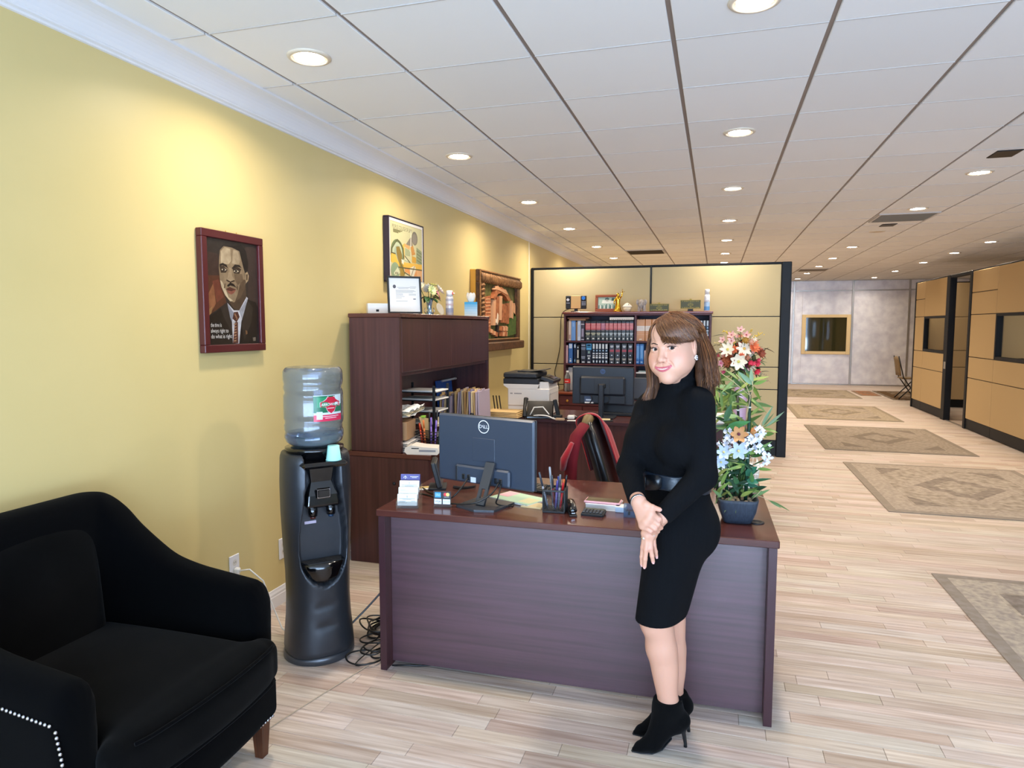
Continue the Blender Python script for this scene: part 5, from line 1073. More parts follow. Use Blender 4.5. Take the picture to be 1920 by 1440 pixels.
p.mb.obj('painting',M_paint,t); bx('glass',mat('picture_glass','#FFFFFF',.02,trans=1,ior=1.05,alpha=.08),t,.0275,.0285,-hy+.036,hy-.036,-hz+.036,hz-.036,0)
for y in (-.03,.05): MB().tube([(.012,y,hz),(.012,y,hz+.01)],.002,6).obj('hook',M_brass,t)
# law college poster
M_pf2=mat('poster_frame','#2b2030',.4)
t,hy,hz=wall_frame('framed_poster','thin framed pale green college poster above the hutch','' or 4.565,5.185,1.905,2.385,.05,.010,M_pf2)
bx('mat_board',M_paper,t,.01,.044,-hy+.008,hy-.008,-hz+.008,hz-.008,0)
p=Pic(hy-.034,hz-.034,.0445)
G='#CFCB9E';Y='#E8B84A';O='#E09A5A';DG='#6b7a52';LG='#A9B48A';BR='#8a7434'
p.p('#a89a6a',[(-.008,-.008),(1.008,-.008),(1.008,1.008),(-.008,1.008)]); p.p(G,[(0,0),(1,0),(1,1),(0,1)])
p.t('#5c5a3a',"PEOPLES COLLEGE OF LAW",.040,.05,.915,maxw=.34)
for k in range(3): p.l('#7d7a52',[(.08,.865-.022*k),(.36-.06*k,.865-.022*k)],.008)
p.e('#7b7668',.76,.80,.10,.13); p.e('#8c867a',.755,.79,.07,.10); p.p('#8a8170',[(.46,.64),(.62,.80),(.66,.80),(.70,.64)]); p.p('#EDEBDC',[(.615,.60),(.63,.93),(.645,.93),(.64,.60)])
p.p(Y,[(.34,.60),(.42,.66),(.42,.38),(.34,.38)]); p.p('#D9A86a',[(.42,.66),(.60,.63),(.58,.56),(.42,.60)]); p.p('#A7AE86',[(.44,.58),(.6,.55),(.6,.44),(.44,.44)]); p.p('#C98F45',[(.62,.62),(.70,.66),(.78,.50),(.66,.46)])
p.p('#93a07c',[(.82,.64),(1,.58),(1,.30),(.80,.34)])
for k in range(4): p.l('#6a6f48',[(.82,.58-.06*k),(1,.53-.06*k)],.006)
p.e(DG,.20,.46,.20,.24); p.e('#B9C4A4',.20,.45,.155,.20); p.e('#9fb09a',.2,.44,.1,.15)
p.p(LG,[(.42,.44),(.60,.32),(.42,.34)]); p.p('#DAD6B4',[(.42,.43),(.58,.33),(.42,.36)])
p.p(Y,[(0,.44),(.14,.43),(.22,.30),(1,.33),(1,.23),(.5,.22),(.2,.20),(0,.28)]); p.p('#D6A33c',[(.66,.46),(.80,.44),(.80,.33),(.66,.33)])
p.p(O,[(.42,.22),(1,.22),(1,0),(.62,0),(.42,.14)]); p.p('#E6B07c',[(.8,.2),(1,.2),(1,.0),(.86,.0)])
p.p(BR,[(.16,.56),(.26,.58),(.34,.44),(.34,.30),(.24,.28),(.18,.42)]); p.p('#9c8438',[(.24,.30),(.36,.28),(.42,.10),(.40,0),(.28,0),(.27,.15)])
p.p('#EFE6D4',[(.32,.36),(.40,.34),(.38,.26),(.33,.29)]); p.p('#E5DEC8',[(.58,.22),(.74,.28),(.80,.22),(.70,.05),(.60,.05)]); p.l('#7a6a4a',[(.74,.27),(.62,.06)],.008)
p.e('#8ba07f',.13,.13,.13,.15); p.p('#D5D8B6',[(.08,.08),(.20,.20),(.28,.10),(.12,.04)]); p.p('#D8D4AE',[(.42,.10),(.48,.13),(.82,0),(.52,0)])
for x in (.13,.18,.50,.58,.66): p.p('#4c4a34',[(x,.10 if x<.3 else .04),(x+.025,.11 if x<.3 else .05),(x+.025,.07 if x<.3 else .02),(x,.06 if x<.3 else .01)])
for a in ([(.20,.70),(.02,.50),(.0,.40)],[(.20,.70),(.38,.56),(.40,.36)],[(0,.44),(.14,.43)],[(.22,.20),(1,.22)],[(.27,.30),(.42,.10)],[(.42,.43),(.6,.32)],[(.42,.12),(.85,0)]): p.l('#5c5a3a',a,.008)
p.mb.obj('poster_print',M_colg,t); bx('glass',mat('picture_glass'),t,.0485,.0495,-hy+.010,hy-.010,-hz+.010,hz-.010,0)
# carved relief
M_car=mat('carved_wood','#6B4526',.5,var=('#3f2815',30)); M_carl=mat('carved_wood_light','#A9794a',.45,var=('#7a5330',30)); M_gside=mat('golden_side','#D49A3A',.5)
t=thing('carved_relief','carved wooden relief of a columned temple in an ornate frame','picture',(WX,7.13,1.74)); hy,hz=.73,.40
bx('backing',M_gside,t,.002,.06,-hy,hy,-hz,hz,.004)
for a,b,c,d in ((-hy,hy,hz-.12,hz),(-hy,hy,-hz-.0,-hz+.10),(-hy,-hy+.17,-hz+.10,hz-.12),(hy-.12,hy,-hz+.10,hz-.12)): bx('frame',M_car,t,.06,.10,a,b,c,d,.006)
bx('sill',M_car,t,.06,.15,-hy+.02,hy+.01,-hz-.02,-hz+.07,.01); bx('inner_lip',M_carl,t,.10,.115,-hy+.16,hy-.10,-hz+.09,-hz+.105,.003); bx('outer_edge',M_carl,t,.10,.112,-hy,hy,hz-.015,hz,.003); bx('outer_edge',M_carl,t,.10,.112,-hy,-hy+.02,-hz+.07,hz-.015,.003)
for i in range(24):
    y=-hy+.05+.0595*i; mb=MB(); mb.tube([(.10,y,hz-.03),(.115,y+.012,hz-.06),(.112,y+.03,hz-.10),(.10,y+.035,hz-.125)],[.012,.018,.016,.008],8); mb.obj('scallop',M_carl,t)
for i in range(12): mb=MB(); mb.tube([(.10,-hy+.05,hz-.16-.045*i),(.115,-hy+.08,hz-.15-.045*i),(.105,-hy+.11,hz-.16-.045*i)],[.01,.016,.01],8); mb.obj('leaf_carving',M_carl,t); mb=MB(); mb.sphere((.10,-hy+.14,hz-.15-.045*i),.014,8,6); mb.obj('bead',M_carl,t)
bx('relief_ground',mat('relief_green','#6b6a34',.6,var=('#39401f',14)),t,.058,.064,-hy+.17,hy-.12,-hz+.10,hz-.12,0)
M_rc=mat('relief_terracotta','#C4784A',.5,var=('#8a4a2a',25)); M_rl=mat('relief_pale','#DDA47A',.5); M_gd=mat('relief_foliage','#33501f',.6,var=('#566b2c',20))
def slab(nm,m,pts,d): MB().prism(pts,d,(.062,0,0),(0,1,0),(0,0,1)).obj(nm,m,t)
y0=-hy+.17; wI=2*hy-.29; z0=-hz+.10; hI=2*hz-.22
def I(u,v): return (y0+u*wI,z0+v*hI)
slab('left_column',M_rc,[I(.02,.2),I(.17,.2),I(.18,.78),I(.02,.74)],.03)
for k in range(9): slab('column_stone',M_rl,[I(.03,.22+.06*k),I(.16,.235+.06*k),I(.16,.25+.06*k),I(.03,.235+.06*k)],.034)
for u0,u1,v0,v1 in ((.24,.30,.25,.72),(.33,.40,.3,.78),(.42,.49,.35,.80),(.52,.57,.3,.66),(.60,.64,.3,.62),(.67,.72,.28,.68)): slab('column',M_rl if u0 in(.42,.24) else M_rc,[I(u0,v0),I(u1,v0),I(u1+.02,v1),I(u0+.01,v1)],.035)
slab('arch',M_rc,[I(.22,.74),I(.30,.92),(I(.45,.97)),I(.62,.90),I(.76,.74),I(.68,.72),I(.56,.82),I(.45,.86),I(.34,.82),I(.27,.72)],.045); slab('arch_top',M_rl,[I(.26,.90),I(.34,.98),I(.42,.93),I(.58,.93),I(.66,.84),I(.60,.84),I(.45,.88),I(.34,.9)],.05)
slab('doorway',mat('relief_shadow','#2a1a10',.7),[I(.37,.02),I(.41,.02),I(.43,.48),I(.39,.50)],.03); slab('figure',mat('relief_figure','#E8D9C0',.5),[I(.32,.3),I(.36,.26),I(.38,.44),I(.35,.48)],.04)
for k in range(7): slab('step_stone',[M_rl,M_rc][k%2],[I(.05+.05*k,.16-.02*k),I(.11+.05*k,.15-.02*k),I(.12+.05*k,.21-.018*k),I(.06+.05*k,.23-.02*k)],.03+.004*(k%3))
for k in range(8): slab('rubble_stone',[M_rc,M_rl][k%2],[I(.48+.05*(k%4),.05+.10*(k//4)),I(.53+.05*(k%4),.04+.10*(k//4)),I(.54+.05*(k%4),.12+.10*(k//4)),I(.49+.05*(k%4),.14+.10*(k//4))],.03+.005*(k%3))
slab('bush',M_gd,[I(.72,.04),I(.97,.08),I(.98,.45),I(.88,.52),I(.80,.36),I(.74,.24)],.03); slab('bush',M_gd,[I(.02,.0),I(.2,.0),I(.16,.1),I(.06,.18),I(.02,.16)],.02); slab('statue',M_rl,[I(.80,.40),I(.86,.38),I(.88,.62),I(.84,.74),I(.80,.62)],.035); slab('statue',M_rl,[I(.90,.45),I(.95,.42),I(.955,.64),I(.93,.70)],.03)
# ================================================================ WATER COOLER
M_cool=mat('graphite_plastic','#34363B',.36,metal=.35,bump=(700,.03)); M_coolin=mat('graphite_inner','#2b2d33',.33,metal=.3)
wc=thing('water_cooler','dark grey floor standing water cooler by the yellow wall','water cooler',(-1.822,2.80,0),math.radians(48))
zs=[0.035,.045,.09,.16,.24,.32,.36,.385,.41,.45,.5,.55,.6,.65,.7,.75,.8,.85,.9,.94,.965,.98,.987]
def interp(x,X,Y): return float(np.interp(x,X,Y))
def RW(z): return interp(z,[0,.05,.1,.2,.3,.42,.55,.7,.85,.98],[.160,.160,.157,.148,.144,.146,.153,.159,.160,.155])
def AW(z): return interp(z,[.37,.385,.40,.43,.47,.53,.6,.68,.76,.84,.92,.99],[0,.035,.06,.088,.104,.112,.112,.105,.092,.082,.080,.088])
zs=sorted(set([.035,.04]+[round(.05+.012*i,4) for i in range(78)]+[.984,.988])); R=[];n=112
for z in zs:
    r=RW(z); ring=[]; top=interp(z,[.95,.988],[0,1]); rr=r*(1-.05*max(0,top)**3)
    if z<.045: rr=r*.985
    for k in range(n):
        a=2*math.pi*k/n; c_,s_=math.cos(a),math.sin(a); x=rr*abs(c_)**.8*(1 if c_>0 else -1); y=rr*abs(s_)**.8*(1 if s_>0 else -1)
        for zz in (.17,.27): # shallow scoops low on the front
            if y<0: q=max(0,1-((x/.06)**2+((z-zz)/.035)**2)); y+=.006*q*(1 if z>zz-.01 else .3)
        w=AW(z)
        if y<0 and w>0:
            e=(w-abs(x))/.010; u=max(0,min(1,e)); u=u*u*(3-2*u); yb=-.062
            if z>.955: yb=.10 if abs(x)<w else yb
            y=y+(yb-y)*u if yb>y else y
        ring.append((x,y,z))
    R.append(ring)
mb=MB();mb.loft(R);mb.obj('body',M_cool,wc)
mb=MB();mb.lathe([(.162,0),(.166,.004),(.166,.03),(.160,.036)],n=64);mb.obj('base_ring',mat('base_grey','#4b4d52',.3,metal=.4),wc)
mb=MB();mb.lathe([(.118,.93),(.122,.99),(.135,1.0),(.135,1.012),(.10,1.018),(.06,1.018)],n=48);mb.obj('bottle_collar',M_gloss,wc)
bx('cup_shelf',M_gloss,wc,-.105,.105,-.185,-.03,.935,.962,.012)
mb=MB();mb.loft([[(-w_,-d_,z),(w_,-d_,z),(w_,-.055,z),(-w_,-.055,z)] for w_,d_,z in ((.070,.110,.735),(.076,.135,.75),(.070,.13,.80),(.052,.108,.86),(.062,.12,.935))],smooth=False);o=mb.obj('tap_housing',M_gloss,wc); q=o.modifiers.new('b','BEVEL');q.width=.008;q.segments=3
bx('button_frame',M_chrome,wc,-.035,.035,-.1405,-.128,.785,.835,.006); bx('button',M_gloss,wc,-.031,.031,-.1435,-.128,.789,.831,.006)
for s,c in ((-1,'#4A1A12'),(1,'#16324f')):
    mb=MB();mb.lathe([(.020,.0),(.022,.02),(.020,.05)],(s*.042,-.10,.70),16);o=mb.obj('tap',M_gloss,wc); mb=MB();mb.lathe([(.012,.0),(.014,.012)],(s*.042,-.10,.688),12);mb.obj('spout_tip',mat('tip_'+c,c,.3),wc)
bx('warning_label',mat('label_lilac','#C9BCD0',.5),wc,-.072,-.018,-.0645,-.0625,.655,.668,0,rotm(0,0,0))
mb=MB();
pr_=[(.112,.40),(.110,.41)]
mb.loft([[(x_*s_,y_,z_) for x_,y_ in [(-.9,-.066),(-.95,-.11),(-.7,-.143),(0,-.152),(.7,-.143),(.95,-.11),(.9,-.066)]] for s_,z_ in ((.055,.392),(.080,.415),(.098,.45),(.106,.478))]);mb.obj('drip_tray',M_gloss,wc)
for k in range(6): bx('grille_bar',M_blk,wc,-.098+.004*k,.098-.004*k,-.075-.011*k,-.069-.011*k,.478,.483,.001)
CORD.obj('power_cord',M_wplas,wc,True,label='white power cord from the wall outlet')
# bottle
M_pet2=mat('bottle_plastic','#D3E0F4',.05,trans=.9,ior=1.16,spec=.8,coat=.5)
wbt=thing('water_bottle','large upturned clear blue water bottle on the cooler','bottle',(-1.822,2.80,1.0185),math.radians(48))
R=[];zz=[0,.006,.02,.04]+[.05+.01*i for i in range(28)]+[.335,.35,.36,.366,.37]
for z in zz:
    ring=[]
    for k in range(64):
        a=2*math.pi*k/64
        r=.137*interp(z,[0,.006,.02,.04,.06,.33,.35,.362,.37],[.62,.80,.93,.985,1,1,.985,.94,.86])
        for zc,sl,w_,d_ in ((.075,.025,.012,.007),(.105,-.02,.010,.006),(.262,.022,.012,.007),(.285,-.015,.010,.005)):
            r-=d_*math.exp(-((z-zc-sl*math.sin(a+.6))/w_)**2)
        if z>.35: r-=.006*max(0,math.cos(6*a))**4
        ring.append((r*math.cos(a),r*math.sin(a),z))
    R.append(ring)
R.append([(.035*math.cos(2*math.pi*k/64),.035*math.sin(2*math.pi*k/64),.352) for k in range(64)])
mb=MB();mb.loft(R,caps=True);o=mb.obj('bottle_shell',M_pet2,wbt); q=o.modifiers.new('s','SOLIDIFY');q.thickness=.003;q.offset=-1
mb=MB();mb.lathe([(.09,.004),(.125,.02),(.130,.045),(.130,.062),(1e-4,.063)],n=48);mb.obj('water',mat('water','#9CC3F2',.02,trans=.95,ior=1.2),wbt)
mb=MB(); ac=-math.pi/2-math.radians(-16); rL=.1382
def cyl(x,z,k=0): a=ac+x/rL; return ((rL+k)*math.cos(a),(rL+k)*math.sin(a),z)
def patch(c,x0,x1,z0,z1,k,n=16):
    mb.col=lin(c); mb.grid([[cyl(x0+(x1-x0)*i/n,z,k) for i in range(n+1)] for z in (z0,z1)])
patch('#CFE3EA',-.075,.075,.125,.245,0); patch('#1F6B4C',-.075,.03,.165,.242,.0004); patch('#2C8A5E',-.06,.00,.19,.236,.0006); patch('#2b7355',.02,.075,.165,.20,.0005); patch('#D43458',-.075,.075,.125,.155,.0005); patch('#CFE8F0',-.062,-.035,.135,.170,.0008)
def cpoly(c,pts,k,dx=0):
    mb.col=lin(c); mb.add([cyl(q[0]+dx,q[1],k) for q in pts],[tuple(range(len(pts)))])
sh=[(-.052,.192),(-.052,.212),(-.036,.218),(-.024,.226),(-.018,.236),(.018,.236),(.024,.226),(.036,.218),(.052,.212),(.052,.192),(.026,.190),(.018,.172),(0,.160),(-.018,.172),(-.026,.190)]
for i in range(1): 
    for a,b in zip(sh,sh[1:]+sh[:1]): cpoly('#E8D9DC',[(0+.008,.20),(a[0]*1.06+.008,(a[1]-.2)*1.08+.2),(b[0]*1.06+.008,(b[1]-.2)*1.08+.2)],.0011)
    for a,b in zip(sh,sh[1:]+sh[:1]): cpoly('#C22840',[(0+.008,.20),(a[0]+.008,a[1]),(b[0]+.008,b[1])],.0016)
me=text_mesh('ARROWHEAD',.0185,'CENTER'); xs=[v.co.x for v in me.vertices]; f_=.098/(max(xs)-min(xs)); mb.col=lin('#FFFFFF'); mb.add([cyl(v.co.x*f_+.008,.2015+v.co.y,.0024) for v in me.vertices],[tuple(q.vertices) for q in me.polygons])
for z_,w_ in ((.146,.045),(.138,.03),(.183,.018)): patch('#F3D9DF',.006-w_,.006+w_,z_,z_+.0028,.002,6)
mb.obj('label',M_colg,wbt)
cu=thing('paper_cup','small aqua paper cup upside down on the cooler shelf','cup',(-1.822+(.048*math.cos(math.radians(48))-(-.145)*math.sin(math.radians(48))),2.80+(.048*math.sin(math.radians(48))+(-.145)*math.cos(math.radians(48))),.9625))
mb=MB();mb.lathe([(.034,0),(.035,.002),(.034,.004),(.026,.068),(.024,.068),(1e-4,.066)],n=28);mb.obj('cup_wall',mat('aqua_paper','#9FE0DC',.6),cu); MB().lathe([(.0345,-.0),(.0365,.0025),(.0345,.005)],n=28,caps=False).obj('rolled_rim',mat('aqua_paper'),cu)
# ================================================================ ARMCHAIR
M_vel=mat('black_velvet','#030303',.97,sheen=.03,spec=.05,var=('#0c0b0b',3.2),bump=(90,.15,(1,1,.6))); M_vel2=mat('black_velvet_arm','#030304',.97,sheen=.02,spec=.05,bump=(120,.12)); M_leg=mat('walnut_leg','#5a3019',.4,var=('#3c1e0f',8,(12,12,1))); M_nail=mat('nickel_nail','#B9BCC8',.22,metal=1)  # lighter noise in the seat and back velvet paints in the nap's sheen
ac_=thing('armchair','black velvet armchair with nailhead trim in the left foreground','armchair',(-1.93,1.68,0))
# local: faces +x; path of the wrap-around back from the near arm (-y) round to the far arm (+y)
path=[]
for i in range(9): path.append((.375-.575*i/8,-.375,0))
for i in range(1,8): a=math.pi/2*i/8; path.append((-.20-.155*math.sin(a),-.22-.155*math.cos(a),0))
for i in range(9): path.append((-.355,-.22+.44*i/8,0))
for i in range(1,8): a=math.pi/2*i/8; path.append((-.20-.155*math.cos(a),.22+.155*math.sin(a),0))
for i in range(9): path.append((-.20+.575*i/8,.375,0))
def hgt(x,y):
    return interp(x,[-.36,-.30,-.24,-.17,-.08,.05,.25,.375],[.965,.95,.895,.80,.725,.685,.66,.645])
R=[];N_=len(path)
for i,q in enumerate(path):
    q0=Vector(path[max(i-1,0)]);q1=Vector(path[min(i+1,N_-1)]); d=(q1-q0).normalized(); o=Vector((d.y,-d.x,0)) # outward
    h=hgt(q[0],q[1]); th=interp(q[0],[-.36,-.2,.375],[.075,.06,.055]); ring=[]
    lean=lambda z: .045*max(0,(z-.4))/.55*(1 if q[0]<-.15 else .3)
    prof=[(th,.15),(th,.30),(th*1.02,h-.10),(th*.98,h-.05),(th*.75,h-.015),(th*.35,h),(-th*.3,h+.002),(-th*.8,h-.018),(-th*1.15,h-.06),(-th*1.15,h-.12),(-th*.95,.40),(-th*.9,.15)]
    for a,z in prof: p_=Vector(q)+o*(a+lean(z)); ring.append((p_.x,p_.y,z))
    R.append(ring)
mb=MB();mb.loft(R,caps=True);o=mb.obj('shell',M_vel2,ac_); q=o.modifiers.new('s','SUBSURF');q.levels=2;q.render_levels=2
for q in o.data.polygons: q.use_smooth=True
def cushion(name,x0,x1,y0,y1,z0,z1,e,m,bul=.03,tfront=0,rot=None):
    V=[];n=15
    sd=SDF((x0-.06,y0-.06,z0-.06),(x1+.06,y1+.06,z1+.08),.008); 
    g=np.meshgrid(*sd.ax,indexing='ij',sparse=True)
    cx,cy,cz=(x0+x1)/2,(y0+y1)/2,(z0+z1)/2; hx,hy_,hz_=(x1-x0)/2,(y1-y0)/2,(z1-z0)/2
    u=np.clip((g[0]-cx)/hx,-1,1);v=np.clip((g[1]-cy)/hy_,-1,1); topb=bul*(1-u**2)*(1-v**2)
    fb=.03*(1-v**2)*np.clip(u,0,1)
    qx=np.abs(g[0]-cx-fb*.5)-(hx+fb*.5-e); qy=np.abs(g[1]-cy)-(hy_-e); qz=np.abs(g[2]-cz-topb*.5)-(hz_+topb*.5-e)
    d=np.sqrt(np.maximum(qx,0)**2+np.maximum(qy,0)**2+np.maximum(qz,0)**2)+np.minimum(np.maximum(np.maximum(qx,qy),qz),0)-e
    sd.f=d.astype(np.float32)
    if tfront:
        qx=np.abs(g[0]-(x1-.055)-fb*.5)-(.055+fb*.5-e); qy=np.abs(g[1]-cy)-(hy_+tfront-e)
        d=np.sqrt(np.maximum(qx,0)**2+np.maximum(qy,0)**2+np.maximum(qz,0)**2)+np.minimum(np.maximum(np.maximum(qx,qy),qz),0)-e
        t=np.clip(.5+.5*(sd.f-d)/.03,0,1); sd.f=(sd.f+(d-sd.f)*t-.03*t*(1-t)).astype(np.float32)
    V,F=sd.net();V=relax(V,F,2); return link(name,np_mesh(name,V,F,m),ac_)
cushion('seat_cushion',-.30,.455,-.30,.30,.305,.465,.05,M_vel,.035,.055)
o=cushion('back_cushion',-.335,-.215,-.265,.265,.42,.915,.055,M_vel,.0); o.rotation_euler=(0,math.radians(-5),0); o.location=(.030,0,.0)
cushion('base_rail',-.33,.40,-.40,.40,.14,.30,.03,M_vel2,0)
mb=MB()
for z in (.455,.325): 
    pts=[(.4525+.030*(1-(y/.355)**2)-.006*(max(0,abs(y)-.25)/.05)**2,y,z) for y in [-.30+.60*k/24 for k in range(25)]]; mb.tube(pts,.006,6)
mb.obj('cushion_piping',M_vel2,ac_)
for x,y in ((.36,-.34),(.36,.34),(-.30,-.30),(-.30,.30)):
    mb=MB();mb.loft([[(x+s*a,y+s*b,z) for a,b in ((-1,-1),(1,-1),(1,1),(-1,1))] for s,z in ((.016,.0),(.024,.145))],smooth=False);mb.obj('leg',M_leg,ac_)
mb=MB()
def nails(pts,step=.0145,r=.0052,nrm=(0,-1,0)):
    P=[Vector(q) for q in pts]; acc=0
    for a,b in zip(P,P[1:]):
        L_=(b-a).length;k=0
        while acc<=L_:
            c=a+(b-a)*(acc/L_); mb.sphere(c,r,8,5); acc+=step
        acc-=L_
for s in (-1,1):
    Y=s*(.375+.0585); top=[(x,Y+ s*0.004,hgt(x,0)-.085) for x in [.33-.05*k for k in range(12)]]
    
    if s<0: nails([(.36,Y,.16),(.36,Y,.47),(.345,Y+s*.003,hgt(.345,0)-.085)]); nails(top)
nails([(.4085,y,.158) for y in (-.35,.355)]); 
mb.obj('nailheads',M_nail,ac_,kind='stuff')
# ================================================================ CABLE TANGLE BESIDE THE DESK
r=random.Random(12)
def tangle(label,m,cx,cy,loops,rx,ry,rad,seed,extra=()):
    r=random.Random(seed); pts=list(extra); a=0
    for l in range(loops):
        ox,oy=cx+r.gauss(0,.018),cy+r.gauss(0,.03); sx,sy=rx*r.uniform(.6,1.1),ry*r.uniform(.6,1.1); z0=rad+.007*l; tl=r.uniform(-.02,.02)
        for k in range(9): a+=2*math.pi/9*1.06; pts.append((min(ox+sx*math.cos(a),-1.475),oy+sy*math.sin(a),max(rad,z0+tl*math.cos(a)+r.uniform(0,.008))))
    cable('cable_coil',label,pts,rad,m,sub=4)
tangle('loose black cables coiled on the floor beside the desk',M_cable,-1.585,3.06,8,.115,.10,.0042,1,((-1.47,3.1,.40),(-1.48,3.08,.25),(-1.50,3.06,.12)))
tangle('second coil of black cables lying nearest the camera by the desk side',M_cable,-1.555,2.87,5,.08,.085,.0042,2,((-1.475,2.95,.34),(-1.49,2.93,.20),(-1.50,2.91,.09)))
cable('thin_cable','thin black cable looping down the outside of the desk side panel',[(-1.475,3.0,.45),(-1.50,2.98,.34),(-1.545,2.98,.27),(-1.52,3.0,.21),(-1.48,2.99,.24),(-1.50,2.97,.15),(-1.53,2.95,.05),(-1.58,2.72,.006),(-1.50,2.76,.006)],.003)
cable('grey_cable','grey cord rising from the floor to the desk side',[(-1.72,2.93,.09),(-1.66,2.99,.16),(-1.57,3.05,.27),(-1.49,3.10,.36),(-1.465,3.12,.40)],.005,mat('grey_cord','#4b4d50',.4))
cable('floor_cable','thin pale cord trailing on the floor toward the armchair',[(-1.50,2.80,.004),(-1.56,2.55,.004),(-1.62,2.3,.004),(-1.66,2.1,.004)],.002,mat('pale_cord','#b9a994',.5))
cable('desk_cable','two black cords under the desk front by the left leg',[(-1.41,2.76,.004),(-1.34,2.765,.012),(-1.28,2.79,.006),(-1.22,2.82,.006)],.004)
bx('white_strip',M_wplas,None,-1.4885,-1.4805,3.0,3.03,.14,.30,.002) if False else None
# ================================================================ PLANTS
bp=thing('bamboo_arrangement','artificial bamboo with lilies in a dark square pot on the desk','plant',(PZ(1381,978,DZ).x,PZ(1381,978,DZ).y+.02,DZ),math.radians(4))
M_pot=mat('slate_pot','#323B49',.6,var=('#232a35',30,(6,6,1)))
def sq(w,e=.35,n=40): return [(w*abs(math.cos(a))**e*(1 if math.cos(a)>0 else -1),w*abs(math.sin(a))**e*(1 if math.sin(a)>0 else -1)) for a in [2*math.pi*k/n for k in range(n)]]
mb=MB();mb.loft([[(x,y,z) for x,y in sq(w_)] for w_,z in ((.052,0),(.058,.004),(.074,.05),(.081,.09),(.083,.103),(.076,.103),(.072,.085))],caps=True);mb.obj('pot',M_pot,bp)
mb=MB();r=random.Random(31)
for i in range(40): mb.sphere((r.uniform(-.062,.062),r.uniform(-.062,.062),.086),r.uniform(.006,.012),7,5)
mb.obj('pebbles',mat('tan_pebble','#b99d7c',.7),bp,kind='stuff')
by=bp.location.y
def W(u,v,dy=0): return PY(u,v,by+dy)
M_bam=mat('bamboo_green','#17402e',.35,var=('#0e2a20',6)); M_bamd=mat('bamboo_dark','#20261f',.4)
for (u0,v0,u1,v1,dy,rr,m) in ((1396,975,1406,735,-.01,.0075,M_bam),(1362,970,1357,800,.0,.007,M_bam),(1385,970,1383,742,.03,.006,M_bamd),(1345,960,1340,850,.03,.006,M_bamd),(1404,960,1410,880,.04,.006,M_bamd),(1375,968,1378,860,.05,.006,M_bam),(1352,965,1366,740,.06,.005,M_bam)):
    a=W(u0,v0,dy);a.z=max(a.z,DZ+.06);b=W(u1,v1,dy);mb=MB();mb.tube([a,(a+b)/2+Vector((.004,0,0)),b],[rr,rr,rr*.8],8);mb.obj('stalk',m,bp,True)
    n=max(1,int((b-a).length/.10))
    for k in range(1,n+1):
        c=a+(b-a)*(k/(n+.6)); mb=MB();mb.lathe([(rr*1.0,-.003),(rr*1.35,0),(rr*1.0,.003)],c,8);mb.obj('node_ring',mat('node_white','#C9CFC6',.5),bp,True)
M_twig=mat('pale_twig','#B5A27c',.6)
for pts in ([(1396,800),(1402,770),(1407,745),(1398,720),(1380,702)],[(1406,745),(1412,728),(1411,715)],[(1404,740),(1390,728),(1370,712),(1352,700)],[(1408,938),(1422,925),(1428,918)],[(1420,929),(1434,934),(1446,940)],[(1398,835),(1420,805),(1434,780),(1446,765)]):
    mb=MB();mb.tube([W(u,v,-.02) for u,v in pts],.0016,6);mb.obj('twig',M_twig,bp,True)
# leaves: (base u,v, tip u,v, width m, colour, dy)
gr=['#3F6B34','#5F8040','#2F5A33','#7C9148','#86A04E','#8FA85A','#274D2E','#6C8A50']
LV=[(1411,722,1384,694,.020,'#7F9B76',0),(1413,721,1439,711,.016,'#7E9A48',0),(1410,722,1408,688,.017,'#94A880',0),(1392,715,1384,697,.018,'#9AA968',0),(1385,712,1360,692,.016,'#8E9A5E',0),(1383,708,1352,735,.016,'#7d8f3c',0),
(1361,803,1407,788,.030,'#3F7A44',-.02),(1359,790,1372,755,.026,'#4A6E4A',-.01),(1428,800,1450,758,.012,'#6f8a66',-.02),(1436,800,1471,769,.014,'#7C9170',-.02),(1430,800,1452,772,.011,'#5F7d50',0),(1430,802,1462,785,.010,'#67804a',.02),(1432,803,1458,810,.014,'#7f9448',0),(1434,815,1452,812,.020,'#5f7d38',.01),(1420,879,1448,880,.014,'#6f8a3a',-.02),(1429,832,1445,846,.016,'#3d5f38',0),(1382,860,1410,844,.022,'#4F8248',-.03),(1380,864,1397,871,.022,'#86A04E',-.03),(1398,892,1420,873,.032,'#2F6A4E',-.02),(1400,900,1423,905,.028,'#3E7A5c',-.02),(1400,908,1422,911,.02,'#2f6048',0),(1345,862,1332,850,.018,'#4b6a34',-.02),(1345,893,1365,876,.02,'#8a9a58',-.03),(1340,885,1325,896,.016,'#7b8a4a',0),(1372,900,1385,925,.022,'#2a4a34',0),(1355,915,1340,945,.012,'#6c7a3a',-.03),(1360,918,1376,935,.012,'#5a6c34',-.03),(1372,930,1358,960,.014,'#6f7d50',-.06),(1378,938,1380,962,.012,'#7f8a58',-.06),(1365,935,1352,948,.010,'#5f6d34',-.05),(1352,930,1368,920,.012,'#5f6d34',-.05),(1446,940,1482,957,.009,'#4f6a38',-.02),(1442,938,1466,952,.010,'#5c7844',-.02),(1440,938,1470,949,.008,'#466332',-.02)]
r=random.Random(77)
for i in range(105):
    u=r.uniform(1332,1414);v=r.uniform(705,805); a=r.uniform(0,6.28); L_=r.uniform(30,56); LV.append((u,v,u+L_*math.cos(a),v-L_*math.sin(a)*.7,r.uniform(.012,.020),r.choice(['#8C9A4A','#75883C','#5C7434','#98A556','#4A642E','#6a8038','#3E5A2C']),r.uniform(0,.10)))
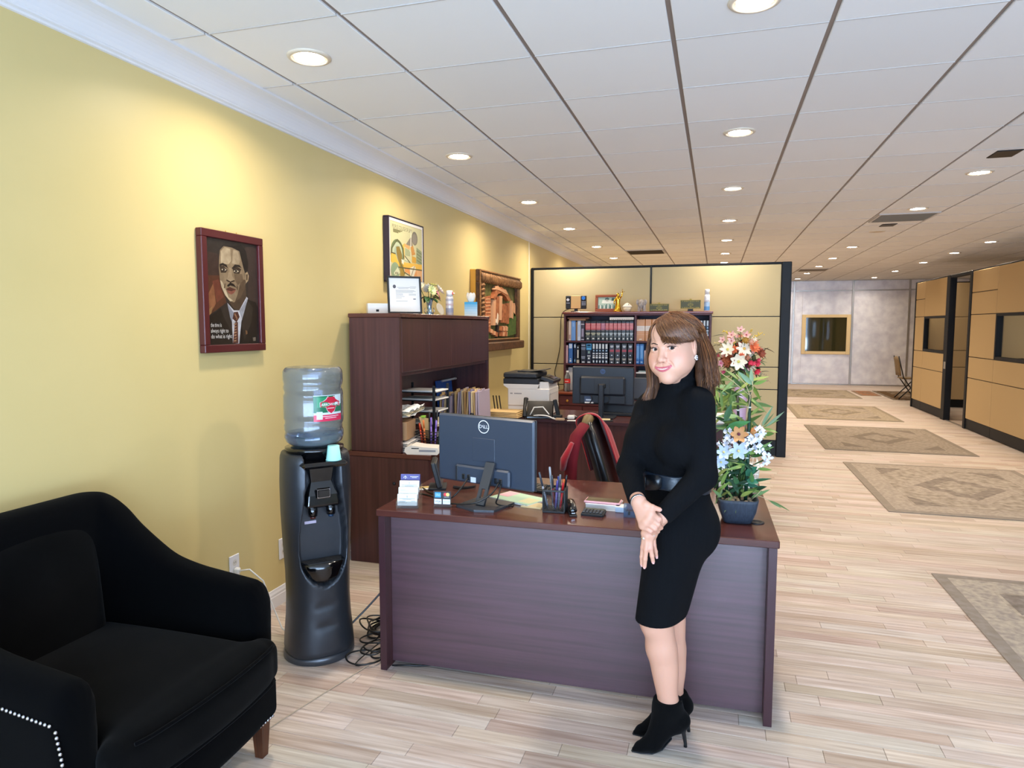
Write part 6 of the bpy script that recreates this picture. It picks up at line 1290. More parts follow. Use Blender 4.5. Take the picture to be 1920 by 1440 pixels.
for i in range(110):
    u=r.uniform(1334,1416);v=r.uniform(845,935); a=r.uniform(-.4,3.5); L_=r.uniform(26,48); LV.append((u,v,u+L_*math.cos(a),v-L_*math.sin(a)*.7,r.uniform(.013,.022),r.choice(gr+['#24452C','#1f3d2a']),r.uniform(-.04,.08)))
for (u0,v0,u1,v1,w_,c,dy) in LV:
    a=W(u0,v0,dy);b=W(u1,v1,dy-.02); mb=MB();leaf(mb,a,b-a,(b-a).length,w_,c,.05,Vector((r.gauss(0,.6),-1,r.gauss(.3,.5))));mb.obj('leaf',M_leaf,bp,True)
def bloom(parent,name,c,n_,k,rad,wid,col,layers=1,cup=.3,eye=None):
    mb=MB();petals(mb,c,n_,k,rad,wid,col,layers=layers,cup=cup)
    if eye: mb.col=lin(eye); mb.sphere(Vector(c)+Vector(n_).normalized()*rad*.12,rad*.16,8,6)
    return mb.obj(name,M_pet,parent,True)
bloom(bp,'lily',W(1385,814,-.06),(.1,-1,.15),6,.042,.012,'#D9A06A',cup=.6,eye='#5c2a3a'); bloom(bp,'lily_bud',W(1409,812,-.01),(.5,-.6,.6),5,.024,.008,'#E0A060',cup=1.4)
for u,v,s in ((1385,846,.042),(1357,848,.036),(1352,867,.032)): bloom(bp,'blue_flower',W(u,v,-.06),(.0,-1,.3),6,s,s*.28,'#C6D4F0',cup=.35,eye='#d8d090')
r=random.Random(5)
for (u,v,ru,rv,n_) in ((1364,815,8,12,14),(1367,832,10,12,16),(1410,826,14,14,34),(1426,812,9,12,18),(1424,840,9,10,16),(1437,862,8,14,26),(1343,832,9,8,12),(1395,835,10,12,14)):
    mb=MB()
    for k in range(n_):
        c=W(u+r.gauss(0,ru*.55),v+r.gauss(0,rv*.55),-.05+.05*r.random()); petals(mb,c,(r.gauss(0,.5),-1,r.gauss(.2,.5)),4,r.uniform(.008,.012),.0042,r.choice(['#EEF0FA','#DDE4F6','#F6F6FC']),seg=2)
    mb.obj('blossom_spray',M_pet,bp,True,kind='stuff')
    a=W(u,v,0); mb=MB();mb.tube([a,(a+W(1383,900,.02))/2+Vector((0,0,.02)),W(1383,930,.02)],.0015,5);mb.obj('twig',M_stem,bp,True)
# bouquet on the back desk
BY=6.05
bq=thing('silk_bouquet','mixed pink, white and orange silk flowers in a lilac vase at the back','plant',(PY(1389,700,BY).x,BY,B2))
def Q(u,v,dy=0): return PY(1320+u/10.286,600+v/10.286,BY+dy)
mb=MB();mb.lathe([(.05,0),(.055,.01),(.05,.06),(.055,.15),(.06,.24),(.042,.32),(.03,.36),(.034,.40)],n=24);mb.obj('vase',mat('lilac_vase','#C9AFC4',.35,var=('#b493b8',6)),bq)
FL=[('white_flower',465,570,110,'#FBF4DE',8,1,'#e2cf6a'),('white_flower',775,555,118,'#FCF6E4',8,1,'#e0b860'),('white_flower',670,800,118,'#FBF6E2',7,1,'#d8cf70'),('orange_flower',575,570,68,'#F08A5C',9,3,None),('orange_flower',960,530,80,'#F0895A',11,3,None),('orange_flower',725,695,50,'#EE8A66',9,3,None),('coral_flower',1060,600,60,'#D9745A',9,2,None),('pink_flower',705,190,58,'#E9B9B4',5,1,'#b46a70'),('pink_flower',530,290,62,'#E6B4AC',5,1,'#b46a70'),('pink_flower',360,385,58,'#E9BDB8',5,1,'#b46a70'),('pink_flower',530,405,62,'#EDC3C0',5,1,'#b46a70'),('pink_flower',815,290,62,'#E8B3AA',5,1,'#b04a5a'),('rust_flower',485,770,95,'#9A5230',12,3,None),('rust_flower',1100,650,70,'#9c4f38',9,2,None),('magenta_flower',330,830,58,'#DDA0B4',5,1,'#b02a5c'),('magenta_flower',390,1010,46,'#C0486A',5,1,None),('red_flower',895,820,40,'#E0405A',6,2,None),('red_flower',955,835,38,'#E8546a',6,2,None),('red_flower',1030,845,46,'#DA3A56',6,2,None),('red_flower',1050,775,38,'#E2506a',6,2,None),('red_flower',1020,990,52,'#E03C50',6,2,None),('peach_flower',900,430,55,'#D9A58c',6,2,None),('mustard_flower',800,400,60,'#B58A3a',9,2,None),('dark_flower',770,900,60,'#4a1f34',8,2,None),('pink_flower',230,850,40,'#D98a94',5,1,None)]
r=random.Random(41)
for i in range(34):
    a=r.random()*6.28;q=r.random()**.5; FL.append(('filler_flower',700+430*q*math.cos(a),640+380*q*math.sin(a),r.uniform(30,52),r.choice(['#E7B3AE','#F6EBD6','#E9A07c','#C9545f','#D9B27a','#EBC7C2','#8a4630','#d8c36a']),r.choice([5,6,8]),2,None))
r=random.Random(8); cen=Q(700,700,0)
for nm,u,v,rd,col,k,ly_,eye in FL:
    c=Q(u,v,-.06+.05*r.random()-.05*max(0,1-abs(u-700)/400)+(.06 if nm=='filler_flower' else 0)); n_=Vector(((u-700)/500,-1,(700-v)/600)); R_=rd/10.286/215*1.45
    bloom(bq,nm,c,n_,k,R_,R_*(.30 if k<8 else .22),col,ly_,.35,eye)
    mb=MB();mb.tube([bq.location+Vector((0,0,.38)),(c+bq.location+Vector((0,0,.5)))/2+Vector((0,.03,.02)),c+Vector((0,.005,0))],.0025,5);mb.obj('stem',M_stem,bq,True)
for i in range(150):
    u=700+r.gauss(0,230);v=720+r.gauss(0,210)
    if not (250<u<1150 and 250<v<1120): continue
    a=Q(u,v,.03+.04*r.random()); d=Vector((r.gauss(0,1)+(u-700)/300,-.3,r.gauss(.1,.7))); mb=MB();leaf(mb,a,d,r.uniform(.06,.12),r.uniform(.03,.05),r.choice(['#2c4428','#3a5230','#22361f','#5a6434','#74703a','#4f3a2a']),.2);mb.obj('leaf',M_leaf,bq,True)
for (u0,v0,u1,v1) in ((1090,800,1195,715),(1095,810,1190,885),(700,320,660,250),(350,900,240,905)): a=Q(u0,v0);b=Q(u1,v1,-.02);mb=MB();leaf(mb,a,b-a,(b-a).length,.025,'#3f6a38',.05);mb.obj('leaf',M_leaf,bq,True)
for (pts,c) in (([(620,450),(520,300),(440,225),(330,240)],'#D9B84a'),([(850,450),(960,330),(1040,275),(1140,265)],'#DDBD55'),([(420,620),(320,680),(200,590),(150,560)],'#C9B27a'),([(450,520),(290,460),(180,420)],'#CDB880'),([(900,400),(890,250),(905,185)],'#c9a850'),([(1000,1000),(1150,1050),(1290,1220)],'#a8967a')):
    mb=MB();mb.tube([Q(u,v,-.02) for u,v in pts],.0014,5);mb.obj('sprig',M_twig,bq,True); mb=MB();mb.col=lin(c)
    for k in range(14):
        i=r.randrange(len(pts)//2,len(pts)); j=max(i-1,0);q=r.random(); u=pts[i][0]*q+pts[j][0]*(1-q);v=pts[i][1]*q+pts[j][1]*(1-q); mb.sphere(Q(u+r.gauss(0,14),v+r.gauss(0,14),-.02),r.uniform(.004,.008),6,4)
    mb.obj('sprig_buds',M_pet,bq,True,kind='stuff')
# white wire basket on the desk return
wbk_=thing('wire_basket','white wire basket on the desk behind the bamboo pot','basket',(PZ(1381,909,DZ).x-.005,3.70,DZ),math.radians(1))
mb=MB();hx,hy_=.10,.09
for k in range(6):
    z=.004+.024*k; s=1+.02*k; mb.tube([(-hx*s,-hy_*s,z),(hx*s,-hy_*s,z),(hx*s,hy_*s,z),(-hx*s,hy_*s,z),(-hx*s,-hy_*s,z)],.002,5)
mb.obj('wire_hoops',M_wplas,wbk_); mb=MB()
for k in range(13):
    x=-hx+2*hx*k/12
    for s in (-1,1): mb.tube([(x,s*hy_,.003),(x*1.1,s*hy_*1.1,.126)],.0016,5)
    if k<12:
        y=-hy_+2*hy_*k/12
        for s in (-1,1): mb.tube([(s*hx,y,.003),(s*hx*1.1,y*1.1,.126)],.0016,5)
mb.obj('wire_uprights',M_wplas,wbk_,kind='stuff'); bx('base_tray',M_wplas,wbk_,-hx,hx,-hy_,hy_,0,.004,.001)
bpap=thing('basket_papers','white papers filed upright in the white wire basket','paper',(wbk_.location.x,3.70,DZ+.004)); 
for k in range(4): bx('sheet',M_paper,bpap,-.085,.085,-.06+.035*k,-.052+.035*k,.001,.09+.01*(k%2),.001)
# ================================================================ THE WOMAN
_fh=np.array([-math.sin(YAW),math.cos(YAW),0.]); _rh=np.array([math.cos(YAW),math.sin(YAW),0.])
def J(u,v,d):
    r_=np.array(ray(u,v)); return np.array([0,0,1.58])+r_*(d/float(r_@_fh))
def Fv(deg): a=math.radians(deg); return -math.sin(a)*_rh-math.cos(a)*_fh
def Lv(deg): a=math.radians(deg); return math.cos(a)*_rh-math.sin(a)*_fh
def BR(deg): return np.stack([Lv(deg),-Fv(deg),np.array([0,0,1.])],1)
wo=thing('person','woman in black turtleneck dress and ankle boots, hands clasped, leaning on desk','person',(float(J(1240,1390,2.47)[0]),float(J(1240,1390,2.47)[1]),0))
wi=np.array(wo.location)
M_skin=mat('skin','#D9A68C',.45,attr=True,sss=.12,spec=.4); M_dress=mat('black_rib_knit','#0A0B0E',.9,spec=.12); M_suede=mat('black_suede','#070708',.95,spec=.08,sheen=.03,bump=(300,.2))
# ribbed relief on the knit: fine vertical ribs around the body
nt=M_dress.node_tree; b_=nt.nodes['Principled BSDF']; tc=nt.nodes.new('ShaderNodeTexCoord'); wv=nt.nodes.new('ShaderNodeTexWave'); wv.inputs['Scale'].default_value=26; wv.inputs['Distortion'].default_value=.4; wv.bands_direction='X'; mp=nt.nodes.new('ShaderNodeMapping'); mp.inputs['Rotation'].default_value=(0,0,.3); nt.links.new(tc.outputs['Object'],mp.inputs[0]); nt.links.new(mp.outputs[0],wv.inputs['Vector']); bp_=nt.nodes.new('ShaderNodeBump'); bp_.inputs['Strength'].default_value=.13; bp_.inputs['Distance'].default_value=.003; nt.links.new(wv.outputs[0],bp_.inputs['Height']); nt.links.new(bp_.outputs[0],b_.inputs['Normal'])
LO=(-.62,2.10,-.01); HI=(.28,3.05,1.66)
LS,LE,LW=J(1309,757,2.40),J(1317,892,2.335),J(1240,970,2.285)
RS,RE,RW_=J(1214,768,2.62),J(1181,878,2.49),J(1194,937,2.30)
def torso(s,g):
    """g: inflation"""
    s.ell(J(1268,808,2.52),(.138+g,.100+g,.165+g),.03,R=BR(50))
    s.cap(J(1302,757,2.42),J(1226,757,2.60),.050+g,.047+g,.05)
    s.cap(J(1268,738,2.51),J(1300,757,2.42),.046+g,.040+g,.03); s.cap(J(1266,738,2.51),J(1226,757,2.60),.046+g,.040+g,.03)
    c=J(1268,826,2.52)+Fv(50)*.078
    s.ell(c+Lv(50)*.068,(.080+g,.078+g,.078+g),.035,R=BR(60)); s.ell(c-Lv(50)*.070,(.080+g,.076+g,.078+g),.035,R=BR(40))
    s.ell(J(1265,900,2.52),(.126+g,.106+g,.13+g),.05,R=BR(58))
    s.ell(J(1273,978,2.490),(.136+g,.126+g,.14+g),.06,R=BR(75))
    h=J(1270,988,2.490)-Fv(75)*.048
    s.ell(h+Lv(75)*.060,(.076+g,.070+g,.090+g),.05,R=BR(75)); s.ell(h-Lv(75)*.055,(.074+g,.066+g,.090+g),.05,R=BR(75))
def thighs(s,g,skirt):
    s.cap(J(1262,1002,2.435),J(1228,1166,2.425),.086+g,.066+g,.05); s.cap(J(1282,1012,2.545),J(1250,1166,2.55),.078+g,.058+g,.06)
    if skirt: s.cap(J(1268,1010,2.49),J(1239,1172,2.485),.095+g,.070+g,.05)
def arms(s,g,k=.03):
    s.cap(LS,LE,.056+g,.047+g,k); s.cap(LE,LW,.045+g,.031+g,.02); s.cap(RS,RE,.050+g,.044+g,k); s.cap(RE,RW_,.042+g,.029+g,.02)
# --- body under the clothes, with bare calves
sb=SDF(LO,HI,.0045)
torso(sb,-.010); thighs(sb,-.010,False); arms(sb,-.006)
for K,Kc,A in ((J(1233,1160,2.425),J(1240,1215,2.435),J(1253,1315,2.44)),(J(1258,1160,2.55),J(1258,1215,2.56),J(1263,1305,2.565))):
    sb.cap(K,Kc,.056,.054,.02); sb.cap(Kc,A,.054,.037,.02); sb.cap(A,A-np.array([0,0,.06]),.037,.036,.01)
    m=(Kc*.65+A*.35); sb.ell(m+_rh*.012,(.034,.034,.075),.03)
sb.cap(J(1270,750,2.52),J(1259,700,2.48),.050,.049,.02)
Vb,Fb=sb.net();Vb=relax(Vb,Fb,2); del sb
# --- head, sculpted in its own frame: x her left, y back, z up, origin between the ears at eye level
HY=math.radians(33)
HC=J(1263.5,651,2.455)
h0=BR(41); roll=math.radians(-5.5); pit=math.radians(3)
Rr=np.array([[math.cos(roll),0,math.sin(roll)],[0,1,0],[-math.sin(roll),0,math.cos(roll)]]); Rp=np.array([[1,0,0],[0,math.cos(pit),-math.sin(pit)],[0,math.sin(pit),math.cos(pit)]])
HR=h0@Rr@Rp
HS=1.0
def HW(p): return HC+(np.asarray(p,float)*HS)@HR.T
sh_=SDF((-.100,-.122,-.175),(.100,.125,.130),.0014)
e=sh_.ell;c_=sh_.cap
e((0,.014,.033),(.074,.092,.079),.0); e((0,-.026,-.030),(.0650,.0625,.087),.03); e((0,-.036,.050),(.060,.050,.046),.03)
for x in (-1,1):
    c_((x*.049,.004,-.048),(x*.010,-.066,-.099),.019,.016,.030); e((x*.039,-.055,-.034),(.024,.0235,.024),.03); e((x*.033,-.057,-.060),(.026,.024,.027),.03); e((x*.052,-.020,-.040),(.018,.036,.040),.03)
    c_((x*.014,-.083,.0165),(x*.046,-.066,.0165),.0075,.0065,.016)
e((0,-.075,-.101),(.018,.016,.015),.020); e((0,-.052,-.106),(.022,.028,.015),.02)
for x in (-1,1): e((x*.032,-.0885,.0005),(.0165,.011,.0095),.011,'-')
c_((0,-.082,.010),(0,-.100,-.031),.0075,.0105,.012); e((0,-.1035,-.0365),(.0125,.0115,.0105),.008)
for x in (-1,1):
    e((x*.0135,-.0935,-.0405),(.0085,.0105,.0075),.006); e((x*.0065,-.1015,-.0475),(.0036,.0050,.0028),.002,'-')
    P=[(x*.0155,-.0775,-.0014),(x*.023,-.0838,.0064),(x*.032,-.0854,.0088),(x*.041,-.0806,.0072),(x*.0490,-.0725,.0020)]
    for a,b in zip(P,P[1:]): c_(a,b,.0024,.0024,.004)
    Q=[(x*.0155,-.0775,-.0014),(x*.024,-.0820,-.0064),(x*.033,-.0832,-.0080),(x*.042,-.0783,-.0058),(x*.0490,-.0725,.0020)]
    for a,b in zip(Q,Q[1:]): c_(a,b,.0024,.0024,.005)
    c_((x*.021,-.0965,-.042),(x*.040,-.080,-.060),.0008,.0008,.010,'-')
e((0,-.069,-.069),(.040,.026,.023),.02)
def onface(x,z,off=0.):
    """y of the face surface straight in front of (x,z)"""
    ix=int(round((abs(x)-sh_.lo[0])/sh_.h)); iz=int(round((z-sh_.lo[2])/sh_.h)); c=sh_.f[ix,:,iz]; k=int(np.argmax(c<0)); t=c[k-1]/(c[k-1]-c[k]+1e-9)
    return float(sh_.lo[1]+sh_.h*(k-1+t))+off
MU=[(x,onface(x,z,.0008),z) for x,z in ((.0300,-.0612),(.0260,-.0622),(.020,-.0636),(.011,-.0650),(.004,-.0650),(0,-.0658))]
ML=[(x,onface(x,z,.0008),z) for x,z in ((.0300,-.0612),(.0260,-.0650),(.020,-.0692),(.011,-.0740),(0,-.0762))]
TE=[(x,onface(x,z,.0030),z) for x,z in ((.0225,-.0660),(.0178,-.0675),(.0130,-.0688),(.0082,-.0697),(.0028,-.0702))]
FO=[(x,onface(x,z,-.0008),z) for x,z in ((.021,-.044),(.028,-.049),(.0350,-.056),(.0395,-.066))]
G=[(x,onface(x,z,-.0022),z) for x,z in ((.0295,-.0618),(.022,-.0658),(.012,-.0692),(0,-.0708))]
for x in (-1,1):
    for a,b in zip(FO,FO[1:]): c_((a[0]*x,a[1],a[2]),(b[0]*x,b[1],b[2]),.0013,.0013,.006,'-')
    for L_,r_ in ((MU,.0022),(ML,.0029)):
        for i,(a,b) in enumerate(zip(L_,L_[1:])): c_((a[0]*x,a[1],a[2]),(b[0]*x,b[1],b[2]),.0014 if i==0 else r_,.002 if i==0 else r_,.0022)
    for i,(a,b) in enumerate(zip(G,G[1:])): c_((a[0]*x,a[1],a[2]),(b[0]*x,b[1],b[2]),(.0010,.0022,.0028)[i],(.0022,.0028,.0030)[i],.0005,'-')
c_((0,-.0985,-.050),(0,-.0975,-.060),.0014,.0014,.005,'-')
ER=np.array([[.93,-.36,0],[.36,.93,0],[0,0,1.]])
for x in (-1,1):
    R_=ER.copy(); R_[0,1]*=x; R_[1,0]*=x
    e((x*.0760,.010,-.004),(.0068,.0185,.032),.006,R=R_); e((x*.080,.006,.000),(.0045,.008,.015),.004,'-',R=R_); e((x*.073,.004,-.030),(.0055,.009,.010),.004)
c_((0,.012,-.06),(0,.030,-.17),.045,.047,.03)
Vh,Fh=sh_.net();Vh=relax(Vh,Fh,1,.35)
HG=np.stack(np.gradient(sh_.f,sh_.h),-1)
def hpush(p,m):
    """keep a head-frame point at least m outside the head"""
    p=np.array(p,float)
    for _ in range(4):
        i=np.floor((p-sh_.lo)/sh_.h).astype(int)
        if (i<0).any() or (i>=sh_.n).any(): return p
        d=float(sh_.f[tuple(i)])
        if d>=m: return p
        g_=HG[tuple(i)]; p=p+g_/max(1e-6,np.linalg.norm(g_))*(m-d)
    return p
def segd(V,pts,sym=True):
    d=np.full(len(V),9.)
    for sx in ((-1,1) if sym else (1,)):
        for a,b in zip(pts,pts[1:]):
            a=np.array(a)*[sx,1,1];b=np.array(b)*[sx,1,1]; t=np.clip(((V-a)@(b-a))/((b-a)@(b-a)),0,1); d=np.minimum(d,np.linalg.norm(V-a-t[:,None]*(b-a),axis=1))
    return d
sk=np.array(lin('#D6A48C')); Ch=np.tile(sk,(len(Vh),1))
def tint(V,Cc,m,c): m=np.clip(m,0,1)[:,None]; return Cc*(1-m)+np.array(lin(c))*m
ck_=np.minimum(np.linalg.norm((Vh-[.044,-.068,-.034])/[.028,.03,.022],axis=1),np.linalg.norm((Vh-[-.044,-.068,-.034])/[.028,.03,.022],axis=1)); Ch=tint(Vh,Ch,.45*np.exp(-ck_**2),'#D98C7C')
Ch=tint(Vh,Ch,.35*np.exp(-(np.linalg.norm((Vh-[0,-.105,-.038])/.016,axis=1))**2),'#CF8E7C')
lid=np.minimum(np.linalg.norm((Vh-[.032,-.083,.009])/[.019,.012,.0065],axis=1),np.linalg.norm((Vh-[-.032,-.083,.009])/[.019,.012,.0065],axis=1)); Ch=tint(Vh,Ch,.40*np.exp(-lid**4),'#B58a7c')
lp=np.minimum(segd(Vh,MU),segd(Vh,ML)-.0008); Ch=tint(Vh,Ch,1.1-np.clip((lp-.0026)/.0016,0,1)*1.1,'#C2656F')
for x in (-1,1): Ch=tint(Vh,Ch,.9*np.exp(-(np.linalg.norm((Vh-[x*.0065,-.1015,-.0475])/.004,axis=1))**4),'#6a3a30')  # shade inside the nostrils painted into the skin colour
Vhw=HC+(Vh*HS)@HR.T
# --- hands: right hand clasped over the left wrist, left fingers hanging down
def hand(W_,MC,fing,thumb,palm_r,fr=.0082,h=.0016,nails=True,fore=None):
    pts=[W_]+MC+[p for f in fing for p in f]+thumb+([fore] if fore is not None else []); lo=np.min(pts,0)-.035;hi=np.max(pts,0)+.035
    s=SDF(lo,hi,h)
    if fore is not None: s.cap(fore,W_,.027,.0225,.01)
    for i,m in enumerate(MC):
        w2=W_+(MC[i]-np.mean(MC,0))*.45
        s.cap(w2,m,palm_r*1.0,palm_r*.80,.012)
    for a,b in zip(MC,MC[1:]): s.cap(a,b,palm_r*.74,palm_r*.74,.010)
    for i,(m,f) in enumerate(zip(MC,fing)):
        k=fr*(1,1.04,1.0,.86)[i]; ch=[m]+f
        for j,(a,b) in enumerate(zip(ch,ch[1:])): s.cap(a,b,k*(1.10-.09*j),k*(1.02-.10*j),.004 if j else .008)
        pass
    ch=[W_*.6+MC[0]*.4]+thumb
    for j,(a,b) in enumerate(zip(ch,ch[1:])): s.cap(a,b,(.015,.0105,.0095,.0085)[j],(.0108,.0098,.0078,.007)[j],.008 if j<2 else .004)
    V,F=s.net();V=relax(V,F,1,.4); return V,F
dR=2.262
RW2=J(1195.5,938,2.288)
MCr=[J(1221,962,dR-.012),J(1217,971,dR-.014),J(1211,979,dR-.010),J(1205,986,dR-.002)]
FGr=[[J(1236,973,dR-.008),J(1242.5,980,dR+.018),J(1240,984,dR+.040)],[J(1233,983,dR-.014),J(1239,989,dR+.012),J(1236,992,dR+.034)],[J(1227.5,991,dR-.014),J(1233,996,dR+.012),J(1230,999,dR+.034)],[J(1219.5,996,dR-.008),J(1225,1000,dR+.010),J(1222,1002,dR+.030)]]
THr=[J(1211,946,dR+.000),J(1223,951,dR-.012),J(1236.5,955.5,dR-.010)]
Vr,Fr_=hand(RW2,MCr,FGr,THr,.0150,fore=J(1188,920,2.35))
dL=2.318
LW2=J(1237,974,2.300)
MCl=[J(1209,1000,dL-.020),J(1214,1003,dL-.026),J(1220,1004,dL-.024),J(1225.5,1002,dL-.014)]
FGl=[[J(1205.5,1026,dL-.018),J(1203.5,1044,dL-.014),J(1203.5,1058,dL-.008)],[J(1211.5,1030,dL-.030),J(1209.5,1048,dL-.027),J(1208.5,1062,dL-.020)],[J(1220,1028,dL-.030),J(1222.5,1042,dL-.028),J(1224.5,1053,dL-.022)],[J(1226.5,1022,dL-.012),J(1229.5,1034,dL-.008),J(1231,1043,dL-.002)]]
THl=[J(1226,990,dL-.0),J(1217,1008,dL+.008),J(1213,1022,dL+.006)]
Vl,Fl_=hand(LW2,MCl,FGl,THl,.0145,fore=J(1252,962,2.292))
# one skin mesh
Vs=np.concatenate([Vb,Vhw,Vr,Vl])-wi; off=np.cumsum([0,len(Vb),len(Vh),len(Vr)])
Fs=np.concatenate([Fb,Fh+off[1],Fr_+off[2],Fl_+off[3]])
def handcol(V,tips,mcs):
    C=np.tile(sk*np.array([1.0,.97,.97]),(len(V),1))
    for t_ in mcs: C=tint(V,C,.35*np.exp(-(np.linalg.norm(V-t_,axis=1)/.010)**2),'#CF8E80')
    for t_ in tips: C=tint(V,C,.5*np.exp(-(np.linalg.norm(V-t_,axis=1)/.008)**2),'#DDA096')
    return C
Cs=np.concatenate([np.tile(sk*np.array([1.0,.98,.98]),(len(Vb),1)),Ch,handcol(Vr,[THr[-1]]+[f[0] for f in FGr],MCr),handcol(Vl,[f[-1] for f in FGl],[f[0] for f in FGl])])
body=link('body',np_mesh('body',Vs,Fs,M_skin,True,Cs),wo)
# --- dress
sd=SDF(LO,HI,.0038); torso(sd,.004); thighs(sd,.006,True)
# gather at the waist under the belt, turtleneck, sleeves
sd.cap(J(1274,742,2.505),J(1268,690,2.466),.062,.0625,.02)
for k in range(3): 
    t=k/2; c0=J(1273.5-4*t,732-24*t,2.498-.022*t); sd.ell(c0,(.0672,.0672,.008),.008)
arms(sd,.003,.022)
for s_,E_ in ((LE,(.016,.016,.03)),(RE,(.014,.014,.026))): pass
hem=J(1236,1160,2.44)[2]
ndir=J(1262,712,2.485)-J(1270,742,2.515)
# cut: hem, neck opening and cuffs
g=np.meshgrid(*sd.ax,indexing='ij',sparse=True)
d=hem-g[2]; sd.f=np.maximum(sd.f,d.astype(np.float32))
nc_=J(1268,691,2.49); nn=np.array([0,0,1.])-.36*_rh; nn/=np.linalg.norm(nn); d=(g[0]-nc_[0])*nn[0]+(g[1]-nc_[1])*nn[1]+(g[2]-nc_[2])*nn[2]; sd.f=np.maximum(sd.f,d.astype(np.float32))
for W_,E_ in ((LW,LE),(RW_,RE)):
    n_=(W_-E_)/np.linalg.norm(W_-E_); c0=W_-n_*.004; dd=(g[0]-c0[0])*n_[0]+(g[1]-c0[1])*n_[1]+(g[2]-c0[2])*n_[2]; far_=np.sqrt((g[0]-W_[0])**2+(g[1]-W_[1])**2+(g[2]-W_[2])**2)-.05
    sd.f=np.maximum(sd.f,np.minimum(dd,-far_).astype(np.float32))
Vd,Fd=sd.net(); del sd
Vd=relax(Vd,Fd,2)
link('dress',np_mesh('dress',Vd-wi,Fd,M_dress),wo)
hb=MB(); 
# --- belt: band around the waist with a large oval buckle plate
M_belt=mat('black_leather_belt','#101318',.35,coat=.2); M_belt2=mat('navy_sheen_belt','#1E2733',.32)
st_=SDF(LO,HI,.004); torso(st_,.011); g=np.meshgrid(*st_.ax,indexing='ij',sparse=True)
bz=J(1240,906,2.42)[2]; tilt=.10
pc_=J(1266,905,2.52); tz=(g[0]-pc_[0])*_rh[0]+(g[1]-pc_[1])*_rh[1]
dz=np.abs(g[2]-(bz+tilt*0*tz))-(.030+.010*np.clip(tz/.08,-.3,1)); st_.f=np.maximum(st_.f,dz.astype(np.float32)); Vt,Ft=st_.net(); del st_; Vt=relax(Vt,Ft,1)
belt=link('belt',np_mesh('belt',Vt-wi,Ft,M_belt2),wo)
pl_=(Vt-pc_)@BR(58); rho=np.hypot(pl_[:,0]/.137,pl_[:,1]/.117); fk=float(np.percentile(rho[(pl_[:,1]<-.06)&(np.abs(pl_[:,0])<.06)],70))
def onbelt(u,v):
    """where the ray through the buckle outline meets the belt's elliptic cylinder"""
    r_=BR(58).T@np.array(ray(u,v)); o_=BR(58).T@(np.array([0,0,1.58])-pc_); a,b=.137*fk,.117*fk
    A_=(r_[0]/a)**2+(r_[1]/b)**2;B_=2*(r_[0]*o_[0]/a**2+r_[1]*o_[1]/b**2);C_=(o_[0]/a)**2+(o_[1]/b)**2-1; D_=max(0,B_*B_-4*A_*C_)
    return np.array([0,0,1.58])+np.array(ray(u,v))*((-B_-math.sqrt(D_))/(2*A_))
def oval(cx,cy,rx,ry,k,name,m,e=.6,n=28):
    mb=MB(); c=onbelt(cx,cy); ring=[];ring2=[]
    for i in range(n):
        a=2*math.pi*i/n; u_=cx+rx*abs(math.cos(a))**e*(1 if math.cos(a)>0 else -1); v_=cy+ry*abs(math.sin(a))**e*(1 if math.sin(a)>0 else -1); p_=onbelt(u_,v_); rr_=np.array(ray(u_,v_)); ring.append(p_-wi-rr_*k*.4); ring2.append(p_-wi-rr_*k)
    cc=c-wi-np.array(ray(cx,cy))*k*1.15; mb.add(ring+ring2+[cc],[(i,(i+1)%n,n+(i+1)%n,n+i) for i in range(n)]+[(n+i,n+(i+1)%n,2*n) for i in range(n)],True); return mb.obj(name,m,belt)
oval(1222,905,19,14.5,.007,'buckle_plate',M_belt); oval(1203.5,904,2.2,13,.009,'belt_loop',M_belt2,.8); oval(1209,904.5,1.2,13,.008,'belt_loop',M_belt,.8)
for k in range(4): mb=MB(); mb.sphere(J(1196.5+.6*(k%2),889+6.5*k,2.44)-wi,.0045,8,6); mb.obj('belt_stud',M_brass,belt)
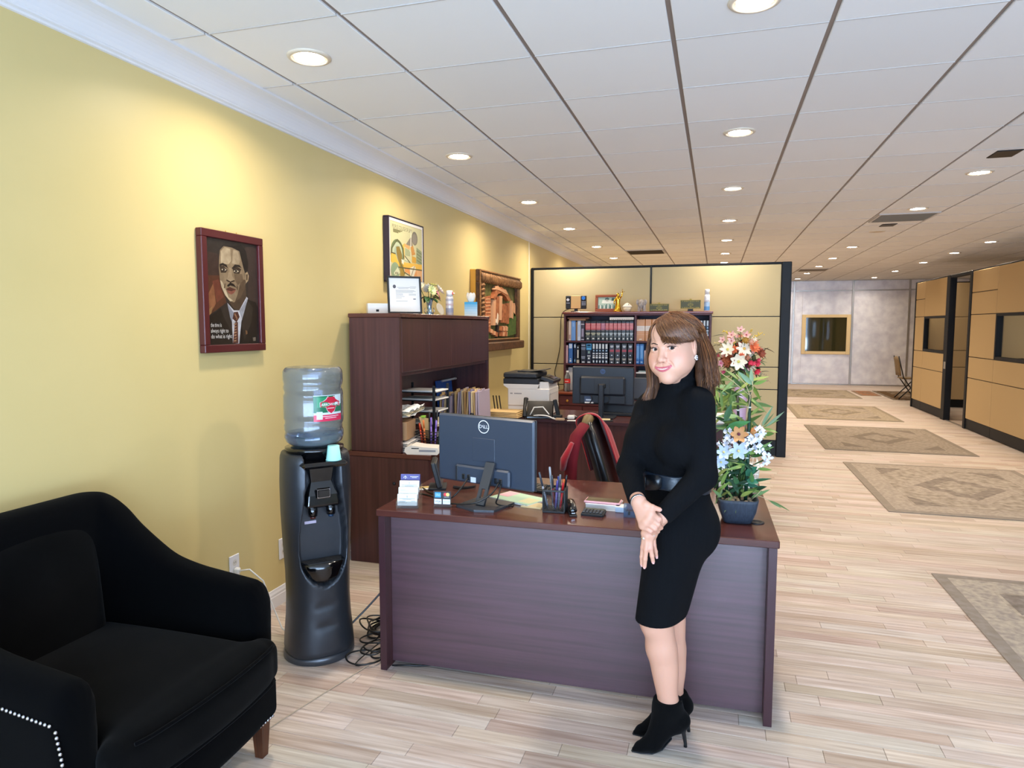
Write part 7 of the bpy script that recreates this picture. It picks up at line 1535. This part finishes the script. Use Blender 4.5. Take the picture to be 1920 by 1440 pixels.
# --- ankle boots
def boot(toe,heel,A,name):
    s=SDF(np.minimum(np.minimum(toe,heel),A)-.07,np.maximum(np.maximum(toe,heel),A)+np.array([.07,.07,.05]),.0025)
    f=toe-heel;f[2]=0;L_=np.linalg.norm(f);f/=L_; sd_=np.array([-f[1],f[0],0]); up=np.array([0,0,1.])
    hk=heel+up*.105+f*.022; ball=toe-f*.080+up*.026; tip=toe-f*.010+up*.009
    s.cap(A+up*.0,A-up*.03,.047,.045,.0); s.cap(A-up*.02,hk+f*.012+up*.008,.046,.034,.03); s.cap(hk,hk-up*.018+f*.01,.031,.026,.02)
    s.cap(hk+f*.02,ball,.031,.030,.03,sq=(up,.8)); s.cap(A+f*.012-up*.035,ball+up*.004,.042,.026,.03); s.cap(ball,toe-f*.035+up*.018,.030,.021,.02,sq=(up,.75)); s.cap(toe-f*.035+up*.016,tip,.020,.0085,.012,sq=(up,.8))
    s.cut((0,0,A[2]+.004),(0,0,1)); s.cut((0,0,.0035),(0,0,-1))
    V,F=s.net();V=relax(V,F,1); o=link('boot',np_mesh('boot',V-wi,F,M_suede),wo)
    mb=MB();a=heel+up*.095+f*.018-wi;b=heel+f*.004-wi; mb.tube([a,a*.6+b*.4,b+up*.012,b],[.019,.0085,.0062,.0066],12); mb.obj('stiletto_heel',M_blk,o)
    mb=MB();pts=[];
    R=[]
    for t_,w_,z_ in ((0,.004,.0),(.03,.019,.0),(.07,.029,.0),(.11,.026,.010),(.15,.018,.045)):
        c0=toe-f*t_-wi+up*z_; R.append([c0-sd_*w_,c0+sd_*w_,c0+sd_*w_+up*.0045,c0-sd_*w_+up*.0045])
    mb.loft(R,smooth=False); mb.obj('sole',M_blk2,o); mb=MB();mb.tube([A+np.array([.0472*math.cos(q*.3),.0472*math.sin(q*.3),.002])-wi for q in range(22)],.003,6); mb.obj('collar_seam',M_suede,o)
boot(np.array(PZ(1184,1409,0)),np.array(PZ(1287,1400,0)),J(1253,1312,2.44),'near')
boot(np.array(PZ(1186,1377,0)),np.array(PZ(1293,1371,0)),J(1264,1298,2.565),'far')
# --- eyes, teeth, brows, lashes
def hp_(p): return tuple(HW(p)-wi)
cam_l=(HR.T@(np.array([0,0,1.58])-HC)); cam_l/=np.linalg.norm(cam_l)
for x in (-1,1):
    cE=np.array((x*.0318,-.0712,-.0006)); ey=MB(); ey.sphere(hp_(cE),.0126,24,16); eb=ey.obj('eyeball',mat('eye_white','#DCD3CE',.3,spec=.3),wo)
    gz=np.array((HW(cE+cam_l)-HW(cE))); gz/=np.linalg.norm(gz); X,Y_,D_=frame(Vector(gz))
    for nm,r0,c0,k in (('iris',.0074,'#1c0e08',.0),('pupil',.0038,'#040303',.0006)):
        mb=MB(); R=[]
        for i in range(5):
            q=r0*(1-i/4); R.append([Vector(HW(cE)-wi)+X*q*math.cos(2*math.pi*j/24)+Y_*q*math.sin(2*math.pi*j/24)+D_*(math.sqrt(.0126**2-q*q)+.0004+k) for j in range(24)])
        mb.loft(R,caps=False); mb.obj(nm,mat(nm,c0,.5,spec=.2),eb)
    ls=MB(); P=[(x*.0160,-.0798,.0006),(x*.023,-.0862,.0056),(x*.032,-.0880,.0078),(x*.041,-.0834,.0064),(x*.0510,-.0738,.0030)]; ls.tube([hp_(p) for p in P],[.0009,.0013,.0016,.0017,.0010],6)
    rl=random.Random(3)
    for k in range(16):
        t=.15+.85*k/15; i=min(3,int(t*4)); q=t*4-i; a=np.array(P[i])*(1-q)+np.array(P[i+1])*q; b=a+np.array((x*.0018*(t-.2),-.0050+.002*t,.0042)); ls.tube([hp_(a),hp_((a+b)/2+np.array((0,-.001,-.0004))),hp_(b)],[.00035,.0003,.00012],4)
    Q=[(x*.020,-.0815,-.0052),(x*.033,-.0845,-.0075),(x*.0475,-.0745,-.0012)]; ls.tube([hp_(p) for p in Q],.0008,5)
    ls.obj('eyelashes',mat('lash_black','#0a0808',.6),wo)
    br=MB(); P=[(x*.0120,-.0925,.0165),(x*.022,-.0912,.0205),(x*.033,-.0855,.0228),(x*.044,-.0762,.0205),(x*.0515,-.0665,.0160)]; br.tube([hp_(hpush(p,.0004)) for p in P],[.0016,.0021,.0020,.0016,.0006],8,flat=.45,up=Vector(HR[:,1])); br.obj('eyebrow',mat('brow_brown','#3A2419',.8),wo)
mb=MB()
for x in (-1,1):
    for c0 in TE: mb.sphere(hp_((c0[0]*x,c0[1],c0[2])),.0034,10,8)
mb.obj('teeth',mat('tooth_white','#EDE6E0',.25),wo,kind='stuff')
# --- earrings, bracelet, rings
M_sil=mat('silver','#D9D9DC',.18,metal=1)
er=MB(); c0=np.array((.0795,-.001,-.043))
er.sphere(hp_(c0),.0088,16,10,1,1,1); er_o=er.obj('earring',M_sil,wo)
mb=MB()
for k in range(9): a=2*math.pi*k/8; mb.sphere(hp_(c0+np.array((.0045 if k<8 else .007,.0068*math.cos(a)*(k<8),.0068*math.sin(a)*(k<8)))),.0032,8,6)
mb.obj('crystals',mat('crystal','#F4F4F8',.05,metal=.6),er_o)
def ringtube(c,axis,r_,rt,nm,m,par,sx=1.):
    X,Y_,D_=frame(Vector(axis)); mb=MB(); mb.tube([Vector(c-wi)+X*r_*math.cos(2*math.pi*k/28)+Y_*r_*sx*math.sin(2*math.pi*k/28) for k in range(29)],rt,6,False); return mb.obj(nm,m,par)
bc_=RW2*.62+np.mean(MCr,0)*.38*0+RW2*.0+(J(1188,920,2.35))*.0+np.zeros(3)
wd_=(RW2-J(1188,920,2.35)); wd_/=np.linalg.norm(wd_)
ringtube(RW2+wd_*.006,wd_,.0262,.0020,'bracelet',M_blk2,wo); ringtube(RW2+wd_*.012,wd_+np.array([.1,0,.1]),.0262,.0009,'thin_bracelet',M_sil,wo)
for a,b,t_,big in ((MCl[0],FGl[0][0],.35,1),(MCl[2],FGl[2][0],.02,2)):
    c0=a+(b-a)*t_; o=ringtube(c0,b-a,.0098,.0022,'ring',M_sil if big==2 else mat('white_gold','#E6DEC8',.15,metal=1),wo)
    mb=MB(); q=-np.array(ray(1215,1000))
    for k in range(6 if big==2 else 2): mb.sphere(c0-wi+q*.0105+_rh*(.0035*(k-1.5 if big==2 else k-.5))*(.9)+np.array([0,0,.003*(k%2)]),.0046 if big==1 else .0044,8,6)
    mb.obj('stones',mat('crystal'),o)
for f,tn in [(f,1) for f in FGl]+[(THr,2)]:
    a,b=f[-2],f[-1]; d_=(b-a)/np.linalg.norm(b-a); v_=-np.array(ray(1215,1040)); v_/=np.linalg.norm(v_); v_=v_-d_*(v_@d_); v_/=np.linalg.norm(v_); s_=np.cross(d_,v_); P=[]
    for i in range(5):
        t=-1+2*i/4; P.append([tuple(b+d_*(.0055*t+.0005)+s_*.0042*q_*(1-.25*t*t)+v_*(.0068-.0012*q_*q_)-wi) for q_ in (-1,-.5,0,.5,1)])
    mb=MB();mb.grid(P);mb.obj('fingernail',mat('nail_pink','#E3B1AA',.2,coat=.5),wo)
# --- hair
M_hair=mat('brown_hair','#FFFFFF',.36,attr=True,spec=.42,aniso=.4)
hs=SDF((-.15,-.13,-.27),(.15,.16,.145),.003)
hs.ell((0,.018,.034),(.0830,.1000,.0860),0)
for P_,r0 in (([(.070,.040,.03),(.088,.050,-.05),(.096,.055,-.13),(.100,.06,-.18)],.022),([(.05,.07,.03),(.055,.08,-.06),(.06,.085,-.175)],.024),([(.02,.085,.03),(.03,.10,-.06),(.035,.105,-.17)],.026),([(-.03,.085,.03),(-.04,.095,-.06),(-.045,.10,-.17)],.026),([(-.072,.02,.03),(-.084,.01,-.05),(-.088,.01,-.13),(-.094,.0,-.18)],.018),([(.066,.05,-.03),(.074,.032,-.11),(.080,.016,-.16)],.018)):
    for i,(a,b) in enumerate(zip(P_,P_[1:])): hs.cap(a,b,r0*(1-.12*i),r0*(1-.12*(i+1)),.02)
hs.ell((.002,-.105,-.035),(.074,.098,.086),.012,'-'); hs.ell((.085,-.006,-.012),(.030,.034,.045),.01,'-'); hs.ell((-.075,-.085,-.06),(.05,.07,.10),.01,'-'); hs.cap((0,.01,-.09),(0,.03,-.30),.060,.066,.01,'-')
Vq,Fq=hs.net();Vq=relax(Vq,Fq,2); del hs
rh=random.Random(21); dk_=np.array(lin('#38200F')); md=np.array(lin('#6E4429')); lt=np.array(lin('#94633E')); gd=np.array(lin('#A1703F'))
hcol=np.tile(dk_*.8+md*.15,(len(Vq),1)); hair=link('hair',np_mesh('hair',HC+(Vq*HS)@HR.T-wi,Fq,mat('hair_under','#2A170B',.6,spec=.2,var=('#4d2f1b',9,(40,40,1.2)),bump=(20,.6,(30,30,1))),True),wo)
SB={'fringe':MB(),'lock':MB()}
def strand(pts,which,r0=.0008,tone=None,push=.0035):
    P=[np.array(p,float) for p in pts];Q=[]
    for i in range(len(P)-1):
        p0=P[max(i-1,0)];p1=P[i];p2=P[i+1];p3=P[min(i+2,len(P)-1)]
        for k in range(4):
            t=k/4; Q.append(.5*((2*p1)+(p2-p0)*t+(2*p0-5*p1+4*p2-p3)*t*t+(3*p1-p0-3*p2+p3)*t**3))
    Q.append(P[-1]); n=len(Q); mb=SB[which]; t=rh.random() if tone is None else tone
    if push: Q=[hpush(q,push) for q in Q]
    c=dk_+(md-dk_)*min(1,t*1.5) if t<.66 else md+(lt-md)*(t-.66)/.34*.9
    if rh.random()<.03: c=gd
    mb.col=tuple(float(q) for q in c)
    rr=[r0*(.8+.5*math.sin(math.pi*min(1,.1+i/n))) for i in range(n)]; rr[-1]=r0*.15
    mb.tube([hp_(q) for q in Q],rr,3,False,True)
EC=np.array((0,.018,.034)); ER_=np.array((.0850,.1010,.0870))
def onell(v,k=1.0): v=np.asarray(v,float); return EC+v/np.linalg.norm(v/ER_)*k
def arc_pts(d0,d1,n,k0=1.0,k1=1.0,lift=.0):
    d0=np.array(d0,float)/np.linalg.norm(d0);d1=np.array(d1,float)/np.linalg.norm(d1); o=[]
    for i in range(n):
        t=i/(n-1); d=d0*(1-t)+d1*t; o.append(onell(d,k0+(k1-k0)*t+lift*math.sin(math.pi*t)))
    return o
for i in range(1700): # back and sides, from her left temple round the back to her right temple
    az=math.radians(rh.uniform(60,285)); lay=rh.random(); left=max(0,math.sin(az))
    root=np.array((-.018+.02*rh.gauss(0,.6),-.03+.06*rh.random(),.09)); side=np.array((math.sin(az),-math.cos(az),rh.uniform(-.10,.06)))
    P=arc_pts(root,side,5,1.0+.03*lay,1.01+.06*lay+.05*left*lay,.02+.03*left)
    out=np.array((side[0],side[1],0));out/=np.linalg.norm(out)
    if az<math.radians(125):
        tk=max(0,min(1,(math.radians(125)-az)/math.radians(45))); P[-1]=P[-1]+np.array((.004,.058*tk,0)); P[-2]=P[-2]+np.array((.004,.028*tk,.004))
    a=P[-1]; ln_=rh.uniform(.165,.195)*(1-.2*(1-lay)*rh.random()); wob=.005*rh.gauss(0,1)
    end=a+np.array((0,0,-ln_))+out*(.026*left+.006+.008*rh.gauss(0,.5))+np.array((0,-.015*left,0))
    P+=[a*.5+end*.5+out*(.008+wob),a*.2+end*.8+out*.006,end+np.array((wob,rh.gauss(0,.005),0))]
    strand(P,'lock',.0009,None,.003)
for i in range(420): # hair falling from behind her left ear, forward over the shoulder
    u=rh.random(); lay=rh.random(); a=np.array((.080+.006*lay,.040+.03*u,.0-.03*u)); P=[np.array((.082,.03,.05)),a,np.array((.080+.008*lay,.036+.03*u,-.06)),np.array((.074+.02*lay,.020+.04*u,-.11)),np.array((.066+.035*lay,.005+.05*u,-.150-.03*rh.random()))]
    strand(P,'lock',.0009,rh.random()*.6,.003)
for i in range(520): # her right front lock beside the cheek
    u=rh.random(); root=np.array((-.026+.010*rh.gauss(0,.5),-.050+.03*rh.random(),.085)); lay=rh.random()
    P=arc_pts(root,np.array((-.092,-.066+.060*u,.016)),4,1.01+.02*lay,1.02+.07*lay,.03)
    P+=[np.array((-.0830-.010*lay,-.056+.06*u,-.035)),np.array((-.0850-.012*lay,-.048+.055*u,-.085)),np.array((-.090-.014*lay,-.040+.045*u,-.135)),np.array((-.098-.022*lay-.012*rh.random(),-.046+.04*u,-.172-.016*rh.random()))]
    strand(P,'lock',.0009,None,.003)
E0=np.array((.008,-.094,.023));E1=np.array((.045,-.0900,.0130));E2=np.array((.0780,-.040,.012));E3=np.array((.0860,.016,.018))
for i in range(1500): # fringe swept to her left across the brow and back above the ear
    u=rh.random()**.85; lay=rh.random()
    root=np.array((-.032+.05*u*rh.random()+.003*rh.gauss(0,1),-.066+.075*rh.random()*(.35+.65*u),.080))
    end=E0*(1-u)**3+3*E1*u*(1-u)**2+3*E2*u*u*(1-u)+E3*u**3+np.array((0,0,rh.gauss(0,.0022)+.010*lay*(1-u)))
    P=arc_pts(root,end-EC,6,1.01+.03*lay,1.0,.05+.035*lay); e0=hpush(end,.006+.008*lay); P[-1]=e0; P[-2]=P[-2]*.5+.5*(P[-3]*.4+e0*.6)+np.array((.002,-.002,.0))
    strand(P,'fringe',.0009,None,.004+.004*lay)
for i in range(420): # short part of the fringe over her right brow
    u=rh.random(); lay=rh.random(); root=np.array((-.034+.008*rh.gauss(0,.5),-.066+.03*rh.random(),.080)); end=np.array((-.047,-.083,.036))*(1-u)+np.array((-.083,-.044,-.014))*u+np.array((0,-.002,rh.gauss(0,.003)))
    P=arc_pts(root,end-EC,6,1.01+.03*lay,1.0,.04+.03*lay); P[-1]=hpush(end,.005+.006*lay); strand(P,'fringe',.0009,None,.004)
for i in range(2): strand([(-.022+.002*i,-.074,.088),(-.026+.003*i,-.097,.055),(-.018+.003*i,-.0985,.022+.002*i)],'fringe',.0004,.3)
SB['fringe'].obj('fringe',M_hair,hair,kind='stuff'); SB['lock'].obj('locks',M_hair,hair,kind='stuff')
